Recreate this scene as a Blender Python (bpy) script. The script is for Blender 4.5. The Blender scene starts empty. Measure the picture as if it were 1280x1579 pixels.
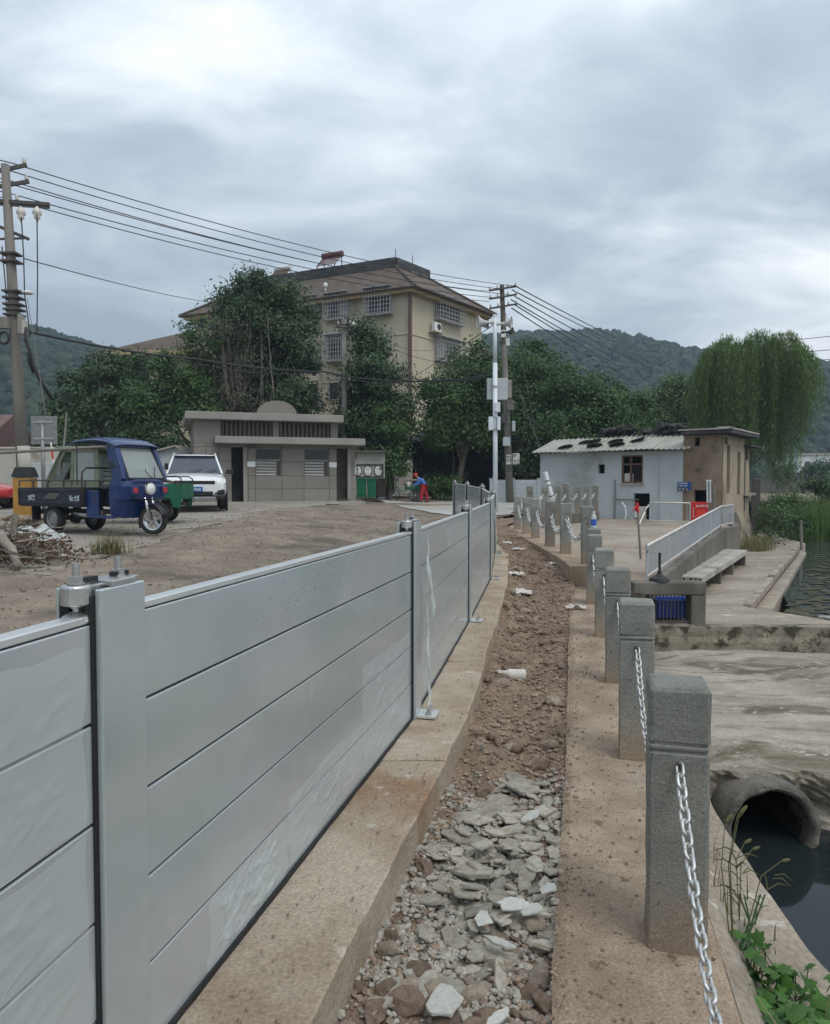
import bpy, bmesh, math, random
import numpy as np
from mathutils import Vector, Matrix, noise
R = math.radians
rng = random.Random(7)
nr = np.random.default_rng(11)
SC = bpy.context.scene
COL = SC.collection

# ------------------------------------------------------------------ camera
CAMZ, F_PX, PITCH = 1.62, 1150.0, math.atan(44.5 / 1150.0)
cam_d = bpy.data.cameras.new('camera'); cam = bpy.data.objects.new('camera', cam_d); COL.objects.link(cam)
cam.location = (0, 0, CAMZ); cam.rotation_euler = (math.pi / 2 - PITCH, 0, 0)
cam_d.sensor_fit = 'HORIZONTAL'; cam_d.sensor_width = 36; cam_d.lens = 36 * F_PX / 1280
cam_d.clip_start = .05; cam_d.clip_end = 6000
SC.camera = cam
# ------------------------------------------------------------------ light
SUN_EL, SUN_AZ = R(58), R(145)
w = bpy.data.worlds.new('World'); SC.world = w; w.use_nodes = True
def build_world():
    nt = w.node_tree; N = nt.nodes; L = nt.links; N.clear()
    out = N.new('ShaderNodeOutputWorld'); bg = N.new('ShaderNodeBackground'); bg.inputs[1].default_value = .1
    sky = N.new('ShaderNodeTexSky'); sky.sky_type = 'NISHITA'; sky.sun_disc = False
    sky.sun_elevation = SUN_EL; sky.sun_rotation = SUN_AZ; sky.air_density = 1.5; sky.dust_density = 2
    tc = N.new('ShaderNodeTexCoord'); sp = N.new('ShaderNodeSeparateXYZ'); L.new(tc.outputs['Generated'], sp.inputs[0])
    def m(op, a, b=None, clamp=False):
        n = N.new('ShaderNodeMath'); n.operation = op; n.use_clamp = clamp
        for i, v in enumerate((a, b)):
            if v is None: continue
            if isinstance(v, (int, float)): n.inputs[i].default_value = v
            else: L.new(v, n.inputs[i])
        return n.outputs[0]
    z = m('MAXIMUM', sp.outputs[2], 0.0)
    den = m('ADD', z, .22)
    cx = m('DIVIDE', sp.outputs[0], den); cy = m('DIVIDE', sp.outputs[1], den)
    cb = N.new('ShaderNodeCombineXYZ'); L.new(cx, cb.inputs[0]); L.new(cy, cb.inputs[1])
    def ns(scale, detail, rough, off, sx=1.0, dist=0.0):
        mp = N.new('ShaderNodeMapping'); mp.inputs['Location'].default_value = off; mp.inputs['Scale'].default_value = (sx, 1, 1)
        L.new(cb.outputs[0], mp.inputs[0]); n = N.new('ShaderNodeTexNoise')
        n.inputs['Scale'].default_value = scale; n.inputs['Detail'].default_value = detail; n.inputs['Roughness'].default_value = rough
        n.inputs['Distortion'].default_value = dist
        L.new(mp.outputs[0], n.inputs['Vector']); return n.outputs[0]
    n1 = ns(1.15, 6, .52, (3.1, .7, 0), .8, .5); n2 = ns(3.4, 6, .55, (7.3, 2.2, 1), .75, .5); n3 = ns(2.0, 5, .5, (4.3, 6.1, 2), .8, .4)
    f = m('ADD', m('MULTIPLY', n1, .62), m('MULTIPLY', n2, .38))
    f = m('ADD', f, m('MULTIPLY', m('POWER', m('MAXIMUM', m('MULTIPLY', m('SUBTRACT', n3, .50), 5.0), 0.0), 1.5), .05))
    # the cloud deck is thinner, so lighter, towards the right and overhead
    f = m('ADD', f, m('MULTIPLY', cx, .06))
    ramp = N.new('ShaderNodeValToRGB'); e = ramp.color_ramp
    e.elements[0].position = .37; e.elements[0].color = (.30, .36, .43, 1)
    e.elements[1].position = .68; e.elements[1].color = (.87, .905, .93, 1)
    k = e.elements.new(.47); k.color = (.41, .475, .545, 1)
    k = e.elements.new(.53); k.color = (.515, .58, .64, 1)
    k = e.elements.new(.60); k.color = (.665, .72, .77, 1)
    L.new(f, ramp.inputs[0])
    vm = N.new('ShaderNodeVectorMath'); vm.operation = 'SCALE'; L.new(ramp.outputs[0], vm.inputs[0])
    # overcast deck: brighter overhead than near the horizon
    L.new(m('ADD', m('MULTIPLY', m('POWER', z, 1.2), 6.0), 9.6), vm.inputs['Scale'])
    mx = N.new('ShaderNodeMix'); mx.data_type = 'RGBA'; mx.inputs[0].default_value = .93
    L.new(sky.outputs[0], mx.inputs[6]); L.new(vm.outputs[0], mx.inputs[7])
    L.new(mx.outputs[2], bg.inputs[0]); L.new(bg.outputs[0], out.inputs[0])
build_world()
sun_d = bpy.data.lights.new('sun', 'SUN'); sun_d.energy = 1.25; sun_d.angle = R(25); sun_d.color = (1, .96, .9)
sun = bpy.data.objects.new('sun', sun_d); COL.objects.link(sun)
sun.rotation_euler = (R(32), 0, R(35))
SC.view_settings.view_transform = 'Standard'; SC.view_settings.look = 'None'
SC.view_settings.exposure = .32; SC.view_settings.gamma = 1; SC.view_settings.use_curve_mapping = False
SC.render.engine = 'CYCLES'; SC.cycles.max_bounces = 6; SC.cycles.diffuse_bounces = 3; SC.cycles.glossy_bounces = 3
SC.cycles.transparent_max_bounces = 12; SC.cycles.volume_bounces = 0; SC.cycles.use_denoising = True

# ------------------------------------------------------------------ photo rays -> places in the world
_cp, _sp = math.cos(PITCH), math.sin(PITCH)
def ray(px, py):
    u = (px - 640) / F_PX; v = (789.5 - py) / F_PX
    return Vector((u, _cp + v * _sp, -_sp + v * _cp))
def P(px, py, Y):
    d = ray(px, py); return Vector((0, 0, CAMZ)) + d * (Y / d.y)
def G(px, py, z):
    d = ray(px, py); return Vector((0, 0, CAMZ)) + d * ((z - CAMZ) / d.z)
def itp(x, pts):
    return float(np.interp(x, [p[0] for p in pts], [p[1] for p in pts]))
def sstep(a, b, x):
    t = min(1, max(0, (x - a) / (b - a))); return t * t * (3 - 2 * t)

# ------------------------------------------------------------------ objects
def tag(o, label=None, cat=None, group=None, kind=None):
    if label: o['label'] = label
    if cat: o['category'] = cat
    if group: o['group'] = group
    if kind: o['kind'] = kind
    return o
def thing(name, label, cat, loc=(0, 0, 0), rz=0.0, group=None):
    o = bpy.data.objects.new(name, None); COL.objects.link(o); o.empty_display_size = .2
    o.location = loc; o.rotation_euler = (0, 0, rz)
    return tag(o, label, cat, group)
def rootmat(o):
    while o.parent: o = o.parent
    return Matrix.Translation(o.location) @ Matrix.Rotation(o.rotation_euler.z, 4, 'Z')
def copy_tree(o, parent=None):
    c = o.copy(); COL.objects.link(c)
    if parent: c.parent = parent
    for ch in list(o.children): copy_tree(ch, c)
    return c

class MB:
    def __init__(s): s.v = []; s.f = []
    def add(s, vs, fs):
        b = len(s.v); s.v.extend([tuple(x) for x in vs]); s.f.extend([tuple(i + b for i in f) for f in fs]); return s
    def box(s, c, d, rz=0.0, M=None):
        x, y, z = d[0] / 2, d[1] / 2, d[2] / 2
        vs = [Vector((i * x, j * y, k * z)) for k in (-1, 1) for j in (-1, 1) for i in (-1, 1)]
        m = Matrix.Translation(Vector(c)) @ (M if M is not None else Matrix.Rotation(rz, 4, 'Z'))
        return s.add([m @ v for v in vs], [(0, 2, 3, 1), (4, 5, 7, 6), (0, 1, 5, 4), (2, 6, 7, 3), (0, 4, 6, 2), (1, 3, 7, 5)])
    def bar(s, a, b, wd, ht, up=(0, 0, 1)):          # box from a to b
        a = Vector(a); b = Vector(b); t = (b - a); l = t.length
        if l < 1e-6: return s
        t /= l; u = Vector(up); n = t.cross(u)
        if n.length < 1e-4: n = t.cross(Vector((1, 0, 0)))
        n.normalize(); u = n.cross(t)
        vs = []
        for q in (a, b):
            for i, j in ((-1, -1), (1, -1), (1, 1), (-1, 1)): vs.append(q + n * (i * wd / 2) + u * (j * ht / 2))
        return s.add(vs, [(3, 2, 1, 0), (4, 5, 6, 7), (0, 1, 5, 4), (1, 2, 6, 5), (2, 3, 7, 6), (3, 0, 4, 7)])
    def tube(s, pts, r, n=8, cap=True, closed=False):
        pts = [Vector(p) for p in pts]; m = len(pts); rr = r if isinstance(r, (list, tuple)) else [r] * m
        prev = None; vs = []
        for i, p in enumerate(pts):
            if closed: t = pts[(i + 1) % m] - pts[i - 1]
            else: t = pts[min(i + 1, m - 1)] - pts[max(i - 1, 0)]
            t.normalize()
            if prev is None:
                a = Vector((0, 0, 1)) if abs(t.z) < .9 else Vector((1, 0, 0)); n1 = t.cross(a).normalized()
            else:
                n1 = (prev - t * prev.dot(t)).normalized()
            prev = n1; n2 = t.cross(n1)
            for k in range(n):
                a = 2 * math.pi * k / n; vs.append(p + (n1 * math.cos(a) + n2 * math.sin(a)) * rr[i])
        fs = []
        for i in range(m if closed else m - 1):
            j = (i + 1) % m
            for k in range(n): fs.append((i * n + k, i * n + (k + 1) % n, j * n + (k + 1) % n, j * n + k))
        if cap and not closed: fs += [tuple(range(n - 1, -1, -1)), tuple(range((m - 1) * n, m * n))]
        return s.add(vs, fs)
    def lathe(s, prof, c=(0, 0, 0), n=16, axis='Z', M=None, cap=True):      # prof: (r, h)
        vs = []
        for r, h in prof:
            for k in range(n):
                a = 2 * math.pi * k / n; p = Vector((r * math.cos(a), r * math.sin(a), h))
                if axis == 'X': p = Vector((p.z, p.x, p.y))
                if axis == 'Y': p = Vector((p.x, p.z, p.y))
                if M is not None: p = M @ p
                vs.append(p + Vector(c))
        fs = []; m = len(prof)
        for i in range(m - 1):
            for k in range(n): fs.append((i * n + k, i * n + (k + 1) % n, (i + 1) * n + (k + 1) % n, (i + 1) * n + k))
        if cap: fs += [tuple(range(n - 1, -1, -1)), tuple(range((m - 1) * n, m * n))]
        return s.add(vs, fs)
    def prism(s, out, z0, z1):                        # outline in xy, z0/z1 number or function(x, y)
        n = len(out); f0 = z0 if callable(z0) else (lambda x, y: z0); f1 = z1 if callable(z1) else (lambda x, y: z1)
        vs = [(x, y, f0(x, y)) for x, y in out] + [(x, y, f1(x, y)) for x, y in out]
        fs = [tuple(range(n - 1, -1, -1)), tuple(range(n, 2 * n))] + [(i, (i + 1) % n, n + (i + 1) % n, n + i) for i in range(n)]
        return s.add(vs, fs)
    def ext(s, prof, a, b):                           # profile polygon of 3D points a swept to offset b
        n = len(prof); b = Vector(b); vs = [Vector(p) for p in prof] + [Vector(p) + b for p in prof]
        return s.add(vs, [tuple(range(n - 1, -1, -1)), tuple(range(n, 2 * n))] + [(i, (i + 1) % n, n + (i + 1) % n, n + i) for i in range(n)])
    def quad(s, a, b, c, d): return s.add([a, b, c, d], [(0, 1, 2, 3)])
    def grid(s, fn, nu, nv):
        vs = [fn(i / nu, j / nv) for j in range(nv + 1) for i in range(nu + 1)]; q = nu + 1
        return s.add(vs, [(j * q + i, j * q + i + 1, (j + 1) * q + i + 1, (j + 1) * q + i) for j in range(nv) for i in range(nu)])
    def mesh(s, name, smooth=False):
        me = bpy.data.meshes.new(name); me.from_pydata(s.v, [], s.f)
        if smooth: me.polygons.foreach_set('use_smooth', [True] * len(me.polygons))
        me.update(); return me
    def build(s, name, m, parent=None, smooth=False, world=False, bevel=0, solid=0, sub=0, kind=None, label=None, cat=None, group=None, fix=True):
        if world and parent is not None:
            im = rootmat(parent).inverted(); s.v = [tuple(im @ Vector(v)) for v in s.v]
        me = s.mesh(name, smooth)
        if fix:
            bm = bmesh.new(); bm.from_mesh(me); bmesh.ops.recalc_face_normals(bm, faces=bm.faces); bm.to_mesh(me); bm.free()
        me.materials.append(m)
        o = bpy.data.objects.new(name, me); COL.objects.link(o)
        if parent is not None: o.parent = parent
        if solid:
            q = o.modifiers.new('solid', 'SOLIDIFY'); q.thickness = solid; q.offset = 0
        if bevel:
            q = o.modifiers.new('bevel', 'BEVEL'); q.width = bevel; q.segments = 2; q.limit_method = 'ANGLE'; q.angle_limit = R(40)
        if sub:
            q = o.modifiers.new('sub', 'SUBSURF'); q.levels = sub; q.render_levels = sub
        tag(o, label, cat, group, kind); return o
def obj(name, me, parent=None, loc=(0, 0, 0), rot=(0, 0, 0), scale=(1, 1, 1), **kw):
    o = bpy.data.objects.new(name, me); COL.objects.link(o); o.location = loc; o.rotation_euler = rot; o.scale = scale
    if parent is not None: o.parent = parent
    return tag(o, **kw)

def leaf_mesh(name, pos, nrm, size, m, aspect=.5, tint=None, axis=None):
    """one small folded-free diamond per leaf; pos, nrm arrays (n,3), size (n,)"""
    n = len(pos)
    nrm = nrm / (np.linalg.norm(nrm, axis=1, keepdims=True) + 1e-9)
    if axis is None: axis = nr.normal(size=(n, 3))
    a = axis - nrm * np.sum(axis * nrm, axis=1, keepdims=True); a /= (np.linalg.norm(a, axis=1, keepdims=True) + 1e-9)
    b = np.cross(nrm, a); s = size[:, None]
    v = np.empty((n, 4, 3)); v[:, 0] = pos - a * s * .5; v[:, 1] = pos + b * s * aspect * .5 + a * s * .05
    v[:, 2] = pos + a * s * .5; v[:, 3] = pos - b * s * aspect * .5 + a * s * .05
    me = bpy.data.meshes.new(name); me.vertices.add(4 * n); me.vertices.foreach_set('co', v.reshape(-1))
    me.loops.add(4 * n); me.loops.foreach_set('vertex_index', np.arange(4 * n, dtype=np.int32))
    me.polygons.add(n); me.polygons.foreach_set('loop_start', np.arange(0, 4 * n, 4, dtype=np.int32))
    try: me.polygons.foreach_set('loop_total', np.full(n, 4, dtype=np.int32))
    except Exception: pass
    me.update(calc_edges=True)
    if tint is None: tint = nr.random(n)
    at = me.attributes.new('tint', 'FLOAT', 'FACE'); at.data.foreach_set('value', tint.astype(np.float32))
    me.materials.append(m); return me

# ------------------------------------------------------------------ materials
def lin(h):
    h = h.lstrip('#'); c = [int(h[i:i + 2], 16) / 255 for i in (0, 2, 4)]
    return tuple(x / 12.92 if x <= .04045 else ((x + .055) / 1.055) ** 2.4 for x in c)
def mat(name, c1, c2=None, scale=3.0, rough=.8, metal=0.0, spec=.4, bump=0.0, bscale=30.0, c3=None, s3=None, t3=(.55, .7),
        fine=.0, fscale=60.0, stretch=(1, 1, 1), detail=6, c5=None, c4=None, s4=None, t4=(.6, .66), dist=0.0, rvar=0.0, coat=0.0, rand=True, obr=0.0, stretch3=None):
    m = bpy.data.materials.new(name); m.use_nodes = True; nt = m.node_tree; N = nt.nodes; L = nt.links
    b = N['Principled BSDF']; b.inputs['Roughness'].default_value = rough; b.inputs['Metallic'].default_value = metal
    b.inputs['Specular IOR Level'].default_value = spec; b.inputs['Coat Weight'].default_value = coat
    c2 = c2 or c1
    tc = N.new('ShaderNodeTexCoord'); vec = tc.outputs['Object']
    oi = N.new('ShaderNodeObjectInfo')
    if rand:
        sc = N.new('ShaderNodeMath'); sc.operation = 'MULTIPLY'; sc.inputs[1].default_value = 37.0; L.new(oi.outputs['Random'], sc.inputs[0])
        va = N.new('ShaderNodeVectorMath'); va.operation = 'ADD'; L.new(vec, va.inputs[0]); L.new(sc.outputs[0], va.inputs[1]); vec = va.outputs[0]
    def noi(s, st=(1, 1, 1), d=detail, ro=.6, off=0.0, ds=dist):
        mp = N.new('ShaderNodeMapping'); mp.inputs['Scale'].default_value = st; mp.inputs['Location'].default_value = (off, off * 1.7, off * .3)
        L.new(vec, mp.inputs[0]); n = N.new('ShaderNodeTexNoise'); n.inputs['Scale'].default_value = s
        n.inputs['Detail'].default_value = d; n.inputs['Roughness'].default_value = ro; n.inputs['Distortion'].default_value = ds
        L.new(mp.outputs[0], n.inputs['Vector']); return n.outputs[0]
    def mix(fac, a, bcol):
        x = N.new('ShaderNodeMix'); x.data_type = 'RGBA'
        L.new(fac, x.inputs[0])
        for s, v in ((6, a), (7, bcol)):
            if isinstance(v, tuple): x.inputs[s].default_value = (*v[:3], 1)
            else: L.new(v, x.inputs[s])
        return x.outputs[2]
    def step(v, lo, hi):
        r = N.new('ShaderNodeMapRange'); r.inputs[1].default_value = lo; r.inputs[2].default_value = hi; r.interpolation_type = 'SMOOTHSTEP'
        L.new(v, r.inputs[0]); return r.outputs[0]
    n1 = noi(scale, stretch); col = mix(step(n1, .33, .67), c1, c2)
    if c3: col = mix(step(noi(s3 or scale * .4, stretch3 or stretch, off=5.2, d=8, ro=.65), *t3), col, c3)
    if c4: col = mix(step(noi(s4 or scale * 4, stretch, off=9.1, d=4), *t4), col, c4)
    if c5:                                                                  # soil splashed and rubbed on the foot
        sx = N.new('ShaderNodeSeparateXYZ'); L.new(tc.outputs['Object'], sx.inputs[0]); ad = N.new('ShaderNodeMath'); ad.operation = 'MULTIPLY_ADD'; ad.inputs[1].default_value = -.34
        L.new(noi(7, off=3.3, d=5), ad.inputs[0]); L.new(sx.outputs[2], ad.inputs[2]); r5 = N.new('ShaderNodeMapRange'); r5.inputs[1].default_value = -.14; r5.inputs[2].default_value = .14; r5.inputs[3].default_value = .85; r5.inputs[4].default_value = 0
        L.new(ad.outputs[0], r5.inputs[0]); col = mix(r5.outputs[0], col, c5)
    if fine:
        nf = noi(fscale, off=2.2, d=3); r = N.new('ShaderNodeMapRange'); r.inputs[1].default_value = .3; r.inputs[2].default_value = .7
        r.inputs[3].default_value = 1 - fine; r.inputs[4].default_value = 1 + fine; L.new(nf, r.inputs[0])
        x = N.new('ShaderNodeVectorMath'); x.operation = 'SCALE'; L.new(col, x.inputs[0]); L.new(r.outputs[0], x.inputs['Scale']); col = x.outputs[0]
    if obr:
        r = N.new('ShaderNodeMapRange'); r.inputs[3].default_value = 1 - obr; r.inputs[4].default_value = 1 + obr; L.new(oi.outputs['Random'], r.inputs[0])
        x = N.new('ShaderNodeVectorMath'); x.operation = 'SCALE'; L.new(col, x.inputs[0]); L.new(r.outputs[0], x.inputs['Scale']); col = x.outputs[0]
    L.new(col, b.inputs['Base Color'])
    if rvar:
        r = N.new('ShaderNodeMapRange'); r.inputs[3].default_value = rough - rvar; r.inputs[4].default_value = rough + rvar; L.new(n1, r.inputs[0]); L.new(r.outputs[0], b.inputs['Roughness'])
    if bump:
        bp = N.new('ShaderNodeBump'); bp.inputs['Strength'].default_value = min(1, bump); bp.inputs['Distance'].default_value = .02 if bump <= 1 else .02 * bump
        L.new(noi(bscale, stretch, off=1.1, d=7, ro=.7), bp.inputs['Height']); L.new(bp.outputs[0], b.inputs['Normal'])
    return m
def leafmat(name, dark, light, rough=.55, trans=.3, bright=None):
    m = bpy.data.materials.new(name); m.use_nodes = True; nt = m.node_tree; N = nt.nodes; L = nt.links
    b = N['Principled BSDF']; b.inputs['Roughness'].default_value = rough; b.inputs['Specular IOR Level'].default_value = .35
    at = N.new('ShaderNodeAttribute'); at.attribute_name = 'tint'
    r = N.new('ShaderNodeValToRGB'); r.color_ramp.elements[0].color = (*dark, 1); r.color_ramp.elements[1].color = (*light, 1)
    if bright: k = r.color_ramp.elements.new(.93); k.color = (*light, 1); r.color_ramp.elements[2].color = (*bright, 1)
    L.new(at.outputs['Fac'], r.inputs[0]); L.new(r.outputs[0], b.inputs['Base Color'])
    t = N.new('ShaderNodeBsdfTranslucent'); L.new(r.outputs[0], t.inputs[0])
    mx = N.new('ShaderNodeMixShader'); mx.inputs[0].default_value = trans
    L.new(b.outputs[0], mx.inputs[1]); L.new(t.outputs[0], mx.inputs[2]); L.new(mx.outputs[0], N['Material Output'].inputs[0])
    return m
def glassmat(name, tintc=(.8, .85, .85), alpha=.35, rough=.05, tr=(.85, .9, .9)):
    m = bpy.data.materials.new(name); m.use_nodes = True; nt = m.node_tree; N = nt.nodes; L = nt.links
    b = N['Principled BSDF']; b.inputs['Base Color'].default_value = (*tintc, 1); b.inputs['Roughness'].default_value = rough
    b.inputs['Specular IOR Level'].default_value = .8
    t = N.new('ShaderNodeBsdfTransparent'); t.inputs[0].default_value = (*tr, 1)
    mx = N.new('ShaderNodeMixShader'); mx.inputs[0].default_value = alpha
    L.new(t.outputs[0], mx.inputs[1]); L.new(b.outputs[0], mx.inputs[2]); L.new(mx.outputs[0], N['Material Output'].inputs[0]); return m
M = {}
M['dirt'] = mat('dirt', (.175, .142, .112), (.265, .22, .172), 1.3, .95, bump=1.6, bscale=14, c3=(.115, .098, .08), s3=.45, t3=(.5, .64), c4=(.35, .32, .28), s4=22, t4=(.66, .72), fine=.35, fscale=45, spec=.2, rand=False)
M['soil'] = mat('soil', (.165, .12, .088), (.27, .2, .15), 4, .95, bump=1, bscale=28, c3=(.12, .085, .062), s3=2.2, c4=(.36, .29, .23), s4=30, t4=(.64, .7), fine=.35, fscale=70, spec=.15, rand=False)
M['pad'] = mat('worn_concrete', (.215, .195, .165), (.285, .26, .22), .9, .9, bump=.3, bscale=25, c3=(.22, .19, .15), s3=.6, fine=.15, fscale=30, rand=False)
M['road'] = mat('road_concrete', (.33, .32, .29), (.40, .39, .36), .6, .9, bump=.3, bscale=20, c3=(.26, .23, .19), s3=.5, fine=.12, rand=False)
M['walk'] = mat('sandy_walkway', (.265, .20, .145), (.385, .305, .225), 2.6, .93, bump=.8, bscale=45, c3=(.33, .29, .24), s3=1.2, c4=(.17, .12, .085), s4=9, t4=(.6, .72), fine=.3, fscale=110, spec=.2, rand=False)
M['plinth'] = mat('rough_concrete', (.30, .24, .175), (.42, .36, .285), 2.4, .92, bump=.8, bscale=38, c3=(.27, .175, .11), s3=1.5, t3=(.52, .7), c4=(.5, .46, .40), s4=7, t4=(.64, .74), fine=.25, fscale=80, spec=.25, rand=False)
M['plinth_side'] = M['plinth']
M['granite'] = mat('grey_stone', (.175, .18, .162), (.235, .235, .212), 3.5, .8, bump=.5, bscale=60, c3=(.28, .245, .20), s3=1.3, c4=(.06, .062, .055), s4=26, t4=(.66, .70), fine=.3, fscale=150, obr=.16, c5=(.27, .20, .14))
M['conc'] = mat('concrete', (.29, .27, .24), (.40, .375, .335), 1.8, .9, bump=.5, bscale=30, c3=(.20, .18, .15), s3=1.0, fine=.2, fscale=60)
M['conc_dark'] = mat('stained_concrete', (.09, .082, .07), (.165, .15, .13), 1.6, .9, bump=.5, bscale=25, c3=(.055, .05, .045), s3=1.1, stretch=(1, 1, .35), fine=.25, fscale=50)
M['terrace'] = mat('terrace_concrete', (.215, .18, .14), (.32, .275, .22), 1.0, .9, bump=.5, bscale=22, c3=(.17, .145, .115), s3=.5, c4=(.45, .41, .35), s4=6, fine=.25, fscale=40, stretch=(.5, 1.6, 1), rand=False)
M['ledge'] = mat('mud_streaked_concrete', (.235, .205, .165), (.35, .315, .265), 1.0, .88, bump=.5, bscale=20, c3=(.10, .085, .055), s3=.9, t3=(.47, .64), c4=(.36, .335, .29), s4=6, fine=.35, fscale=60, stretch=(.6, 1.4, 1), dist=.9, rand=False)
M['moss'] = mat('mossy_wall', (.16, .145, .11), (.27, .245, .19), 2.5, .95, bump=.8, bscale=25, c3=(.05, .045, .025), s3=3.5, t3=(.48, .6), fine=.3, rand=False)
M['alu'] = mat('coated_aluminium', (.485, .555, .555), (.535, .565, .60), 1.6, .20, metal=.5, spec=.5, bump=.09, bscale=3, fine=.03, fscale=5, rvar=.09, c3=(.58, .61, .615), s3=2.6, t3=(.56, .72), c4=(.48, .50, .49), s4=34, t4=(.70, .74))
M['alu_light'] = mat('bare_aluminium', (.62, .64, .65), (.68, .70, .70), 4, .35, metal=.6, bump=.06, bscale=30)
M['alu_far'] = M['alu']
M['steel'] = mat('steel', (.42, .42, .42), (.55, .55, .54), 20, .35, metal=.9, bump=.1, bscale=80)
M['galv'] = mat('galvanised_chain', (.46, .47, .46), (.62, .63, .62), 30, .42, metal=.7, bump=.15, bscale=120, c3=(.36, .34, .31), s3=18)
M['rubber'] = mat('black_rubber', (.012, .013, .015), (.02, .02, .022), 10, .6)
M['tyre'] = mat('tyre', (.018, .018, .018), (.035, .033, .03), 12, .85, bump=.3, bscale=80)
M['film'] = glassmat('plastic_film', (.68, .71, .71), .34, .3)
M['film_white'] = glassmat('cloudy_film', (.68, .72, .71), .5, .25)
M['black'] = mat('black_paint', (.015, .015, .016), None, 5, .5)
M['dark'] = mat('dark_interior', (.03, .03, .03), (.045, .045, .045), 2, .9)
M['white'] = mat('white_paint', (.62, .64, .65), (.70, .72, .72), 3, .5, c3=(.52, .53, .52), s3=1.2, fine=.04)
M['mast'] = mat('white_mast', (.58, .63, .67), (.64, .69, .73), 2, .45, fine=.04)
M['bark'] = mat('bark', (.09, .075, .06), (.15, .13, .105), 6, .95, bump=.8, bscale=30, stretch=(1, 1, .25))
M['bark_pale'] = mat('pale_bark', (.2, .17, .14), (.28, .24, .2), 6, .95, bump=.8, bscale=30, stretch=(1, 1, .25))
M['pole'] = mat('weathered_concrete_pole', (.145, .135, .12), (.21, .195, .175), 2, .9, bump=.3, bscale=30, c3=(.15, .13, .11), s3=2, stretch=(1, 1, .2), fine=.1)
M['wire'] = mat('wire', (.02, .02, .022), None, 4, .6)
M['iron'] = mat('dark_iron', (.05, .048, .046), (.08, .07, .065), 12, .7, c3=(.11, .06, .04), s3=8)
M['porcelain'] = mat('porcelain', (.55, .52, .48), None, 4, .25)
# ================================================================== THE SETTING
FENCE = [(-1.31, -1.1), (-.711, 1.76), (0.0, 4.66), (.575, 7.87), (1.15, 11.34), (1.58, 14.76), (1.64, 17.9), (1.50, 21.0), (1.32, 24.2)]
def fx(Y): return itp(Y, [(y, x) for x, y in [(-2.4, -6)] + FENCE])
def pz(Y): return itp(Y, [(-6, .154), (11.3, .154), (14.8, .23), (17.9, .33), (21, .40), (24.2, .45)])     # plinth top
def edgez(Y): return itp(Y, [(-6, .15), (11, .15), (14.5, .24), (18, .32), (24, .45), (38, .63), (62, .75)])
def xmax(Y): return itp(Y, [(-6, fx(-6) - .16), (0, fx(0) - .16), (11, fx(11) - .16), (22, fx(22) - .1), (24.4, 1.5), (25.5, 2.85), (30, 4.7), (33, 8), (45, 22), (62, 34)])
def lotz(x, Y):
    e = edgez(Y); d = max(0, fx(min(Y, 24)) - x)
    return e + (min(.92, .25 + .02 * Y) - e) * sstep(.2, 6.5, d)
def GL(px, py):
    lo, hi = 1.0, 80.0
    for _ in range(40):
        m = (lo + hi) / 2; p = P(px, py, m)
        if p.z > lotz(p.x, m): lo = m
        else: hi = m
    p = P(px, py, lo); return Vector((p.x, p.y, lotz(p.x, p.y)))

# terrain sheet to the horizon, with the pond's bed cut into it
mb = MB()
mb.grid(lambda u, v: (-1500 + 1480 * u, -120 + 2120 * v, -.02 if u < .999 else -.6), 40, 40)
mb.grid(lambda u, v: (-20 + 1520 * u, 62 + 1938 * v, .12), 30, 30)
mb.grid(lambda u, v: (-20 + 1520 * u, 56 + 6 * v, -1.5 + 1.62 * v), 4, 3)
mb.grid(lambda u, v: (-20 + 1520 * u, -120 + 176 * v, -2.2), 10, 10)
M['field'] = mat('grassy_field', (.07, .09, .035), (.12, .135, .05), .15, .95, bump=.3, bscale=3, fine=.2, fscale=4, rand=False)
mb.build('terrain', M['field'], kind='structure')

# packed dirt lot
pad = [GL(*p).xy for p in ((70, 886), (120, 868), (190, 848), (262, 826), (330, 806), (430, 786), (520, 776), (556, 771.5))]
pad += [Vector((-3.0, 41)), Vector((-16, 44)), Vector((-40, 40)), Vector((-40, 14)), Vector((-16, 13.4))]
def rut(x, y):                                                               # shallow wheel ruts sweeping across the lot
    if not 5 < y < 27: return 0
    c = 1.0 - .020 * (27 - y) ** 2 - 1.2; d = x - c + .12 * noise.noise(Vector((0, y * .4, 2))); k = 0
    for o in (-1.5, 0, -3.4, -4.9): k += .028 * math.exp(-((d - o) / .17) ** 2) - .012 * math.exp(-((d - o - .33) / .12) ** 2)
    return k
def inpad(x, y):
    ins = False; n = len(pad); dm = 9
    for i in range(n):
        a, b = pad[i], pad[(i + 1) % n]
        if (a.y > y) != (b.y > y) and x < (b.x - a.x) * (y - a.y) / (b.y - a.y) + a.x: ins = not ins
        d = b - a; t = max(0, min(1, ((x - a.x) * d.x + (y - a.y) * d.y) / d.length_squared)); dm = min(dm, math.hypot(x - a.x - d.x * t, y - a.y - d.y * t))
    return ins and dm > .55
def nz(x, y, s, a, o=3): return a * noise.fractal(Vector((x * s, y * s, 3.3)), 1.0, 2.0, o)
ys = []
y = -6.0
while y < 62: ys.append(y); y += max(.06, .011 * max(y, 0) + .045)
ys.append(62)
us = [0, .02, .05, .1, .18, .26, .34] + [.4 + .6 * i / 90 for i in range(91)]
vs = []
for y in ys:
    xr = xmax(y)
    for u in us:
        x = xr - 12 * (1 - u) - 78 * max(0, 1 - u / .42) ** 1.8
        d = abs(x) + y
        vs.append((x, y, lotz(x, y) + nz(x, y, 1.6, .016) + nz(x, y, 7, .014) - .02 - (.05 if inpad(x, y) else 0) - rut(x, y)))
q = len(us)
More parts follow.
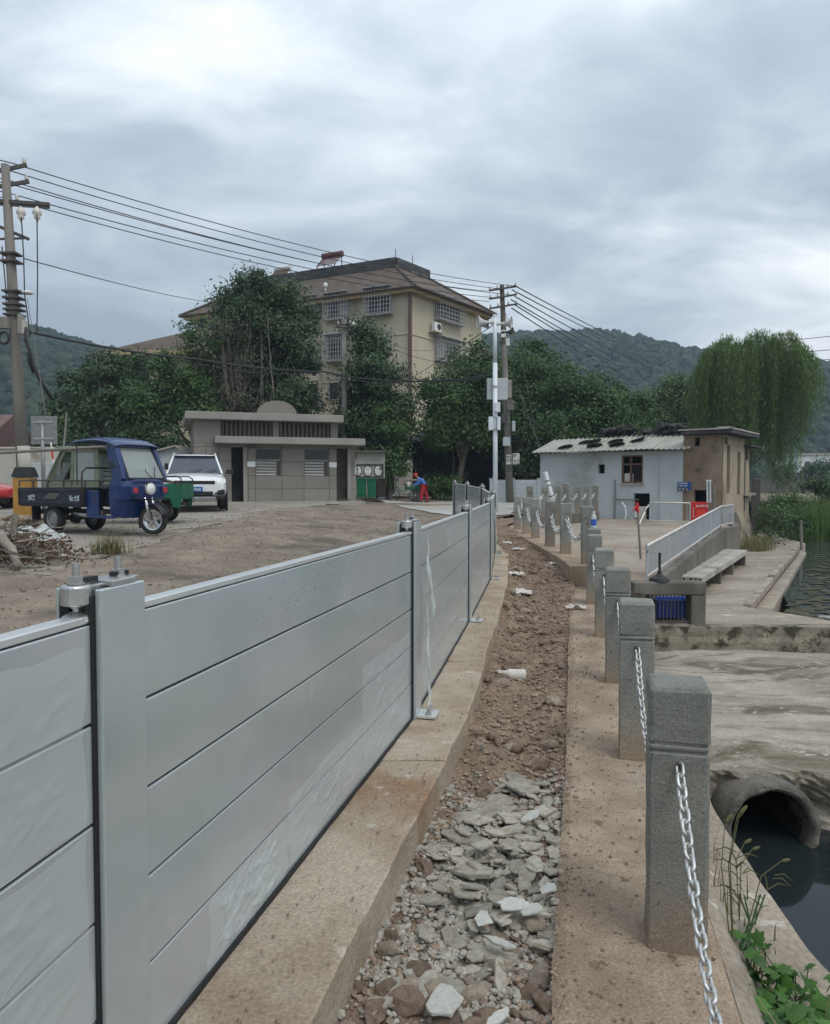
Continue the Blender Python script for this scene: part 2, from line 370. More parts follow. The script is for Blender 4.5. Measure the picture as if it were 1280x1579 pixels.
g = MB().add(vs, [(j * q + i, j * q + i + 1, (j + 1) * q + i + 1, (j + 1) * q + i) for j in range(len(ys) - 1) for i in range(q - 1)])
g.build('dirt_ground', M['dirt'], kind='structure', smooth=True)

def draped(name, outline, m, off, step=.6):
    """a sheet over the lot with a wandering edge"""
    out = []
    n = len(outline)
    for i in range(n):
        a = Vector(outline[i]); b = Vector(outline[(i + 1) % n]); k = max(1, int((b - a).length / step))
        for t in range(k):
            p = a.lerp(b, t / k)
            out.append((p.x + noise.noise(Vector((p.x * .9, p.y * .9, 1))) * .35, p.y + noise.noise(Vector((p.x * .9, p.y * .9, 7))) * .35))
    bm = bmesh.new(); vv = [bm.verts.new((x, y, 0)) for x, y in out]; f = bm.faces.new(vv)
    bmesh.ops.triangulate(bm, faces=[f])
    for k in range(5):
        e = [e for e in bm.edges if e.calc_length() > 1.0]
        if e: bmesh.ops.subdivide_edges(bm, edges=e, cuts=1); bmesh.ops.triangulate(bm, faces=bm.faces)
    for v in bm.verts: v.co.z = lotz(v.co.x, v.co.y) + off
    bmesh.ops.recalc_face_normals(bm, faces=bm.faces)
    me = bpy.data.meshes.new(name); bm.to_mesh(me); bm.free(); me.materials.append(m)
    return obj(name, me, kind='structure')
draped('concrete_pad', pad, M['pad'], -.016)
rd = [Vector(p) for p in ((1.75, 25.2), (3.0, 26.2), (4.5, 30.2), (8, 35), (16, 43), (14, 52), (0, 52), (-2.6, 42), (-1.2, 34), (1.0, 27))]
draped('concrete_road', rd, M['road'], .008)

# plinth of the flood barrier: cast concrete lengths, joint by joint
def plinth_edge(Y): return fx(Y) + itp(Y, [(-6, .37), (2, .365), (4.6, .335), (8, .30), (11.6, .27), (24.2, .27)])
cuts = [-2.0, 1.25, 3.9, 6.1, 7.5, 9.9, 12.3, 14.9, 17.6, 20.6, 24.0]
for i in range(len(cuts) - 1):
    a, b = cuts[i] + .004, cuts[i + 1] - .004; n = max(8, int((b - a) / (.05 if a < 8 else .12)))
    off = rng.uniform(-.012, .012) * (1 if a < 7 else .3); zz = rng.uniform(-.005, .005) * (1 if a < 7 else .3)
    prof = [(-.2, -.35), (-.2, 0), (-.1, 0), (.0, 0), (.08, 0), (.14, 0), (.20, 0), (.25, 0), ('e', 0), ('f', -.006), ('f', -.04), ('f', -.09), ('f', -.16), ('f', -.24), ('f', -.4)]
    vs = []
    for j in range(n + 1):
        Y = a + (b - a) * j / n; base = fx(Y); e = plinth_edge(Y) - base + off; t = pz(Y) + zz
        for (o, dz) in prof:
            o2 = e - .012 if o == 'e' else (e if o == 'f' else o * e / .30)
            p = Vector((base + o2, Y, t + dz))
            k = noise.fractal(p * 5, 1, 2, 4)
            if dz == 0: p.z += .006 * k + (noise.noise(p * 22) * .003)
            if o in ('e', 'f'):
                p.x += .010 * noise.fractal(Vector((p.x, p.y * 3.5, p.z * 3 + 5)), 1, 2, 4) - max(0, noise.noise(Vector((1, Y * 4.3, 2))) - .25) * (.045 if dz > -.05 else .01)
            vs.append(p)
    q = len(prof)
    fs = [(r * q + c, r * q + c + 1, (r + 1) * q + c + 1, (r + 1) * q + c) for r in range(n) for c in range(q - 1)] + [tuple(range(q)), tuple(range(n * q, n * q + q))]
    if i == 0:
        PLINTH = thing('concrete_plinth', 'rough stained concrete plinth running under the metal flood barrier', 'plinth', (0, 0, 0))
    MB().add(vs, fs).build('concrete_length', M['plinth'], PLINTH, smooth=False)

# bollard rows
LOW = [(.925, 2.60), (1.315, 4.38), (1.66, 6.05), (2.01, 7.85), (2.41, 10.0), (2.74, 11.35)]
UPP = [(2.78, 11.98), (2.78, 13.75), (2.79, 15.4), (2.84, 17.55), (2.885, 19.3), (2.90, 21.1)]
def bx(Y): return itp(Y, [(-6, -.90), (2.6, .925), (4.38, 1.315), (11.35, 2.74), (12, 2.78), (24, 2.95)])
ZU = .32
# trench of broken soil between plinth and walkway
def wl(Y): return bx(Y) - itp(Y, [(-6, .47), (2.3, .43), (7.3, .40), (11.2, .36), (13, .26), (20, .26)])   # walkway's left edge
def soilz(Y): return itp(Y, [(-6, -.03), (8, -.03), (11.2, .03), (13.5, .13), (16, .23), (20, .35), (26, .42)])
def soil_h(x, Y):
    a = plinth_edge(Y); b = wl(Y); t = min(1, max(0, (x - a) / max(.1, b - a)))
    z = soilz(Y) + .05 * (1 - sstep(0, .25, t)) * sstep(3.5, 6, Y) - .04 * math.sin(t * math.pi)
    if Y < 11.2: z -= .016 * sstep(.82, 1, t)
    z += nz(x, Y, 2.2, .035, 4) + nz(x, Y, 9, .022, 4) + max(0, noise.noise(Vector((x * 15, Y * 15, 0)))) * .02
    return z
ys = []; y = -1.0
while y < 26: ys.append(y); y += max(.022, .009 * max(y, 0))
nc = 46; vs = []
for y in ys:
    a = plinth_edge(y) - .05; b = wl(y) + .06
    if y > 22: b = a + (b - a) * 1.0 + (y - 22) * .25
    for i in range(nc + 1):
        x = a + (b - a) * i / nc; vs.append((x, y, soil_h(x, y)))
q = nc + 1
TRENCH = MB().add(vs, [(j * q + i, j * q + i + 1, (j + 1) * q + i + 1, (j + 1) * q + i) for j in range(len(ys) - 1) for i in range(nc)]).build('trench_soil', M['soil'], kind='structure')

# walkway slabs (lower and upper level)
def slab(name, y0, y1, z, x0f, x1f, bottom, m):
    n = int((y1 - y0) / .06); nx = 14; vs = []
    for j in range(n + 1):
        Y = y0 + (y1 - y0) * j / n
        for i in range(-1, nx + 2):
            t = min(1, max(0, i / nx)); x = x0f(Y) + (x1f(Y) - x0f(Y)) * t
            if t == 0: x += .012 * noise.fractal(Vector((0, Y * 3, 1)), 1, 2, 3)
            zz = z + nz(x, Y, 2.5, .006) + nz(x, Y, 14, .004) - (.012 if t in (0, 1) else 0)
            if i in (-1, nx + 1): zz = bottom
            vs.append((x, Y, zz))
    q = nx + 3
    fs = [(j * q + i, j * q + i + 1, (j + 1) * q + i + 1, (j + 1) * q + i) for j in range(n) for i in range(q - 1)] + [tuple(range(q)), tuple(range(n * q, n * q + q))]
    return MB().add(vs, fs).build(name, m, kind='structure')
slab('walkway', -3, 11.62, 0.0, wl, lambda Y: bx(Y) + .16, -1.9, M['walk'])
slab('upper_walkway', 11.66, 27, ZU, wl, lambda Y: bx(Y) + .17, -1.0, M['walk'])

# bank between the walkway and the lower pond
def bank_edge(Y): return itp(Y, [(-3, 1.70), (3.2, 1.70), (4.2, 1.78), (5.4, 2.0), (6.9, 2.5)])
ys = np.arange(-3, 6.95, .05); vs = []
for Y in ys:
    Y = float(Y); a = bx(Y) + .15; e = bank_edge(Y); w_ = max(.02, e - a)
    for t, z in ((0, -.005), (.1, -.05), (.18, -.16), (.26, -.24), (.34, -.29), (.40, -.33), (.44, -.345), (.5, -.35), (.6, -.35), (.75, -.352), (.88, -.355), (.97, -.362), (1.0, -.385), (1.004, -.8), (1.01, -1.9)):
        x = a + w_ * t; k = 1 if t < .5 else .35
        vs.append((x + (.02 * noise.noise(Vector((2, Y * 2.5, z))) if t > .9 else 0), Y, z + k * (nz(x, Y, 6, .02, 4)) * (1 if t > 0 else 0)))
q = 15
MB().add(vs, [(j * q + i, j * q + i + 1, (j + 1) * q + i + 1, (j + 1) * q + i) for j in range(len(ys) - 1) for i in range(q - 1)]).build('pond_bank', M['terrace'], kind='structure', smooth=False)

# mud-streaked ledge over the culvert
PIPE = (3.2, -1.50)
def ledge_front(x): return 6.85 + .14 * noise.fractal(Vector((x * 1.7, 0, 4)), 1, 2, 4) + .35 * sstep(3.6, 6, x) * 0
def ledge_z(x, Y): return -1.03 + nz(x, Y, .7, .05) + nz(x, Y, 3.5, .018, 4) - .10 * (1 - sstep(0, .7, Y - ledge_front(x))) + .07 * math.exp(-((x - 3.2) ** 2) / .5) * (1 - sstep(.3, 1.6, Y - ledge_front(x)))
vs = []; nx = 150; tv = [i / 60 for i in range(61)]
def lx(i): return 1.75 + 12.5 * (i / nx) ** 1.5
for t in tv:
    for i in range(nx + 1):
        x = lx(i); f = ledge_front(x); Y = f + (11.9 - f) * t; vs.append((x, Y, ledge_z(x, Y)))
q = nx + 1
fs = [(j * q + i, j * q + i + 1, (j + 1) * q + i + 1, (j + 1) * q + i) for j in range(60) for i in range(nx)]
b0 = len(vs); nd = 26                                                       # rough front face with the pipe's hole
for k in range(nd + 1):
    for i in range(nx + 1):
        x = lx(i); t = k / nd; z0 = ledge_z(x, ledge_front(x)); z = z0 + (-2.1 - z0) * t
        bump_ = .10 * noise.fractal(Vector((x * 4, z * 4, 9)), 1, 2, 4) + .06 * abs(noise.noise(Vector((x * 13, z * 13, 2))))
        vs.append((x, ledge_front(x) - (0 if k == 0 else bump_ * .9) + t * .12, z))
for k in range(nd):
    for i in range(nx):
        c = [b0 + k * q + i, b0 + k * q + i + 1, b0 + (k + 1) * q + i + 1, b0 + (k + 1) * q + i]
        cx = sum(vs[v][0] for v in c) / 4; cz = sum(vs[v][2] for v in c) / 4
        if math.hypot(cx - PIPE[0], cz - PIPE[1]) > .40: fs.append(tuple(c))
MB().add(vs, fs).build('culvert_ledge', M['ledge'], kind='structure')
pt = thing('concrete_pipe', 'round concrete culvert pipe opening under the mud-streaked ledge', 'pipe', (PIPE[0], 6.55, PIPE[1]))
pm = MB().lathe([(.358, .02), (.375, 0), (.395, -.006), (.425, .006), (.44, .03), (.44, .12), (.44, .4), (.44, 4.2), (.36, 4.2), (.352, .05), (.358, .02)], n=72, axis='Y', cap=False)
pm.v = [tuple(Vector(v) * (1 + .022 * noise.fractal(Vector(v) * 4, 1, 2, 4)) + Vector((0, .03 * noise.fractal(Vector(v) * 7 + Vector((5, 0, 0)), 1, 2, 3), 0))) for v in pm.v]
pm.build('pipe_wall', mat('old_pipe_concrete', (.085, .08, .07), (.15, .14, .12), 3, .9, bump=.6, bscale=20, c3=(.04, .038, .03), s3=2.5, fine=.25), pt, smooth=False)
MB().lathe([(.348, .16), (.347, 4.1)], n=48, axis='Y', cap=False).build('shade_lining', mat('pipe_shade_black', (.012, .012, .010), (.025, .023, .018), 5, .8), pt)  # added near-black lining: paints the shade inside the pipe mouth
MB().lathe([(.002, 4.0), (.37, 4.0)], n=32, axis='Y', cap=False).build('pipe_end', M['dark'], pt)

# terrace, its dam and step
TZ = -.65
tout = [(2.0, 11.72), (7.0, 11.62), (9.5, 11.55), (9.5, 11.95), (6.95, 12.15), (6.42, 13.1), (6.1, 13.6), (13.3, 25.9), (14.8, 28.2), (16, 34), (8, 34), (2.0, 22)]
MB().prism(tout, -2.1, TZ).build('terrace', M['terrace'], kind='structure', bevel=.03)
vs = []
nd = 40
for j in range(nd + 1):                                                     # mossy face of the dam, uneven
    x = 1.9 + 9 * j / nd; Yf = itp(x, [(2, 11.72), (7, 11.62), (9.5, 11.55), (11, 11.5)])
    for k, z in enumerate((TZ + .012, TZ + .008, -.72, -.80, -.88, -.96, -1.3)):
        vs.append((x, Yf + (.25 if k == 0 else -.012 - .03 * noise.fractal(Vector((x * 3, z * 3, 1)), 1, 2, 3) - (.03 if z < -.85 else 0)), z + .006 * noise.noise(Vector((x * 4, 0, k)))))
MB().add(vs, [(j * 7 + i, j * 7 + i + 1, (j + 1) * 7 + i + 1, (j + 1) * 7 + i) for j in range(nd) for i in range(6)]).build('dam_wall', M['moss'], kind='structure')
st = [(6.42, 13.12), (6.74, 14.05), (14.0, 26.6), (14.3, 27.9), (13.6, 26.3), (6.12, 13.62)]
MB().prism(st, -2.1, -.83).build('terrace_step', M['terrace'], kind='structure', bevel=.02)
lip = MB()
for i in range(9):                                                          # broken kerb along the terrace edge
    a = Vector((6.1, 13.6, 0)).lerp(Vector((13.3, 25.9, 0)), i / 9 + .004); b = Vector((6.1, 13.6, 0)).lerp(Vector((13.3, 25.9, 0)), (i + rng.uniform(.85, .97)) / 9)
    a.z = b.z = TZ - .03 + rng.uniform(0, .05); lip = MB(); lip.bar(a, b, .14, .16); lip.build('kerb_stone', M['terrace'], bpy.data.objects['terrace'], bevel=.02)

# sloping forecourt beside the sheds, with its retaining wall
def fcz(Y): return itp(Y, [(11.9, -.16), (20.4, .30), (30, .30)])
RAIL = [(3.95, 12.7), (8.55, 21.0), (9.55, 22.3)]
fc = [(2.8, 11.9), (3.5, 11.95)] + RAIL + [(10.1, 24.9), (9.4, 26.35), (4.6, 30.1), (2.9, 30)]
g = MB()
def fcg(u, v):
    Y = 11.9 + 18.2 * v
    xr = itp(Y, [(11.9, 3.5), (12.7, 3.95), (21, 8.55), (22.3, 9.55), (24.9, 10.1), (26.35, 9.4), (30.1, 4.6)])
    x = 2.9 + (xr - 2.9) * u; return (x, Y, fcz(Y) + nz(x, Y, 1.5, .012) + nz(x, Y, 6, .006))
g.grid(fcg, 40, 90)
M['forecourt'] = mat('sandy_concrete', (.235, .195, .15), (.32, .275, .22), 1.0, .92, bump=.5, bscale=22, c3=(.20, .15, .11), s3=.6, fine=.25, fscale=40, rand=False)
g.build('forecourt', M['forecourt'], kind='structure')
rw = MB()
for (x0, y0), (x1, y1) in zip([(3.45, 11.85)] + RAIL, RAIL + [(10.2, 24.6)]):
    t = Vector((x1 - x0, y1 - y0, 0)).normalized(); n = Vector((t.y, -t.x, 0)) * .18
    k = 6
    for j in range(k):
        a = Vector((x0, y0, 0)).lerp(Vector((x1, y1, 0)), j / k); b = Vector((x0, y0, 0)).lerp(Vector((x1, y1, 0)), (j + 1) / k)
        za, zb = fcz(a.y) + .04, fcz(b.y) + .04
        rw.add([a + Vector((0, 0, -1.5)), b + Vector((0, 0, -1.5)), b + Vector((0, 0, zb)), a + Vector((0, 0, za)),
                a + n + Vector((0, 0, -1.5)), b + n + Vector((0, 0, -1.5)), b + n + Vector((0, 0, zb)), a + n + Vector((0, 0, za))],
               [(0, 1, 2, 3), (5, 4, 7, 6), (3, 2, 6, 7), (0, 3, 7, 4), (1, 5, 6, 2)])
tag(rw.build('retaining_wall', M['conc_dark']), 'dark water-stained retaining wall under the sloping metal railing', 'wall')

# waters
def watermat(name, col, bump, scale):
    m = mat(name, col, None, 1, .03, spec=.6, bump=bump, bscale=scale, rand=False); m.node_tree.nodes['Principled BSDF'].inputs['IOR'].default_value = 1.33; return m
M['water'] = watermat('dark_pond_water', (.014, .020, .022), .015, 2.0)
M['water2'] = watermat('upper_pond_water', (.05, .058, .055), .005, 1.6)
MB().grid(lambda u, v: (1.55 + 40 * u, -8 + 18.5 * v, -1.64), 4, 4).build('lower_pond_water', M['water'], kind='structure')
MB().add([(6.3, 11.9, -.92), (60, 11.4, -.92), (300, 59, -.92), (13, 59, -.92), (13, 28, -.92)], [(0, 1, 2, 3, 4)]).build('upper_pond_water', M['water2'], kind='structure')

# dark weed and debris floating on the upper pond
r9 = random.Random(5); mb = MB()
for k in range(420):
    u = r9.random(); q = Vector((6.8, 13.9)).lerp(Vector((14.2, 26.8)), u); d = abs(r9.gauss(0, 1.1)) * (.35 + 1.6 * u); x, y = q.x + .1 + d, q.y - .1 - d * .4; s_ = r9.uniform(.04, .22)
    mb.add([(x + s_ * math.cos(a) * r9.uniform(.5, 1.3), y + s_ * math.sin(a) * r9.uniform(.4, 1.0), -.912 + r9.uniform(0, .012)) for a in (0, .9, 1.8, 2.7, 3.6, 4.5, 5.4)], [tuple(range(7))])
mb.build('pond_weed', mat('pond_weed', (.03, .035, .018), (.07, .065, .035), 5, .9, rand=False), None, kind='stuff')
# ================================================================== FLOOD BARRIER
BH, NB = .23, 5
def bolt(mb, p, r=.011, h=.035, nut=.02):
    p = Vector(p); mb.lathe([(r * 2.3, 0), (r * 2.3, .004)], p, 14); mb.lathe([(nut, .004), (nut, .018)], p, 6); mb.lathe([(r, .018), (r, .018 + h)], p, 10)
def barrier(name, label, posts, group=None, films=(), detail=True, mb_mat='alu', zf=None):
    """posts: plan points; boards slot between H-posts, right side of travel is the front"""
    zf = zf or pz
    p0 = posts[len(posts) // 2]
    root = thing(name, label, 'flood barrier', (p0[0], p0[1], zf(p0[1])), 0, group)
    n_post = len(posts)
    for i in range(n_post):
        a = Vector((*posts[i], 0)); b = Vector((*posts[min(i + 1, n_post - 1)], 0)); c = Vector((*posts[max(i - 1, 0)], 0))
        t = (b - c).normalized(); n = Vector((t.y, -t.x, 0)); z0 = zf(a.y); ht = BH * NB + .076
        ang = math.atan2(t.y, t.x)
        W = .172
        mb = MB()
        def bx_(s, o, ds, do, za, zb): mb.box(a + t * s + n * o + Vector((0, 0, z0 + (za + zb) / 2)), (ds, do, zb - za), ang)
        bx_(0, .0155, W, .017, 0, ht); bx_(0, -.086, W, .018, 0, ht)
        bx_(0, -.0345, .022, .083, 0, ht - .006)
        post = mb.build('post', M[mb_mat], root, world=True, bevel=.003)
        if detail:
            for s in (-1, 1):
                for o, dd in ((.0035, .007), (-.0635, .025)):
                    mb = MB().box(a + t * (s * (W / 2 - .003)) + n * o + Vector((0, 0, z0 + ht / 2 - .004)), (.030, dd, ht - .02), ang)
                    mb.build('gasket', M['rubber'], post, world=True)
            mb = MB(); mb.box(a + t * .01 + n * (-.025) + Vector((0, 0, z0 + ht + .007)), (.09, .09, .014), ang)
            mb.lathe([(.032, -.034), (.034, -.03), (.034, .008), (.03, .012)], a + t * (-.1) + n * (-.03) + Vector((0, 0, z0 + ht)), 20); mb.box(a + t * (-.06) + n * (-.03) + Vector((0, 0, z0 + ht - .011)), (.08, .05, .04), ang)
            mb.box(a + t * .065 + n * (-.03) + Vector((0, 0, z0 + ht - .002)), (.07, .055, .028), ang)
            mb.build('clamp_plate', M['steel'], post, world=True, bevel=.004)
            for s in (-.1, .055): mb = MB(); bolt(mb, a + t * s + n * (-.03) + Vector((0, 0, z0 + ht + .013)), .0085, .03, .016); mb.build('clamp_bolt', M['steel'], post, world=True)
            mb = MB(); q = a + t * (-.1) + n * (-.03) + Vector((0, 0, z0 + BH * NB + .006))
            mb.lathe([(.033, 0), (.03, .012), (.014, .02), (.011, .022)], q, 18); mb.lathe([(.008, .02), (.008, ht - BH * NB)], q, 10); mb.lathe([(.014, .03), (.014, .042)], q, 6)
            mb.build('pressing_foot', M['steel'], post, world=True)
            for s in (-.06, .06): mb = MB().box(a + t * s + n * (-.03) + Vector((0, 0, z0 + ht + .019)), (.05, .02, .012), ang); mb.build('rubber_strip', M['rubber'], post, world=True)
            mb = MB(); mb.box(a + t * .0 + n * .085 + Vector((0, 0, z0 + .014)), (.15, .12, .016), ang)
            mb.build('base_plate', M['alu_light'], post, world=True, bevel=.002)
            for s in (-.045, .045): mb = MB(); bolt(mb, a + t * s + n * .095 + Vector((0, 0, z0 + .022)), .009, .02, .018); mb.build('anchor_bolt', M['steel'], post, world=True)
        if i == n_post - 1: break
        b = Vector((*posts[i + 1], 0)); z1 = zf(b.y)
        t = (b - a).normalized(); n = Vector((t.y, -t.x, 0)); o = n * (-.025)
        A = a + t * .02 + o; B = b - t * .02 + o
        def at(p, z): return Vector((p.x, p.y, z))
        for k in range(NB):
            h = BH * (k + .5)
            mb = MB().bar(at(A, z0 + h), at(B, z1 + h), .05, BH - .007)
            mb.build('board', M[mb_mat], root, world=True, bevel=.003)
        mb = MB().bar(at(A, z0 + BH * NB / 2), at(B, z1 + BH * NB / 2), .036, BH * NB - .004)
        mb.build('seal_core', M['rubber'], root, world=True)
        MB().bar(at(A, z0 + .004), at(B, z1 + .004), .07, .022).build('bottom_seal', M['rubber'], root, world=True)
        mb = MB().bar(at(A, z0 + BH * NB + .009), at(B, z1 + BH * NB + .009), .046, .018)
        mb.build('top_rail', M['alu_light'], root, world=True, bevel=.003)
    for (i, specs) in films:
        a = Vector((*posts[i], 0)); b = Vector((*posts[min(i + 1, n_post - 1)], 0)); t = (b - a).normalized(); n = Vector((t.y, -t.x, 0)); z0 = zf(a.y)
        for (pts, wd) in specs:                                            # pts: (along, height, out)
            vs = []; fs = []; P_ = [(Vector((s, h, o))) for s, h, o in pts]; m_ = 26; nw = 7
            for j in range(m_ + 1):
                u = j / m_ * (len(P_) - 1); k = min(len(P_) - 2, int(u)); c = P_[k].lerp(P_[k + 1], u - k)
                ww = itp(j / m_, list(zip([x / (len(wd) - 1) for x in range(len(wd))], wd)))
                for q in range(nw):
                    e = (q / (nw - 1) - .5); s = c.x + e * ww
                    oo = c.z + .005 * math.sin(e * 11 + j * .4) + .010 * noise.noise(Vector((e * 3, j * .35, i)))
                    p = a + t * s + n * max(.055, oo) + Vector((0, 0, z0 + c.y + .02 * noise.noise(Vector((e * 2, j * .4, 5)))))
                    vs.append(p)
            for j in range(m_):
                for q in range(nw - 1): fs.append((j * nw + q, j * nw + q + 1, (j + 1) * nw + q + 1, (j + 1) * nw + q))
            MB().add(vs, fs).build('protective_film', M['film_white'], root, world=True, smooth=True)
    return root
films = [(2, [([(.11, 1.14, .06), (.12, .98, .065), (.16, .80, .08), (.20, .60, .09)], [.03, .06, .16, .02]),
              ([(.09, .70, .06), (.10, .5, .065), (.12, .36, .075), (.11, .2, .07), (.09, .04, .08)], [.03, .05, .10, .04, .05])]),
         (4, [([(.05, 1.1, .06), (.08, .8, .08), (.07, .45, .09), (.16, .06, .16)], [.06, .09, .09, .3])])]
NEAR = barrier('flood_barrier', 'long pale aluminium flood barrier of stacked boards and bolted posts along the plinth', FENCE[:6], 'flood barriers of stacked boards', films)
# wrinkled torn film on the boards: thin ridged ribbons
def wrinkles(bay, items):
    a = Vector((*FENCE[bay], 0)); b = Vector((*FENCE[bay + 1], 0)); t = (b - a).normalized(); n = Vector((t.y, -t.x, 0)); z0 = pz(a.y)
    mb = MB()
    for (s, h, ds, dh, wd, cnt) in items:
        for _ in range(cnt):
            s0 = s + rng.gauss(0, .05); h0 = h + rng.gauss(0, .03); L_ = rng.uniform(.5, 1.1); pts = []
            bend = rng.uniform(-.05, .05)
            for j in range(7):
                u = j / 6; pts.append(a + t * (s0 + ds * L_ * u + bend * math.sin(u * 3.1)) + n * (.0012 + .002 * math.sin(u * 3.1)) + Vector((0, 0, z0 + h0 + dh * L_ * u)))
            mb.tube(pts, [wd * .1] + [wd * .55] * 5 + [wd * .1], 4, cap=False)
    mb.build('film_wrinkle', M['film'], NEAR, world=True, smooth=True, kind='stuff')
wrinkles(1, [(.62, .10, .03, .14, .0018, 5), (.66, .14, .12, .05, .0015, 4), (.95, .22, .1, .06, .0014, 2)])
wrinkles(0, [(2.45, .45, .16, .08, .0018, 3), (2.2, .42, .2, .03, .002, 4)])
barrier('flood_barrier', 'farther run of flood barrier curving left beyond the last near bay', FENCE[5:], 'flood barriers of stacked boards')
gp = [(3.9 + .05, 38.6), (5.05, 38.4), (6.35, 38.2), (7.3, 38.0)]
barrier('flood_barrier', 'short flood barrier across the road behind the concrete utility pole', gp, 'flood barriers of stacked boards', zf=lambda Y: .62)

# loose clear film still stuck to the boards: thin crumpled sheets with fine ridges
M['film_clear'] = glassmat('clear_film', (.80, .83, .83), .23, .12, (.97, .98, .98))
def film_patch(bay, s0, s1, h0, h1, seed, ang=.6, amp=.006):
    a = Vector((*FENCE[bay], 0)); b = Vector((*FENCE[bay + 1], 0)); t = (b - a).normalized(); n = Vector((t.y, -t.x, 0)); z0 = pz(a.y); mb = MB(); c, d = math.cos(ang), math.sin(ang)
    def fn(u, v):
        k = min(1, 6 * min(u, 1 - u, v, 1 - v)); p = Vector((u * c + v * d, -u * d + v * c, seed)); r = abs(noise.noise(Vector((p.x * 3, p.y * 13, seed)))) + .6 * abs(noise.noise(Vector((p.x * 7, p.y * 22, seed + 3))))
        w_ = max(0, .42 - r) * 2.2; e = noise.noise(Vector((u * 3, v * 3, seed + 9))) * .05
        return a + t * (s0 + (s1 - s0) * u + e * (1 - k)) + n * (.0012 + amp * 1.8 * k * w_ * w_) + Vector((0, 0, z0 + h0 + (h1 - h0) * v + e * .4 * (1 - k)))
    mb.grid(fn, 70, 46); mb.build('film_patch', M['film_clear'], NEAR, world=True, smooth=True)
film_patch(1, .42, .98, .01, .22, 1, .9, .010); film_patch(1, 1.0, 1.9, .03, .30, 2, .5); film_patch(1, 1.9, 2.83, .02, .56, 3, .5, .009)
film_patch(0, 1.9, 2.8, .24, .68, 4, .35, .005); film_patch(0, 2.3, 2.8, .70, 1.1, 5, .3, .003)
film_patch(2, .1, 1.5, .02, .9, 6, .6, .008); film_patch(2, 1.5, 3.1, .25, 1.1, 7, .7, .006); film_patch(3, .2, 3.2, .05, 1.0, 8, .6, .006)
def droplets():
    a = Vector((*FENCE[1], 0)); b = Vector((*FENCE[2], 0)); t = (b - a).normalized(); n = Vector((t.y, -t.x, 0)); mb = MB(); Mx = n.to_track_quat('Z', 'Y').to_matrix().to_4x4()
    for k in range(170):
        s, h, r_ = rng.gauss(1.35, .22), rng.gauss(1.03, .045), rng.uniform(.0012, .0038)
        if .93 < h < 1.14: mb.lathe([(r_, 0), (r_ * .7, r_ * .4), (r_ * .05, r_ * .55)], a + t * s + n * .0004 + Vector((0, 0, pz(a.y) + h)), 6, M=Mx, cap=False)
    mb.build('dried_droplets', mat('dried_droplets', (.20, .22, .20), None, 5, .4), NEAR, world=True, kind='stuff')
droplets()
# ================================================================== STONE BOLLARDS AND CHAINS
def bollard_mesh(seed):
    q_ = random.Random(seed)
    mb = MB(); H = .1; secs = [(-.12, 0), (.06, 0), (.17, 0), (.30, 0), (.43, 0), (.56, 0), (.64, 0), (.698, 0), (.703, .007), (.711, .007), (.716, 0), (.724, 0), (.729, .007), (.737, .007), (.742, 0), (.80, 0), (.86, 0), (.913, 0), (.925, .006), (.931, .016)]
    vs = []
    for z, ins in secs:
        h = H - ins; c = .010
        for x, y in [(x_ * (1 - (q_.uniform(.02, .09) if q_.random() < .10 else 0)) + q_.gauss(0, .0012), y_ * (1 - (q_.uniform(.02, .08) if q_.random() < .08 else 0)) + q_.gauss(0, .0012)) for x_, y_ in ((h - c, -h), (h, -h + c), (h, h - c), (h - c, h), (-h + c, h), (-h, h - c), (-h, -h + c), (-h + c, -h))]: vs.append((x, y, z + (q_.gauss(0, .0015) if z > .9 else 0)))
    fs = [(i * 8 + k, i * 8 + (k + 1) % 8, (i + 1) * 8 + (k + 1) % 8, (i + 1) * 8 + k) for i in range(len(secs) - 1) for k in range(8)]
    k = (len(secs) - 1) * 8; fs.append(tuple(range(k, k + 8))); mb.add(vs, fs); me = mb.mesh('stone_bollard'); me.materials.append(M['granite']); return me
BMS = [bollard_mesh(k) for k in range(6)]
em = MB()
for s in (-1, 1):
    em.lathe([(.014, 0), (.014, .006), (.006, .008)], (0, s * .1, .665), 12, 'Y', M=Matrix.Rotation(0 if s > 0 else math.pi, 3, 'Z').to_4x4())
EM = em.mesh('chain_eye'); EM.materials.append(M['iron'])
low_lab = ['nearest and largest stone bollard, heavy chain hanging from its front', 'second stone bollard from the camera, chain hanging from its front',
           'third stone bollard back, standing just before the dam corner', 'fourth stone bollard back with worn rounded top', 'fifth stone bollard back, just in front of the one carrying the bottle',
           'stone bollard with a blue and white bottle standing on its top']
upp_lab = ['tall-looking stone bollard at the step, first on the upper walkway', 'second stone bollard on the upper walkway after the step', 'third stone bollard on the upper walkway',
           'fourth stone bollard on the upper walkway', 'fifth stone bollard on the upper walkway', 'farthest stone bollard on the upper walkway near the white mast']
def bollard(x, y, z, lab, rz, h=1.0):
    r = obj('stone_bollard', BMS[int(abs(x * 37 + y * 11)) % 6], None, (x, y, z), (rng.uniform(-.02, .02), rng.uniform(-.02, .02), rz), (1, 1, h), label=lab, cat='bollard', group='stone bollards along the walkway')
    obj('chain_eye', EM, r); return r
for i, (x, y) in enumerate(LOW): bollard(x, y, 0 if i else -.005, low_lab[i], -R([14.5, 15.5, 14, 13, 13, 13][i]))
for i, (x, y) in enumerate(UPP): bollard(x, y, ZU, upp_lab[i], -R([8, 8, 6, 6, 5, 5][i]))
ROW2 = [(818, 22.3), (840, 22.9), (860, 23.6), (874, 24.3), (892, 25.1), (905, 25.8), (918, 26.5)]
pw = MB(); R2 = []
for px, Y in ROW2: p = P(px, 745, Y); R2.append((p.x, Y))
for i in range(len(R2) - 1): pw.bar((*R2[i], .42), (*R2[i + 1], .42), .34, .40)
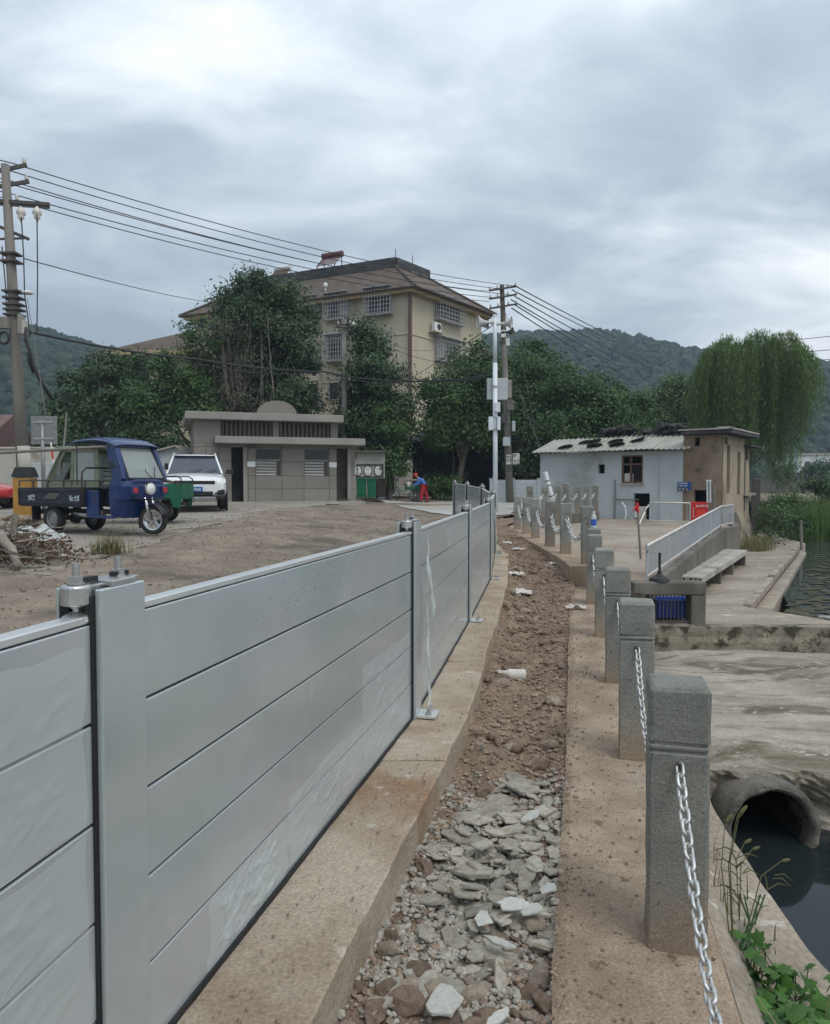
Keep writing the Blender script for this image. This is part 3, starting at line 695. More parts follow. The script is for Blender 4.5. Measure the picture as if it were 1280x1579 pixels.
tag(pw.build('low_parapet', M['conc_dark'], bevel=.02), 'low dark concrete parapet under the far bollard row before the sheds', 'parapet')
ord_ = ['leftmost', 'second from left', 'third from left', 'middle, slightly taller', 'fifth from left', 'sixth from left', 'rightmost']
for i, (x, y) in enumerate(R2):
    r = bollard(x, y, .60, 'stone bollard on the low parapet before the white shed, %s of seven' % ord_[i], -R(10 + 2 * i), 1.0 if i != 3 else 1.09)
    r['group'] = 'stone bollards on the low parapet'

def link_mesh():
    r, s, wr = .0138, .0125, .0054; pts = []
    for k in range(7): a = math.pi * k / 6; pts.append((s + r * math.sin(a), r * math.cos(a), 0))
    for k in range(7): a = math.pi * k / 6; pts.append((-s - r * math.sin(a), -r * math.cos(a), 0))
    return MB().tube(pts, wr, 8, closed=True)
LK = link_mesh(); LM = LK.mesh('link', True); LM.materials.append(M['galv'])
PITCHL = .0415
def sagline(a, b, sag, n=80):
    a = Vector(a); b = Vector(b); return [a.lerp(b, i / n) - Vector((0, 0, sag * 4 * (i / n) * (1 - i / n))) for i in range(n + 1)]
def along(pts, step):
    out = []; acc = 0; nxt = step / 2
    for p, q in zip(pts, pts[1:]):
        l = (q - p).length
        while acc + l >= nxt: out.append((p.lerp(q, (nxt - acc) / l), (q - p).normalized())); nxt += step
        acc += l
    return out
def chain(a, b, sag, lab, fine):
    pts = sagline(a, b, sag); seq = along(pts, PITCHL); mid = pts[len(pts) // 2]
    if fine:
        root = thing('chain', lab, 'chain', tuple(a), 0, 'chains hung between the bollards')
        for i, (p, t) in enumerate(seq):
            q = t.to_track_quat('X', 'Z') @ Matrix.Rotation(R(45) + (math.pi / 2) * (i % 2) + rng.uniform(-.25, .25), 3, 'X').to_quaternion()
            o = obj('link', LM, root, p - Vector(a)); o.rotation_mode = 'QUATERNION'; o.rotation_quaternion = q
    else:
        mb = MB(); st = 2.0
        base = link_mesh() if fine is False else None
        vs0 = [Vector(v) * st for v in LK.v]
        for i, (p, t) in enumerate(along(pts, PITCHL * st)):
            q = (t.to_track_quat('X', 'Z') @ Matrix.Rotation(R(45) + (math.pi / 2) * (i % 2), 3, 'X').to_quaternion()).to_matrix()
            mb.add([q @ v + p for v in vs0], LK.f)
        r = obj('chain', None, None) if False else thing('chain', lab, 'chain', tuple(a), 0, 'chains hung between the bollards')
        mb.build('chain_links', M['galv'], r, world=True, kind='stuff', smooth=True)
def hole(x, y, z, rz, s): return Vector((x - math.sin(rz) * .105 * s, y + math.cos(rz) * .105 * s, z + .665))
rzL = [-R(14.5), -R(15.5), -R(14), -R(13), -R(13), -R(13)]
chain(hole(*LOW[0], 0, rzL[0], -1), (.50, .76, .665), .36, 'bright chain in the foreground hanging from the nearest bollard', True)
nm = ['nearest', 'second', 'third', 'fourth', 'fifth', 'bottle-topped']
for i in range(5):
    chain(hole(*LOW[i + 1], 0, rzL[i + 1], -1), hole(*LOW[i], 0, rzL[i], 1), .37, 'chain sagging between the %s and %s bollards of the lower walkway' % (nm[i], nm[i + 1]), i < 2)
for i in range(5):
    chain(hole(*UPP[i + 1], ZU, 0, -1), hole(*UPP[i], ZU, 0, 1), .33, 'chain sagging between upper walkway bollards %s and %s' % (['one', 'two', 'three', 'four', 'five'][i], ['two', 'three', 'four', 'five', 'six'][i]), False)
for i in range(6):
    a = Vector((*R2[i + 1], 1.27)); b = Vector((*R2[i], 1.27)); d = (b - a).normalized() * .1
    chain(a + d, b - d, .2, 'chain on the low parapet, %s span counted from the left' % ['first', 'second', 'third', 'fourth', 'fifth', 'sixth'][i], False)

# bottle on the bollard
bt = thing('drink_bottle', 'clear plastic drink bottle with blue label and white cap standing on a bollard', 'bottle', (2.72, 11.33, .931))
M['blue'] = mat('blue_label', (.03, .10, .42), None, 4, .4)
M['bottle'] = glassmat('bottle_plastic', (.75, .8, .82), .5, .1)
MB().lathe([(.034, 0), (.036, .01), (.036, .06), (.034, .07), (.036, .08), (.036, .15), (.028, .19), (.014, .215), (.014, .23)], n=16).build('body', M['bottle'], bt, smooth=True)
MB().lathe([(.0375, .045), (.0375, .135)], n=16, cap=False).build('label_band', M['blue'], bt, smooth=True)
MB().lathe([(.017, .225), (.017, .25)], n=12).build('cap', M['white'], bt)
bt.scale = (1.15, 1.15, 1.05)

# ================================================================== RUBBLE
def rock_mesh(i, sub=2, flat=.65, jag=.25, m='stone'):
    bm = bmesh.new(); bmesh.ops.create_icosphere(bm, subdivisions=sub, radius=.5)
    for v in bm.verts:
        n_ = noise.fractal(v.co * 1.8 + Vector((i * 3.7, i, 1)), 1, 2, 3); v.co *= 1 + jag * n_ * 1.6; v.co.z *= flat; v.co.y *= .82
        # facet it
        for d in (Vector((1, .3, .4)), Vector((-.5, .8, .3)), Vector((.2, -.9, .5)), Vector((0, .1, 1))):
            d = d.normalized(); k = v.co.dot(d) - .36
            if k > 0: v.co -= d * k * .8
    me = bpy.data.meshes.new('stone'); bm.to_mesh(me); bm.free(); me.materials.append(M[m]); return me
M['stone'] = mat('rubble_stone', (.20, .165, .13), (.32, .265, .205), 5, .92, bump=.6, bscale=25, c3=(.17, .16, .145), s3=2, fine=.25, fscale=60, obr=.25)
M['slab'] = mat('broken_slab', (.25, .235, .195), (.355, .335, .285), 6, .88, bump=.35, bscale=50, c3=(.25, .19, .135), s3=4, t3=(.5, .68), c4=(.12, .12, .11), s4=70, t4=(.66, .7), fine=.3, fscale=130, obr=.28)
M['slab_white'] = mat('pale_slab', (.36, .36, .33), (.44, .44, .41), 8, .8, bump=.2, bscale=50, c4=(.28, .28, .26), s4=80, t4=(.66, .7), fine=.15, fscale=100, obr=.1)
ROCKS = [rock_mesh(i, 3 if i < 6 else 2) for i in range(10)]
def frag_mesh(i, m):
    r_ = random.Random(100 + i); n_ = r_.choice([4, 5, 5, 6, 7]); el = r_.uniform(.35, .95); pts = []
    for k in range(n_):
        a = 2 * math.pi * (k + r_.uniform(-.3, .3)) / n_; rad = r_.uniform(.36, .56); pts.append(Vector((math.cos(a) * rad, math.sin(a) * rad * el, 0)))
    out = []
    for k in range(n_):                                                    # rough broken edges
        a, b = pts[k], pts[(k + 1) % n_]
        for t in (0, .33, .66):
            p = a.lerp(b, t); 
            if t: p = p + Vector((r_.gauss(0, .018), r_.gauss(0, .018), 0))
            out.append(p)
    th = r_.uniform(.10, .17); mb = MB(); q = len(out)
    vs = [(p.x, p.y, -th / 2) for p in out] + [(p.x * r_.uniform(.97, 1.05), p.y * r_.uniform(.97, 1.05), 0) for p in out] + [(p.x * .97, p.y * .97, th / 2 + r_.uniform(-.006, .006)) for p in out]
    fs = [tuple(range(q - 1, -1, -1)), tuple(range(2 * q, 3 * q))] + [(l * q + k, l * q + (k + 1) % q, (l + 1) * q + (k + 1) % q, (l + 1) * q + k) for l in (0, 1) for k in range(q)]
    me = mb.add(vs, fs).mesh('slab_fragment'); me.materials.append(M[m]); return me
FR = [frag_mesh(i, 'slab') for i in range(18)]; FW = [frag_mesh(50 + i, 'slab_white') for i in range(5)]
def tx(Y, t): return plinth_edge(Y) + (wl(Y) - plinth_edge(Y)) * t
heap = thing('rubble_heap', 'heap of broken grey stone slabs and cobbles lying in the trench near the camera', 'rubble', (tx(3.1, .5), 3.1, 0))
H0 = Vector(heap.location)
placed = []
def put_frag(me, x, Y, s, lift, tilt=.17, yaw=None):
    z = soil_h(x, Y) + lift
    obj('slab_fragment', me, heap, Vector((x, Y, z)) - H0, (rng.gauss(0, tilt), rng.gauss(0, tilt), rng.uniform(0, 6.28) if yaw is None else yaw), (s * 1.15, s * rng.uniform(.85, 1.2), s * rng.uniform(.35, .8)))
for k in range(262):
    Y = rng.triangular(2.15, 4.25, 3.2); t = min(.97, max(.04, rng.gauss(.58, .27)))
    if t > .9 and Y < 2.6: continue
    s = rng.choice([.03, .04, .05, .06, .07, .09, .11, .14, .17]) * rng.uniform(.85, 1.15)
    hl = .055 * math.exp(-((t - .62) / .35) ** 2) * math.exp(-((Y - 3.15) / .7) ** 2)
    put_frag(rng.choice(FR), tx(Y, t), Y, s, hl * rng.random() + .008 + s * .04)
for (px, py, s) in ((793, 1383, .13), (820, 1392, .08), (770, 1432, .11), (818, 1247, .13), (685, 1528, .12), (845, 1362, .08), (767, 1565, .10), (745, 1395, .09)):
    p = G(px, py, .05); put_frag(rng.choice(FW), p.x, p.y, s, .075, .12)
for k in range(38):
    Y = rng.uniform(1.9, 2.75); t = rng.uniform(.05, .97); x = tx(Y, t); s = rng.choice([.04, .05, .06, .08, .1])
    obj('cobble', rng.choice(ROCKS), heap, Vector((x, Y, soil_h(x, Y) + s * .2)) - H0, (rng.uniform(-.4, .4), rng.uniform(-.4, .4), rng.uniform(0, 6.28)), (s * 1.1, s, s * rng.uniform(.7, 1)))
# stones and clods in the trench soil, big ones as parts
M['clod'] = mat('soil_clod', (.18, .13, .095), (.28, .21, .155), 5, .95, bump=.8, bscale=30, c3=(.13, .09, .065), s3=2, fine=.3, fscale=70, obr=.22)
CL = [rock_mesh(20 + i, 2, .7, .4, 'clod') for i in range(6)]
for k in range(215):
    Y = 2.2 + 12 * rng.random() ** 1.6; t = rng.uniform(.02, .98)
    if 2.5 < Y < 4.0 and .25 < t < .95: continue
    x = tx(Y, t); s = rng.choice([.03, .04, .05, .06, .08, .11]) * (1 + .05 * Y)
    obj('stone', rng.choice(CL + ROCKS[:3]), TRENCH, (x, Y, soil_h(x, Y) + s * .12), (rng.uniform(-.5, .5), rng.uniform(-.5, .5), rng.uniform(0, 6.28)), (s, s * rng.uniform(.7, 1.1), s * rng.uniform(.6, 1)))
def scatter(name, src, spots, m):
    """many small pebbles joined into one mesh"""
    base = [np.array([v.co[:] for v in me.vertices]) for me in src]; fb = [[tuple(p.vertices) for p in me.polygons] for me in src]
    V = []; Fc = []; o = 0
    for (x, y, z, s) in spots:
        k = rng.randrange(len(src)); a = rng.uniform(0, 6.28); c, d = math.cos(a), math.sin(a); b = base[k] * np.array([s, s * rng.uniform(.7, 1), s * rng.uniform(.6, 1)])
        tlt = rng.uniform(-.5, .5); b2 = b.copy(); b2[:, 1] = b[:, 1] * math.cos(tlt) - b[:, 2] * math.sin(tlt); b2[:, 2] = b[:, 1] * math.sin(tlt) + b[:, 2] * math.cos(tlt)
        V.append(np.stack([b2[:, 0] * c - b2[:, 1] * d + x, b2[:, 0] * d + b2[:, 1] * c + y, b2[:, 2] + z], 1)); Fc += [tuple(i + o for i in f) for f in fb[k]]; o += len(b)
    me = bpy.data.meshes.new(name); me.from_pydata(np.concatenate(V).tolist(), [], Fc); me.materials.append(m); return obj(name, me, kind='stuff')
def small_rock(i, flat=.7):
    bm = bmesh.new(); bmesh.ops.create_icosphere(bm, subdivisions=1, radius=.5)
    for v in bm.verts: v.co *= rng.uniform(.7, 1.15); v.co.z *= flat
    me = bpy.data.meshes.new('pebble'); bm.to_mesh(me); bm.free(); return me
PB = [small_rock(i) for i in range(8)]
M['grit'] = mat('grey_grit', (.22, .205, .175), (.34, .32, .28), 25, .9, fine=.35, fscale=90, rand=False)
sp = []
for k in range(8000):
    Y = rng.triangular(2.0, 4.3, 2.9); x = tx(Y, min(.99, max(.01, rng.gauss(.5, .26)))); s = .008 + .036 * rng.random() ** 2.2; sp.append((x, Y, soil_h(x, Y) + s * .25, s))
scatter('grey_gravel', PB, sp, M['grit'])
sp = []
for k in range(9000):
    Y = 2.0 + 17 * rng.random() ** 1.7; x = tx(Y, rng.uniform(0, 1.0)); s = (.008 + .03 * rng.random() ** 3) * (1 + .06 * Y); sp.append((x, Y, soil_h(x, Y) + s * .2, s))
scatter('soil_crumbs', PB, sp, M['clod'])
sp = []
for k in range(3200):                                                       # crumbs strewn on the walkway and plinth
    Y = 1.9 + 8 * rng.random() ** 1.5; a, b = wl(Y), bx(Y) + .13; x = a + (b - a) * rng.random() ** 2.6; s = .004 + .018 * rng.random() ** 3.5; sp.append((x, Y, .002 + s * .3, s))
for k in range(700):
    Y = 1.9 + 8 * rng.random() ** 1.5; e = plinth_edge(Y); x = fx(Y) + .1 + (e - fx(Y) - .12) * rng.random(); s = .004 + .014 * rng.random() ** 4; sp.append((x, Y, pz(Y) + .004 + s * .3, s))
scatter('loose_crumbs', PB, sp, M['clod'])
sp = []
for k in range(14000):                                                      # loose stones on the dirt lot
    Y = 2.5 + 24 * rng.random() ** 1.3; x = fx(min(Y, 24)) - .3 - 11 * rng.random() ** 1.2; s = .012 + .05 * rng.random() ** 5; sp.append((x, Y, lotz(x, Y) - .012 + s * .15, s))
scatter('dirt_pebbles', PB, sp, M['stone'])

# litter in the trench
M['paper'] = mat('dirty_white_paper', (.48, .46, .43), (.58, .56, .53), 6, .8, c3=(.33, .26, .2), s3=4)
def crumple(name, lab, cat, x, y, z, sx, sy, h, m, rz=0, group=None, seed=0):
    r = MB(); n = 14
    def fn(u, v):
        e = 1 - .25 * abs(noise.noise(Vector((u * 3, v * 3, seed + 4)))); return ((u - .5) * sx * e, (v - .5) * sy * e, h * (.5 + noise.fractal(Vector((u * 2.7, v * 2.7, seed)), 1, 2, 3)) * (1 - .5 * (abs(u - .5) + abs(v - .5))))
    r.grid(fn, n, n); o = r.build(name, m, None, smooth=False, solid=.004); o.location = (x, y, z); o.rotation_euler.z = rz; return tag(o, lab, cat, group)
for i, (px, py, sx, sy, lab) in enumerate([(795, 888, .28, .2, 'crumpled white sheet lying on the soil beside the plinth'), (800, 914, .42, .22, 'larger torn white sheet lying on the soil near the plinth edge'),
        (778, 836, .35, .16, 'farthest scrap of white plastic in the trench, near the mast end'), (800, 846, .3, .14, 'thin white scrap in the trench just before the far one'), (888, 940, .26, .12, 'flat pale scrap lying at the walkway side of the trench'),
        (856, 872, .22, .14, 'pale green scrap lying on the soil near the step')]):
    p = P(px, py, 5)
    for _ in range(30):
        lo = G(px, py, soilz(p.y) if _ else .0); p = lo
    crumple('litter_sheet', lab, 'litter', p.x, p.y, soil_h(p.x, p.y) + .02, sx, sy, .06, M['paper'], rng.uniform(-.6, .6), 'scraps of sheet in the trench', i)
p = G(797, 1033, 0.02)
rl = thing('foam_roll', 'short dirty white roll of foam lying in the trench soil', 'roll', (p.x, p.y, soil_h(p.x, p.y) + .045), R(-8))
MB().lathe([(.02, -.075), (.05, -.075), (.052, -.06), (.052, .06), (.05, .075), (.03, .078)], n=20, axis='X').build('roll_body', M['paper'], rl, smooth=False, bevel=.004)
crumple('torn_wrap', None, None, 0, 0, 0, .16, .1, .05, M['paper'], .5).parent = rl
bpy.data.objects['torn_wrap'].location = (-.1, .06, -.02)

# dead leaves and scraps blown over the lot
n_ = 800; Yl = 3 + 24 * nr.random(n_) ** 1.2; xl_ = np.array([fx(min(y, 24)) for y in Yl]) - .4 - 11 * nr.random(n_) ** 1.1
zl = np.array([lotz(x, y) for x, y in zip(xl_, Yl)]) + .004; M['dead'] = leafmat('dead_leaves', (.06, .035, .02), (.16, .10, .06), .8, .1, bright=(.30, .26, .20))
obj('blown_leaves', leaf_mesh('blown_leaves', np.stack([xl_, Yl, zl], 1), nr.normal(size=(n_, 3)) * .35 + np.array([0, 0, 1]), nr.uniform(.015, .055, n_), M['dead'], .6), kind='stuff')
# ================================================================== SHEDS ON THE RIGHT
M['shed_white'] = mat('grey_white_render', (.36, .40, .41), (.43, .47, .48), .8, .85, bump=.15, bscale=30, c3=(.29, .31, .29), s3=.5, c4=(.24, .23, .21), s4=3, t4=(.68, .8), fine=.06, fscale=30)
M['shed_brown'] = mat('brown_soot_wall', (.17, .125, .085), (.26, .20, .145), 1.2, .92, bump=.4, bscale=18, c3=(.085, .065, .05), s3=.8, fine=.2, fscale=30)
M['shed_cream'] = mat('cream_wall', (.29, .24, .172), (.37, .315, .235), .9, .9, bump=.3, bscale=20, c3=(.17, .135, .095), s3=.8, t3=(.5, .66), stretch=(1, 1, .4), fine=.12, fscale=30)
M['sheet'] = mat('weathered_sheet_roof', (.23, .23, .195), (.33, .33, .285), 1.2, .65, bump=.1, c3=(.20, .185, .14), s3=1.0, fine=.15, fscale=14)
M['roof_dark'] = mat('dark_roof_slab', (.035, .035, .036), (.07, .07, .068), 1.5, .9, bump=.3, c3=(.16, .155, .14), s3=.9)
M['base_wall'] = mat('stained_base_wall', (.25, .21, .15), (.33, .28, .205), .9, .92, bump=.4, c3=(.09, .08, .065), s3=.7, t3=(.46, .62), fine=.2)
C = Vector((10.43, 25.4, 0)); Lc = Vector((4.95, 29.5, 0)); fd = (Lc - C).normalized(); bd = Vector((-fd.y, fd.x, 0)); bd = bd if bd.y > 0 else -bd
S1 = C + fd * ((Lc - C).length * .188)                                     # where the white shed meets the brown house
def wallplane(A, t, n, segs, m, name, parent, holes, z0, z1, th=.2):
    """wall A + t*s, outer face on A side, thickness along n (inwards), rectangular holes (s0,s1,za,zb)"""
    s_len = segs; xs = sorted({0, s_len} | {h[0] for h in holes} | {h[1] for h in holes}); zs = sorted({z0, z1} | {h[2] for h in holes} | {h[3] for h in holes})
    mb = MB()
    for i in range(len(xs) - 1):
        runs = []
        for j in range(len(zs) - 1):
            cx, cz = (xs[i] + xs[i + 1]) / 2, (zs[j] + zs[j + 1]) / 2
            if any(h[0] < cx < h[1] and h[2] < cz < h[3] for h in holes): continue
            if runs and abs(runs[-1][1] - zs[j]) < 1e-6: runs[-1][1] = zs[j + 1]
            else: runs.append([zs[j], zs[j + 1]])
        for a, b in runs:
            p = A + t * xs[i]; q = A + t * xs[i + 1]
            pr = [p, q, q + n * th, p + n * th]
            mb.ext([Vector((v.x, v.y, a)) for v in pr], None, (0, 0, b - a))
    return mb.build(name, m, parent, world=True)
def wbox(mb, A, t, n, s0, s1, o0, o1, z0, z1):
    mb.ext([Vector((*(A + t * s + n * o).xy, z0)) for s, o in ((s0, o0), (s1, o0), (s1, o1), (s0, o1))], None, (0, 0, z1 - z0)); return mb
def plant_mesh(): pass

ws = thing('white_shed', 'low grey-white shed with corrugated sheet roof and barred window', 'shed', tuple(S1), 0)
t = -fd; n = bd                                                            # along left->right, inwards
A = Lc; LEN = (S1 - Lc).length; WT = 2.78
def s_of(px): # along-wall position seen at pixel column px
    k = (px - 640) / F_PX; return (k * A.y - A.x) / (t.x - k * t.y)
win = (s_of(958), s_of(991), 1.62, 2.64); sm = (s_of(922), s_of(932), 1.98, 2.32); dr = (s_of(977), s_of(1002), .2, 1.25)
wallplane(A, t, n, LEN, M['shed_white'], 'wall', ws, [win, sm, dr], -.4, WT)
mb = MB(); wbox(mb, A, t, n, 0, .2, .2, 2.6, -.4, WT); wbox(mb, A, t, n, 0, LEN, 2.4, 2.6, -.4, WT + .3); mb.build('back_wall', M['shed_white'], ws, world=True)
mb = MB(); wbox(mb, A, t, n, s_of(1018), LEN, -.05, -.002, -.4, WT - .01); mb.build('wall_pier', M['shed_white'], ws, world=True)
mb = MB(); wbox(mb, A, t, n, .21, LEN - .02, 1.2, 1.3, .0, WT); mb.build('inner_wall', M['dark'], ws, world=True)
M['win_frame'] = mat('brown_wood_frame', (.10, .055, .04), (.15, .085, .06), 8, .7)
wf = MB()
for s in (win[0] + .03, (win[0] * .58 + win[1] * .42), win[1] - .03): wbox(wf, A, t, n, s - .03, s + .03, .03, .1, win[2], win[3])
for z in (win[2], win[3] - .36, win[3] - .06): wbox(wf, A, t, n, win[0], win[1], .035, .095, z, z + .06)
fo = wf.build('window_frame', M['win_frame'], ws, world=True)
wb = MB()
for k in range(7):
    s = win[0] * .56 + win[1] * .44 + (win[1] - win[0]) * .55 * (k + .5) / 7.6; wb.tube([Vector((*(A + t * s + n * .06).xy, z)) for z in (win[2] + .05, win[3] - .35)], .009, 5)
wb.build('window_bars', M['iron'], fo, world=True)
mb = MB(); wbox(mb, A, t, n, win[0] + .08, win[0] + .42, .10, .115, win[2] + .06, win[2] + .36); mb.build('paper_patch', M['paper'], fo, world=True)
mb = MB(); wbox(mb, A, t, n, win[0] - .05, win[1] + .05, -.06, .05, win[2] - .06, win[2]); mb.build('sill', M['conc'], fo, world=True)
# corrugated lean-to roof
e0 = A - t * .25 - n * .35; rl_ = LEN + .55
def roofpt(s, v, amp=.02):
    p = e0 + t * s + n * (2.1 * v); return Vector((p.x, p.y, 2.80 + .62 * v + amp * math.sin(s * 2 * math.pi / .2) + .03 * noise.noise(Vector((s * .8, v * 2, 3)))))
k = 0; s = 0
while s < rl_ - .1:
    w_ = min(.98, rl_ - s); mb = MB(); dz = rng.uniform(-.012, .02); sk = rng.uniform(-.05, .06)
    mb.grid(lambda u, v: roofpt(s + w_ * u, v * (1 + sk) - sk * 0 ) + Vector((0, 0, dz)) - n * (sk if v < .5 else 0), 20, 6)
    mb.build('roof_sheet', M['sheet'], ws, world=True, smooth=True, solid=.008); s += .96
# tyres and stones weighing the sheets down
tb = MB().lathe([(.31, -.04), (.34, 0), (.31, .04), (.26, .04), (.245, .0), (.26, -.04)], n=20); TYM = tb.mesh('old_tyre'); TYM.materials.append(M['roof_dark'])
for i, (px, v) in enumerate([(872, .30), (893, .62), (918, .28), (940, .6), (952, .3), (974, .62), (905, .62)]):
    kk = (px - 640) / F_PX; s = ((kk * A.y - A.x) / (t.x - kk * t.y)) + .1; p = roofpt(s, v)
    obj('old_tyre', TYM, None, (p.x, p.y, p.z + .06), (-.28, .0, rng.random()), (.9, .9, .42), label='worn black tyre laid flat on the corrugated shed roof, ' + ['leftmost one by the eave', 'upper second from the left', 'lower one above the small window', 'upper one above the small window', 'lower one beside the barred window', 'rightmost one above the barred window', 'upper between them'][i], cat='tyre', group='old tyres on the sheet roof')
# pipes and weeds on the white wall
mb = MB(); mb.tube([Vector((*(A + t * s_of(949) - n * .05).xy, z)) for z in (.3, 1.75)], .025, 8); mb.tube([Vector((*(A + t * s - n * .05).xy, 1.02)) for s in (s_of(949), s_of(986))], .02, 8)
mb.build('wall_conduit', M['pole'], ws, world=True)
pts = [Vector((*(A + t * s_of(px) - n * .12).xy, z)) for px, z in ((961, .92), (966, .75), (968, .5), (966, .3))]
tag(MB().tube(pts, .035, 8).build('white_hose', M['white']), 'bent white pipe standing against the white shed wall', 'pipe')

bh = thing('brown_house', 'flat-roofed old house with brown front and cream side wall by the water', 'house', tuple(C), 0)
A = C; t = fd; HT = 3.28; Lb = (S1 - C).length
def s_of2(px): k_ = (px - 640) / F_PX; return (k_ * C.y - C.x) / (t.x - k_ * t.y)
h1 = (s_of2(1089), s_of2(1070), .95, 1.38); h2 = (s_of2(1078), s_of2(1070), 2.9, 3.2)
wallplane(A, t, bd, Lb, M['shed_brown'], 'front_wall', bh, [h1, h2], -.9, HT)
t2 = bd; n2 = fd
def s_of3(px): k_ = (px - 640) / F_PX; return (k_ * C.y - C.x) / (t2.x - k_ * t2.y)
sl = [(s_of3(1120), s_of3(1125), 1.25, 2.95), (s_of3(1116), s_of3(1121), 2.96, 3.2), (s_of3(1136.5), s_of3(1141), 1.2, 2.75)]
wallplane(A + t2 * .002, t2, n2, s_of3(1147), M['shed_cream'], 'side_wall', bh, sl, .55, HT)
mb = MB()
for (a, b, o) in ((0, s_of3(1147), .0),):                                   # battered base
    q = 12
    for j in range(q):
        sa, sb = a + (b + .4 - a) * j / q, a + (b + .4 - a) * (j + 1) / q
        vs = []
        for s in (sa, sb):
            for z, out in ((.56, .02), (-.1, .20), (-.9, .42)): p = A + t2 * s - n2 * out - t2 * (out if j == 0 and s == sa else 0); vs.append((p.x, p.y, z))
        mb.add(vs, [(0, 3, 4, 1), (1, 4, 5, 2)])
mb.build('battered_base', M['base_wall'], bh, world=True, solid=.1)
mb = MB(); q = s_of3(1147); wbox(mb, A, t2, n2, q, q + .2, 0, 3, -.9, HT); wbox(mb, A, t2, n2, .25, q, .22, .32, .4, HT); wbox(mb, A, t, bd, .25, Lb + 4.5, 2.9, 3.1, -.5, HT); wbox(mb, A, t, bd, .3, Lb, .8, .9, .0, HT)
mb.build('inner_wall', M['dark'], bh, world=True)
mb = MB(); q0 = s_of3(1147) - .02; q1 = s_of3(1160); wbox(mb, A, t2, n2, q0, q1, .12, 2.4, -.9, 2.35); wbox(mb, A, t2, n2, q0, q1, .12, .3, 2.35, 2.5); mb.build('annex_wall', M['shed_cream'], bh, world=True)
mb = MB(); wbox(mb, A, t2, n2, q0 - .1, q1 + .25, -.25, 2.6, 2.98, 3.05); mb.build('annex_roof', M['roof_dark'], bh, world=True)
mb = MB()
for s in (q0 + .1, (q0 + q1) / 2, q1 - .08): wbox(mb, A, t2, n2, s - .06, s + .06, .13, .25, 2.35, 2.98)
mb.build('annex_post', M['shed_cream'], bh, world=True)
mb = MB(); wbox(mb, A, t2, n2, q0 - .1, q1 + .05, -.12, .1, 1.15, 1.25); mb.build('wall_ledge', M['shed_cream'], bh, world=True)
mb = MB(); rr = [A - t * .0 - bd * .35 - n2 * .4, A + t * Lb - bd * .33, A + t * (Lb + .02) + bd * 1.55, A + t * (Lb + 4.6) + bd * 1.75, A + t * (Lb + 4.6) + bd * 3.2, A + bd * 3.6 - n2 * .4]
mb.ext([Vector((p.x, p.y, HT + .02)) for p in rr], None, (0, 0, .13)); mb.build('roof_slab', M['roof_dark'], bh, world=True, bevel=.01)
mb = MB(); p0 = A - bd * .37 - n2 * .42; mb.ext([Vector((*p.xy, HT + .15)) for p in (p0, p0 + t * (Lb + .5), p0 + t * (Lb + .5) + bd * .12, p0 + bd * .12)], None, (0, 0, .05)); mb.ext([Vector((*p.xy, HT + .15)) for p in (p0, p0 + bd * 3.9, p0 + bd * 3.9 + t * .12, p0 + t * .12)], None, (0, 0, .05))
mb.build('roof_edge', M['conc'], bh, world=True)
# junk on the flat roof
M['junk'] = mat('charred_junk', (.018, .018, .018), (.05, .048, .045), 6, .9, bump=.5)
def roofp(px, dep): k_ = (px - 640) / F_PX; q = (A + bd * dep); s = (k_ * q.y - q.x) / (t.x - k_ * t.y); return q + t * s
for i, (px0, px1, dep, h, lab) in enumerate([(1010, 1062, 1.9, .6, 'black heap of charred junk on the flat house roof, the right one'), (922, 985, 2.3, .55, 'long dark heap of junk towards the left end of the flat roof'), (985, 1010, 2.2, .45, 'low dark heap of junk between two bigger roof heaps')]):
    a = roofp(px0, dep); b = roofp(px1, dep); r = thing('junk_heap', lab, 'junk heap', tuple((a + b) / 2) [:2] + (HT + .15,), 0, 'junk heaps on the flat roof'); r0 = Vector(r.location)
    for k in range(26 if i != 2 else 9):
        c = a.lerp(b, rng.random()) + bd * rng.uniform(-.25, .25); mb = MB(); s = rng.uniform(.1, .3)
        mb.box((c.x, c.y, HT + .15 + h * rng.random() * .6 + s * .1), (s * 1.5, s, s * rng.uniform(.4, 1) ), 0, Matrix.Rotation(rng.uniform(0, 3), 4, 'Z') @ Matrix.Rotation(rng.uniform(-.5, .5), 4, 'X') @ Matrix.Rotation(rng.uniform(-.5, .5), 4, 'Y'))
        mb.build('scrap_piece', M['junk'], r, world=True, bevel=.02)
p = roofp(1115, 1.2); r = thing('roof_block', 'pale concrete block on the flat roof near the corner', 'block', (p.x, p.y, HT + .15)); MB().box((0, 0, .09), (.5, .3, .18)).build('block', M['conc'], r, bevel=.02)

# glyph-like lettering that is too small in the photograph to read: strokes in a cell
def glyphs(name, m, parent, rows, cw, ch, origin, ux, uz, un, seed=3, gap=.25, style='cjk'):
    r_ = random.Random(seed); mb = MB(); o = Vector(origin); ux, uz, un = Vector(ux), Vector(uz), Vector(un)
    for (row, n_, h_) in rows:
        for i in range(n_):
            b = o + ux * (i * cw * (1 + gap)) + uz * (-row); th = h_ * .11
            def st(x0, y0, x1, y1):
                mb.bar(b + ux * (x0 * cw) + uz * (y0 * h_) + un * .003, b + ux * (x1 * cw) + uz * (y1 * h_) + un * .003, th, .004, up=un)
            for y in r_.sample([.05, .27, .5, .72, .95], 3): st(r_.uniform(0, .2), y, r_.uniform(.8, 1), y)
            for x in r_.sample([.08, .35, .5, .65, .92], 2): st(x, r_.uniform(0, .2), x, r_.uniform(.75, 1))
            if r_.random() < .6: st(.5, .5, r_.choice([.1, .9]), .05)
    return mb.build(name, m, parent, world=True)
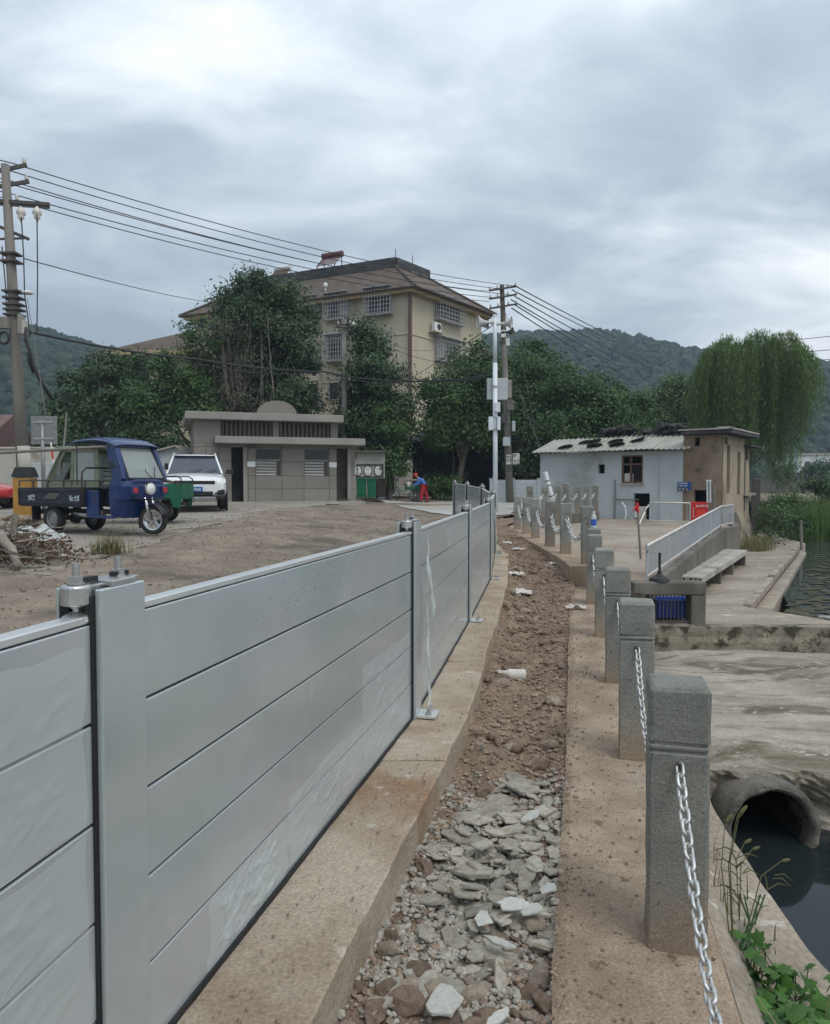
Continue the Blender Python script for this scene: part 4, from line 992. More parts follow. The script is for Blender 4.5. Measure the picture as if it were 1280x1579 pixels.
M['sign_blue'] = mat('sign_blue', (.02, .075, .26), None, 3, .45); M['sign_red'] = mat('sign_red', (.50, .018, .02), (.58, .025, .025), 3, .55); M['red_bright'] = mat('bright_red', (.72, .06, .03), None, 4, .5)
M['ink'] = mat('white_print', (.75, .76, .76), None, 4, .6); M['ink_dark'] = mat('dark_print', (.03, .04, .035), None, 4, .6); M['yellow'] = mat('yellow_print', (.6, .42, .1), None, 4, .6)
sg = thing('blue_sign', 'small blue sign with two rows of white characters and three icons at the shed corner', 'sign', tuple(P(1054, 750, 25.9)))
a = P(1044.5, 756.5, 26.2); b = P(1065, 756.5, 25.75); ux = (b - a); wl_ = ux.length; ux.normalize(); un = Vector((ux.y, -ux.x, 0)); zh = .30
mb = MB(); mb.ext([a, b, b + Vector((0, 0, zh)), a + Vector((0, 0, zh))], None, -un * .02); mb.build('sign_plate', M['sign_blue'], sg, world=True)
glyphs('lettering', M['ink'], sg, [(0, 7, .055), (.085, 7, .055)], .042, .05, a + ux * .035 + Vector((0, 0, .225)), ux, (0, 0, 1), un, 5, .36)
mb = MB(); c0 = a + Vector((0, 0, .055)) + un * .003
for k_ in (0, 1): c = c0 + ux * (.1 + .15 * k_); mb.ext([c + ux * (.035 * math.cos(x * .524)) + Vector((0, 0, .035 * math.sin(x * .524))) for x in range(12)], None, un * .003)
mb.build('round_icon', M['yellow'], sg, world=True)
c = c0 + ux * .4; MB().ext([c - ux * .04 + Vector((0, 0, -.03)), c + ux * .04 + Vector((0, 0, -.03)), c + Vector((0, 0, .04))], None, un * .003).build('triangle_icon', M['yellow'], sg, world=True)

# red notice board with white writing behind the railing, posts and tubes
rs = thing('red_notice_board', 'red notice board with white lettering behind the top of the railing', 'notice board', tuple(P(1078, 800, 23.2)))
a = P(1065.5, 800, 23.3); b = P(1091, 800, 23.0); ux = (b - a).normalized(); un = Vector((ux.y, -ux.x, 0)); hh = .62; a.z = b.z = .42
MB().ext([a, b, b + Vector((0, 0, hh)), a + Vector((0, 0, hh))], None, -un * .05).build('panel', M['sign_red'], rs, world=True, bevel=.004)
MB().ext([a + ux * .17 + Vector((0, 0, .06)) + un * .004, a + ux * .44 + Vector((0, 0, .06)) + un * .004, a + ux * .44 + Vector((0, 0, .36)) + un * .004, a + ux * .17 + Vector((0, 0, .36)) + un * .004], None, -un * .004).build('bright_patch', M['red_bright'], rs, world=True)
glyphs('lettering', M['ink'], rs, [(0, 7, .07)], .045, .06, a + ux * .15 + Vector((0, 0, .45)), ux, (0, 0, 1), un, 8, .2)
glyphs('side_lettering', M['ink'], rs, [(0, 1, .05), (.08, 1, .05), (.16, 1, .05), (.24, 1, .05)], .04, .05, a + ux * .06 + Vector((0, 0, .38)), ux, (0, 0, 1), un, 9)
mb = MB()
for x in (.02, .98): p = a.lerp(b, x) - un * .06; mb.tube([(p.x, p.y, .2), (p.x, p.y, 1.0)], .018, 6)
mb.build('frame_leg', M['pole'], rs, world=True)
M['pale_blue'] = mat('pale_blue_tube', (.42, .52, .55), (.5, .58, .6), 4, .35)
for i, px in enumerate((1091, 1095.5)):
    p = P(px, 775, 22.6); q = P(px - .5, 742.5, 22.6); r = thing('pale_tube', 'pale blue upright tube with white cap beside the red board, %s of two' % ('left' if i == 0 else 'right'), 'tube', (p.x, p.y, p.z), 0, 'pale blue tubes')
    MB().tube([p, q], .024, 8).build('tube', M['pale_blue'], r, world=True); MB().tube([q, q + Vector((0, 0, .05))], .034, 8).build('cap', M['white'], r, world=True)
p = P(1101, 782, 22.8); mb = MB().box((p.x, p.y, p.z + .2), (.07, .07, .95)); tag(mb.build('grey_post', M['pole'], bevel=.01), 'short grey stone post at the top end of the railing', 'post')

# railings
M['rail'] = mat('railing_paint', (.36, .39, .42), (.42, .45, .48), 4, .45, metal=.2, c3=(.3, .31, .31), s3=6); M['rail_top'] = mat('worn_top_rail', (.50, .48, .45), (.58, .56, .53), 5, .4, metal=.3)
def railing(name, lab, path, zf, h, gap=.11):
    root = thing(name, lab, 'railing', (*path[0], zf(*path[0])))
    top = MB(); low = MB(); bars = MB(); tp = [Vector((x, y, zf(x, y) + h)) for x, y in path]; lp = [Vector((x, y, zf(x, y) + .09)) for x, y in path]
    top.tube([tp[0] - Vector((0, 0, .12))] + tp, .026, 8); top.build('top_rail', M['rail_top'], root, world=True, smooth=True)
    low.tube(lp, .018, 8).build('bottom_rail', M['rail_top'], root, world=True)
    for (a, b), (c, d) in zip(zip(tp, tp[1:]), zip(lp, lp[1:])):
        L_ = (b - a).length; k = int(L_ / gap)
        for j in range(k):
            u = (j + .5) / k; bars.tube([a.lerp(b, u), c.lerp(d, u)], .0085, 4, cap=False)
    bars.build('baluster_row', M['rail'], root, world=True, kind='stuff')
    for (a, b) in zip(tp, tp[1:]):
        L_ = (b - a).length; k = max(1, round(L_ / 1.9))
        for j in range(k + 1):
            p = a.lerp(b, j / k); MB().tube([p, (p.x, p.y, p.z - h - .02)], .019, 6).build('rail_post', M['rail'], root, world=True)
    return root
off = Vector((.09, -.05))
def rz_(x, y): return fcz(y) + .045
railing('ramp_railing', 'long grey metal railing climbing along the sloping forecourt edge', [(3.98, 12.75), (8.60, 20.95), (9.5, 22.25)], rz_, .62)
railing('level_railing', 'short level grey railing in front of the white shed wall', [tuple(P(1002, 790, 24.6).xy), tuple(P(1064, 790, 23.9).xy)], lambda x, y: .30, .68, .16)
mb = MB().tube([P(1001, 779, 24.6), P(997, 783, 24.4), P(986, 808, 24.0)], .028, 8); tag(mb.build('rail_end', M['rail_top']), 'bent loose end of the level railing sloping to the ground', 'handrail')
# leaning barrier post
bp = thing('barrier_pole', 'thin grey pole with red top standing on the sloping forecourt', 'pole', tuple(P(988, 862, 14.2)))
MB().tube([P(988, 862, 14.2), P(983.5, 790, 14.2)], .022, 8).build('shaft', M['pole'], bp, world=True); MB().tube([P(983.5, 790, 14.2), P(982.5, 775, 14.2)], .03, 8).build('red_sleeve', M['sign_red'], bp, world=True)
mb = MB(); c = P(981, 793, 14.3); mb.box((c.x, c.y, c.z), (.05, .03, .12)); mb.build('bracket', M['white'], bp, world=True)
MB().tube([P(983, 779, 14.2), P(976, 787, 14.1)], .012, 6).build('red_arm', M['sign_red'], bp, world=True)
p = P(989, 800, 24.3); mb = MB().box((p.x, p.y, .55), (.3, .06, .62)); tag(mb.build('leaning_board', M['conc'], bevel=.01), 'pale board leaning in the dark doorway of the white shed', 'board')
# sluice frame with crate, on the terrace edge
gt = thing('sluice_frame', 'dark concrete sluice frame with iron bars at the terrace edge', 'sluice', tuple(G(1028, 961, TZ)))
zt = P(1028, 896, 12.0).z; xl, xr_ = P(973, 930, 12.0).x, P(1084, 930, 12.0).x; zb = zt - .21
mb = MB(); mb.box(((xl + xr_) / 2, 12.0, (zt + zb) / 2), (xr_ - xl, .3, zt - zb)); mb.build('beam', M['conc_dark'], gt, world=True, bevel=.025)
for x, ww in ((xl + .1, .2), (xr_ - .12, .24)): MB().box((x, 12.0, (zb + TZ) / 2 - .1), (ww, .28, zb - TZ + .2)).build('leg', M['conc_dark'], gt, world=True, bevel=.02)
for k in range(10):
    x = xl + .26 + (xr_ - xl - .62) * k / 9; MB().tube([(x, 11.93, zb), (x, 11.93, TZ + .03)], .009, 5).build('iron_bar', M['iron'], gt, world=True)
MB().bar((xl + .2, 11.93, TZ + .04), (xr_ - .24, 11.93, TZ + .04), .03, .04).build('bottom_bar', M['iron'], gt, world=True)
MB().lathe([(.17, 0), (.15, .05), (.07, .09), (.035, .12), (.03, .16), (.02, .18), (.02, .46)], P(1017, 896, 12.0), 16).build('valve_stem', M['black'], gt, world=True)
cr = thing('blue_crate', 'blue plastic crate standing behind the iron bars of the sluice', 'crate', (P(1035, 940, 12.4).x, 12.42, TZ)); M['crate'] = mat('blue_plastic', (.02, .06, .32), (.025, .075, .38), 5, .4)
mb = MB()
for w0, w1, z0, z1 in ((.22, .24, .03, .30),):
    mb.prism([(-.27, -.18), (.27, -.18), (.27, .18), (-.27, .18)], .04, .06)
    for (cx, cy, dx, dy) in ((0, -.19, .56, .015), (0, .19, .56, .015), (-.275, 0, .015, .36), (.275, 0, .015, .36)): mb.box((cx, cy, .19), (dx, dy, .28))
mb.build('crate_body', M['crate'], cr, bevel=.004)
for z in (.20, .33): mb = MB(); [mb.box((cx, cy, z), (dx, dy, .03)) for (cx, cy, dx, dy) in ((0, -.205, .6, .03), (0, .205, .6, .03), (-.29, 0, .03, .38), (.29, 0, .03, .38))]; mb.build('crate_rim', M['crate'], cr, bevel=.004)
# bench of hollow slabs
a = Vector((5.12, 14.85, 0)); b = Vector((8.72, 20.95, 0)); d = (b - a).normalized(); nn = Vector((d.y, -d.x, 0)); L_ = (b - a).length
be = thing('stone_bench', 'long low bench of hollow concrete slabs along the retaining wall', 'bench', (*((a + b) / 2).xy, TZ)); zt = -.23
for k in range(2):
    for sd in (0, 1):
        p = a + d * (L_ * k / 2 + .01) + nn * (.0 + .30 * sd); q = a + d * (L_ * (k + 1) / 2 - .01) + nn * (.30 * sd); sl_ = MB()
        hw, hh = .143, .12                                                  # slab with two open cores
        for (x0, x1, z0, z1) in ((-hw, hw, -.028, 0), (-hw, hw, -hh, -hh + .026), (-hw, -hw + .03, -hh + .026, -.028), (hw - .03, hw, -hh + .026, -.028), (-.04, -.012, -hh + .026, -.028), (.04, .07, -hh + .026, -.028)):
            sl_.ext([Vector((*(p + nn * (.15 + x)).xy, zt + z)) for x, z in ((x0, z0), (x1, z0), (x1, z1), (x0, z1))], None, (q - p))
        sl_.build('bench_slab', M['conc'], be, world=True)
for u in (.04, .36, .64, .97):
    p = a + d * (L_ * u); mb = MB(); mb.ext([Vector((*(p + nn * x + d * y).xy, TZ)) for x, y in ((.03, -.06), (.57, -.06), (.57, .06), (.03, .06))], None, (0, 0, zt - .122 - TZ)); mb.build('leg', M['conc_dark'], be, world=True, bevel=.01)

# ================================================================== PUBLIC TOILET
M['tile'] = mat('grey_beige_tile', (.19, .175, .155), (.225, .21, .185), .7, .55, bump=.08, bscale=40, c3=(.16, .148, .13), s3=.5, fine=.06, fscale=20, obr=.05)
M['tile_gap'] = mat('tile_joint', (.07, .065, .06), None, 3, .9); M['trim'] = mat('grey_trim', (.24, .225, .205), (.28, .265, .24), 1, .7, fine=.05)
M['louvre'] = mat('aluminium_louvre', (.5, .5, .48), (.58, .57, .55), 3, .45, metal=.3); M['louvre_brown'] = mat('brown_louvre', (.11, .09, .075), (.14, .115, .1), 3, .6)
M['glass_dark'] = mat('dark_glass', (.012, .015, .018), (.02, .022, .026), 1, .15, spec=.35)
TA = GL(300, 774.5); TA = Vector((TA.x, TA.y, TA.z)); TB_ = P(548, 768.5, 32.1); TB_.z = TA.z
ux = Vector((TB_.x - TA.x, TB_.y - TA.y, 0)); TLn = ux.length; ux.normalize(); ui = Vector((-ux.y, ux.x, 0)); ui = ui if ui.y > 0 else -ui
tz = TA.z - .02
to = thing('public_toilet', 'low tiled public toilet with louvred windows and a half-round gable', 'toilet block', (TA.x, TA.y, tz))
def ts(px): k_ = (px - 640) / F_PX; return (k_ * TA.y - TA.x) / (ux.x - k_ * ux.y)
def tzz(py, s): Y = TA.y + ux.y * s; return P(0, py, Y).z
H_ = 2.38
d1 = (ts(357.5), ts(375.5), tz, tz + 2.24); w1 = (ts(394), ts(435), tz + 1.10, tz + 2.26); w2 = (ts(469), ts(508), tz + 1.10, tz + 2.26); d2 = (ts(519.5), ts(536), tz + .12, tz + 2.24)
wallplane(TA + ui * .03, ux, ui, TLn, M['tile_gap'], 'wall', to, [d1, w1, w2, d2], tz - .2, tz + H_ + .1, .22)
mb = MB(); wbox(mb, TA, ux, ui, 0.03, .25, .25, 5, tz - .2, tz + H_ + .1); wbox(mb, TA, ux, ui, TLn - .25, TLn - .03, .25, 5, tz - .2, tz + H_ + .1); wbox(mb, TA, ux, ui, 0, TLn, 5, 5.2, tz - .2, tz + H_ + .1); mb.build('outer_wall', M['tile_gap'], to, world=True)
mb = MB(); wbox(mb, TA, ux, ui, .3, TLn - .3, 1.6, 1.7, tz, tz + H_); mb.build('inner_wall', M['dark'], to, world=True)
xs = [0, ts(318), ts(338), d1[0], d1[1], ts(383), ts(394), w1[1], ts(469), w2[1], d2[0], d2[1], TLn]; zs = [tz, tz + .55, tz + 1.10, tz + 1.68, tz + 2.26, tz + H_]
for i in range(len(xs) - 1):
    for j in range(len(zs) - 1):
        s0, s1, a, b = xs[i] + .008, xs[i + 1] - .008, zs[j] + .008, zs[j + 1] - .008
        cx, cz = (s0 + s1) / 2, (a + b) / 2
        if any(h[0] < cx < h[1] and h[2] < cz < h[3] - .06 for h in (d1, w1, w2, d2)): continue
        mb = MB(); wbox(mb, TA, ux, ui, s0, s1, 0, .04, a, b); mb.build('wall_tile', M['tile'], to, world=True)
for q in range(4):                                                          # left end wall tiles
    for j in range(len(zs) - 1):
        mb = MB(); wbox(mb, TA, ux, ui, -.01, .028, .05 + q * 1.2, 1.23 + q * 1.2, zs[j] + .008, zs[j + 1] - .008); mb.build('wall_tile', M['tile'], to, world=True)
for wv in (w1, w2):
    f = MB()
    for (s0, s1, z0, z1) in ((wv[0], wv[0] + .05, wv[2], wv[3]), (wv[1] - .05, wv[1], wv[2], wv[3]), (wv[0] + .05, wv[1] - .05, wv[3] - .05, wv[3]), (wv[0] + .05, wv[1] - .05, wv[2] + .62, wv[2] + .68)): wbox(f, TA, ux, ui, s0, s1, .1, .16, z0, z1)
    fo = f.build('window_frame', M['trim'], to, world=True)
    mb = MB(); wbox(mb, TA, ux, ui, wv[0] + .05, wv[1] - .05, .14, .15, wv[2] + .68, wv[3] - .05); mb.build('pane', M['glass_dark'], fo, world=True)
    for k in range(5):
        z = wv[2] + .02 + k * .122; p = TA + ux * (wv[0] + .05); q_ = TA + ux * (wv[1] - .22); mb = MB(); mb.ext([Vector((*(p + ui * o).xy, z + h)) for o, h in ((.05, 0), (.06, -.012), (.13, .07), (.12, .082))], None, q_ - p); mb.build('louvre_slat', M['louvre'], fo, world=True)
    mb = MB(); wbox(mb, TA, ux, ui, wv[0] + .05, wv[1] - .05, .17, .18, wv[2], wv[2] + .62); mb.build('back_panel', M['louvre_brown'], fo, world=True)
for dv in (d1, d2):
    f = MB(); s0, s1 = dv[0], dv[1]; wbox(f, TA, ux, ui, s1, s1 + .14, -.05, .1, dv[2], dv[3] + .02); f.build('door_jamb', M['trim'], to, world=True)
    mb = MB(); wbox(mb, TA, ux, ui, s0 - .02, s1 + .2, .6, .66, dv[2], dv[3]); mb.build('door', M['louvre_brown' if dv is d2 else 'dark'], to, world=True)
    if dv is d2:
        for k in range(20): pass
mb = MB(); wbox(mb, TA, ux, ui, -.05, TLn + .25, -.75, 0, tz - .15, tz + .02); mb.build('doorstep', M['conc'], to, world=True)
# canopy and upper storey
c0, c1 = ts(319), ts(557); mb = MB(); wbox(mb, TA, ux, ui, c0 + .3, c1, -.75, 2, tz + H_ + .0, tz + H_ + .28); mb.build('canopy', M['trim'], to, world=True, bevel=.02)
u0, u1 = 0.0, ts(522); uh = tz + H_ + .28; ut = tz + 3.34
mb = MB(); wbox(mb, TA, ux, ui, u0, u0 + 1.05, .02, 4.6, tz + H_, ut); wbox(mb, TA, ux, ui, u1 - .3, u1, .12, 4.6, uh, ut); m0 = ts(424); wbox(mb, TA, ux, ui, m0 - .05, m0 + .2, .12, .4, uh, ut); wbox(mb, TA, ux, ui, u0 + 1.05, u1 - .3, .45, 4.6, uh, ut); mb.build('upper_wall', M['tile'], to, world=True)
for (a, b) in ((u0 + 1.05, m0 - .05), (m0 + .2, u1 - .3)):
    k = int((b - a) / .17)
    for j in range(k):
        s = a + (b - a) * (j + .5) / k; mb = MB(); wbox(mb, TA, ux, ui, s - .045, s + .045, .2, .32, uh, ut - .02); mb.build('upper_louvre', M['louvre_brown'], to, world=True)
r0, r1 = ts(286.5), ts(527); mb = MB(); wbox(mb, TA, ux, ui, r0, r1, -.45, 5.2, ut, ut + .30); mb.build('roof_slab', M['trim'], to, world=True, bevel=.02)
g0, g1 = ts(396), ts(456); gc = (g0 + g1) / 2; gr = (g1 - g0) / 2; mb = MB(); mb.ext([Vector((*(TA + ux * (gc + gr * math.cos(x * math.pi / 24)) - ui * .42).xy, ut + .29 + gr * .66 * math.sin(x * math.pi / 24))) for x in range(25)], None, ui * .3); mb.build('gable', M['tile'], to, world=True)
for s_, seed, side in ((ts(388), 21, 'left'), (ts(513.5), 22, 'right')):
    mb = MB(); wbox(mb, TA, ux, ui, s_ - .16, s_ + .16, -.03, -.004, tz + 1.46, tz + 1.68); pl = mb.build('sign_plate', M['ink'], to, world=True)
    glyphs('sign_figure', M['ink_dark'], pl, [(0, 2, .13)], .09, .12, TA + ux * (s_ - .12) - ui * .03 + Vector((0, 0, 1.505 + tz)), ux, (0, 0, 1), -ui, seed, .35)
mb = MB(); wbox(mb, TA, ux, ui, ts(386.5), ts(391), -.22, 0, tz + 2.2, tz + 2.5); wbox(mb, TA, ux, ui, ts(387), ts(392), -.26, -.02, tz + 2.5, tz + 2.6); mb.build('wall_lamp', M['louvre_brown'], to, world=True)

# ================================================================== APARTMENT BLOCK
M['apt'] = mat('yellow_render', (.43, .385, .285), (.51, .455, .345), .35, .9, c3=(.29, .25, .175), s3=.25, stretch=(1, 1, .5), fine=.05, fscale=8)
M['apt_band'] = mat('ochre_band', (.36, .27, .15), (.42, .32, .19), .6, .9)
M['rooftile'] = mat('brown_roof_tiles', (.075, .058, .046), (.12, .09, .07), 1.2, .85, bump=.4, bscale=6, c3=(.075, .055, .045), s3=.5, fine=.25, fscale=12)
M['cage'] = mat('window_cage', (.35, .35, .36), (.42, .42, .43), 3, .5, metal=.4); M['curtain'] = mat('pale_curtain', (.28, .28, .27), (.38, .38, .36), 2, .9)
AB = Vector((-.2, 51, 0)); AL = Vector((-18.4, 60, 0)); AR = Vector((6.06, 59.6, 0)); EZ = P(634, 441, 51).z - .05; GZ = .6
ap = thing('apartment_block', 'yellow four-storey apartment block with brown hipped roof and caged windows', 'apartment block', (AB.x, AB.y, GZ))
cen = (AL + AR) / 2
dl = (AL - AB).normalized(); dr_ = (AR - AB).normalized(); LL = (AL - AB).length; LR = (AR - AB).length
ins = .55
wa = AB + dl * ins + dr_ * ins
def wpt(s, side, out=0): # along wall from the near corner
    return wa + (dl if side == 'L' else dr_) * s
nl = Vector((dl.y, -dl.x, 0)); nl = nl if nl.y < 0 else -nl                 # outward normals
nr_ = Vector((dr_.y, -dr_.x, 0)); nr_ = nr_ if nr_.x > 0 else -nr_
fl = [wa, wa + dl * (LL - 2 * ins), wa + dl * (LL - 2 * ins) + dr_ * (LR - 2 * ins), wa + dr_ * (LR - 2 * ins)]
mb = MB(); mb.prism([(p.x, p.y) for p in fl], GZ - 1, EZ - .15); mb.build('wall', M['apt'], ap, world=True)
eo = [AB, AL, AL + dr_ * LR, AR]; mb = MB(); mb.prism([(p.x, p.y) for p in eo], EZ - .28, EZ); mb.build('eave', M['apt_band'], ap, world=True)
mid = sum((Vector(p) for p in eo), Vector()) / 4
RZ = EZ + 2.6; tin = [mid + (p - mid) * (.66 if i in (1,) else .60) for i, p in enumerate(eo)]
tin = [AB + dl * 3.6 + dr_ * 3.4, AL - dl * 3.6 + dr_ * 3.4, AL - dl * 3.6 + dr_ * (LR - 3.0), AB + dl * 3.6 + dr_ * (LR - 3.0)]
ov = [mid + (p - mid) * 1.035 for p in eo]
mb = MB()
for i in range(4):
    j = (i + 1) % 4; mb.add([(*ov[i].xy, EZ - .02), (*ov[j].xy, EZ - .02), (*tin[j].xy, RZ), (*tin[i].xy, RZ)], [(0, 1, 2, 3)])
mb.add([(*p.xy, EZ + .0) for p in ov], [(0, 1, 2, 3)]); mb.build('roof', M['rooftile'], ap, world=True)
rt = bpy.data.objects['roof']
rg = MB()
for i in range(4): rg.tube([(*ov[i].xy, EZ + .05), (*tin[i].xy, RZ + .05)], .11, 6)
for i in range(4): rg.tube([(*ov[i].xy, EZ + .0), (*ov[(i + 1) % 4].xy, EZ + .0)], .07, 6)
rg.build('ridge_tiles', M['rooftile'], rt, world=True)
mb = MB()
for i in range(4): mb.bar((*tin[i].xy, RZ + .3), (*tin[(i + 1) % 4].xy, RZ + .3), .3, .7)
mb.build('roof_parapet', M['roof_dark'], ap, world=True); MB().prism([(p.x, p.y) for p in tin], RZ - .1, RZ + .05).build('flat_roof', M['roof_dark'], ap, world=True)
def sL(px): k_ = (px - 640) / F_PX; return (k_ * wa.y - wa.x) / (dl.x - k_ * dl.y)
def sR(px): k_ = (px - 640) / F_PX; return (k_ * wa.y - wa.x) / (dr_.x - k_ * dr_.y)
def awin(side, px0, px1, z0, z1, cage, seed):
    d_, n_ = (dl, nl) if side == 'L' else (dr_, nr_); f = sL if side == 'L' else sR; s0, s1 = sorted((f(px0), f(px1)))
    B = wa
    mb = MB()
    for (a, b, c, e) in ((s0, s1, z1 - .08, z1), (s0, s1, z0, z0 + .08), (s0, s0 + .08, z0 + .08, z1 - .08), (s1 - .08, s1, z0 + .08, z1 - .08), ((s0 + s1) / 2 - .04, (s0 + s1) / 2 + .04, z0 + .08, z1 - .08)): wbox(mb, B, d_, n_, a, b, .0, .07, c, e)
    w_ = mb.build('window', M['trim'], ap, world=True)
    mb = MB(); wbox(mb, B, d_, n_, s0 + .08, s1 - .08, .004, .02, z0 + .08, z1 - .08); mb.build('pane', M['glass_dark'], w_, world=True)
    if seed % 2: mb = MB(); wbox(mb, B, d_, n_, s0 + .1, (s0 + s1) / 2 - .1, .022, .026, z0 + .1, z1 - .1); mb.build('curtain', M['curtain'], w_, world=True)
    if cage:
        mb = MB(); o = .55; a, b = s0 - .15, s1 + .15; c, e = z0 - .2, z1 + .15
        def pt(s, oo, z): return Vector((*(B + d_ * s + n_ * oo).xy, z))
        k = 9
        for j in range(k + 1): s = a + (b - a) * j / k; mb.bar(pt(s, o, c), pt(s, o, e), .028, .028)
        for j in range(7): z = c + (e - c) * j / 6; mb.bar(pt(a, o, z), pt(b, o, z), .028, .028); mb.bar(pt(a, 0, z), pt(a, o, z), .028, .028); mb.bar(pt(b, 0, z), pt(b, o, z), .028, .028)
        for j in range(3):
            for s in (a, b): mb.bar(pt(s, o * j / 3, c), pt(s, o * j / 3, e), .028, .028)
        wbox(mb, B, d_, n_, a, b, 0, o, c - .06, c); wbox(mb, B, d_, n_, a - .05, b + .05, 0, o + .1, e, e + .05)
        mb.build('security_cage', M['cage'], w_, world=True)
def zL(py, px): s = sL(px); return P(0, py, (wa + dl * s).y).z
def zR(py, px): s = sR(px); return P(0, py, (wa + dr_ * s).y).z
fh = 2.95; z_top = zL(484, 587)
for f_ in range(4):
    z0 = z_top - fh * f_
    for k, (a, b, cg) in enumerate(((569, 604, f_ == 0), (508, 538, f_ < 2), (474, 492, f_ == 0), (400, 425, False), (350, 375, True), (308, 330, False))): awin('L', a, b, z0 + .1, z0 + 1.6, cg, k + f_)
    awin('R', 671, 707, zR(494, 690) - fh * f_, zR(494, 690) - fh * f_ + 1.35, f_ < 3, f_)
    awin('R', 741, 752, zR(505, 745) - fh * f_, zR(505, 745) - fh * f_ + 1.3, False, f_ + 1)
    awin('R', 653, 662, zR(497, 660) - fh * f_ - fh * .0 - 2.0, zR(497, 660) - fh * f_ - .9, False, 0) if f_ > 2 else None
for f_ in range(1, 4):
    mb = MB(); z = EZ - .28 - fh * f_ + .2; wbox(mb, wa, dl, nl, -.02, LL - 2 * ins, 0, .05, z, z + .12); wbox(mb, wa, dr_, nr_, .0, LR - 2 * ins, 0, .05, z, z + .12); mb.build('storey_band', M['apt'], ap, world=True)
MB().tube([(*(wa + nl * .12 + nr_ * .12).xy, z) for z in (GZ, EZ - .25)], .13, 8).build('downpipe', M['win_frame'], ap, world=True)
for px in (496,): p = wa + dl * sL(px) + nl * .1; MB().tube([(p.x, p.y, GZ), (p.x, p.y, EZ - .25)], .06, 8).build('downpipe', M['conc'], ap, world=True)
for (px, py) in ((668, 505), (700, 590)):
    s = sR(px); z = zR(py, px); mb = MB(); wbox(mb, wa, dr_, nr_, s - .42, s + .42, .12, .42, z - .3, z + .3); ac = mb.build('air_conditioner', M['white'], ap, world=True, bevel=.02)
    p = wa + dr_ * (s + .12) + nr_ * .425; q = MB(); q.ext([Vector((*(p + dr_ * (.23 * math.cos(x * .4488))).xy, z + .23 * math.sin(x * .4488))) for x in range(14)], None, nr_ * .012); q.build('fan_grille', M['black'], ac, world=True)
    mb = MB(); wbox(mb, wa, dr_, nr_, s - .6, s + .6, 0, .55, z - .42, z - .32); mb.build('balcony_shelf', M['apt'], ap, world=True)
# roof gear
def heater(px, py, Y, w_, lab, m):
    p = P(px, py, Y); p.z = RZ + .62; r = thing('solar_heater', lab, 'solar heater', (p.x, p.y, p.z), R(-26), 'solar water heaters on the apartment roof')
    MB().tube([(-w_ / 2, 0, 1.15), (w_ / 2, 0, 1.15)], .24, 14).build('tank', M[m], r)
    mb = MB()
    for k in range(12): x = -w_ / 2 + .08 + (w_ - .16) * k / 11; mb.tube([(x, 0, 1.05), (x, -1.0, .12)], .035, 5)
    mb.build('tube_row', M['win_frame'], r)
    mb = MB()
    for x in (-w_ / 2 + .1, w_ / 2 - .1): mb.bar((x, 0, 1.0), (x, .1, -.3), .05, .05); mb.bar((x, -1.0, .1), (x, -1, -.3), .05, .05); mb.bar((x, -1.0, 0), (x, .1, 0), .05, .05); mb.bar((x, -1, .1), (x, 0, 1), .05, .05)
    mb.build('frame', M['iron'], r); return r
M['maroon'] = mat('maroon_tank', (.10, .025, .025), None, 3, .4)
heater(513, 420, 58.5, 1.8, 'maroon solar water heater on the roof ridge of the apartment block', 'maroon')
heater(437, 430, 62, 1.6, 'white solar water heater half hidden by the big tree on the apartment roof', 'white')
for px, h in ((610, 1.5), (636, 1.0)):
    p = P(px, 408, 58); r = thing('lightning_rod', 'thin rod on the apartment roof, %s one' % ('taller left' if px == 610 else 'shorter right'), 'rod', (p.x, p.y, RZ + .6), 0, 'rods on the roof'); MB().tube([(0, 0, 0), (0, 0, h)], .03, 5).build('rod', M['iron'], r)
p = P(502, 441, 55.2); r = thing('roof_camera', 'small white dome on the apartment roof slope', 'camera', (p.x, p.y, p.z - .5)); MB().lathe([(.05, 0), (.05, .4), (.16, .45), (.18, .6), (.1, .72)], n=12).build('dome', M['white'], r)

# houses further left
h = thing('tiled_house', 'house with brown tiled roof rising behind the left trees', 'house', (-16.0, 53.2, GZ + .9))
MB().box((0, 0, 4.6), (7.4, 4.6, 9.2)).build('wall', M['apt'], h)
MB().add([(-4.7, -3, 9.0), (4.2, -3, 9.0), (4.2, 3, 9.0), (-4.7, 3, 9.0), (.2, 0, 10.9), (4.0, 0, 11.2)], [(0, 1, 5, 4), (1, 2, 5), (2, 3, 4, 5), (3, 0, 4), (0, 3, 2, 1)]).build('roof', M['rooftile'], h)
MB().box((-.25, -2.9, 8.85), (8.6, .3, .3)).build('eave', M['apt_band'], h)
for x in (-2.6, -.8): f = MB().box((x, -2.32, 7.6), (1.2, .06, 1.4)).build('window', M['glass_dark'], h); MB().box((x, -2.35, 6.85), (1.4, .14, .1)).build('sill', M['trim'], f)
M['redroof'] = mat('dull_red_roof', (.11, .07, .065), (.16, .10, .095), 2, .85, fine=.2); M['oldwall'] = mat('old_plaster', (.36, .35, .31), (.44, .43, .38), .8, .9, c3=(.25, .235, .2), s3=.7, fine=.08)
p = P(-20, 690, 36); h = thing('red_roof_house', 'low old house with dull red roof at the left edge', 'house', (p.x - 2.6, 37, .9))
MB().box((0, 0, 1.2), (6, 5, 2.4)).build('wall', M['oldwall'], h); MB().add([(-3.4, -3, 2.35), (3.4, -3, 2.35), (3.4, 3, 2.35), (-3.4, 3, 2.35), (-3.4, 0, 4.1), (3.4, 0, 4.1)], [(0, 1, 5, 4), (2, 3, 4, 5), (1, 2, 5), (3, 0, 4), (0, 3, 2, 1)]).build('roof', M['redroof'], h)
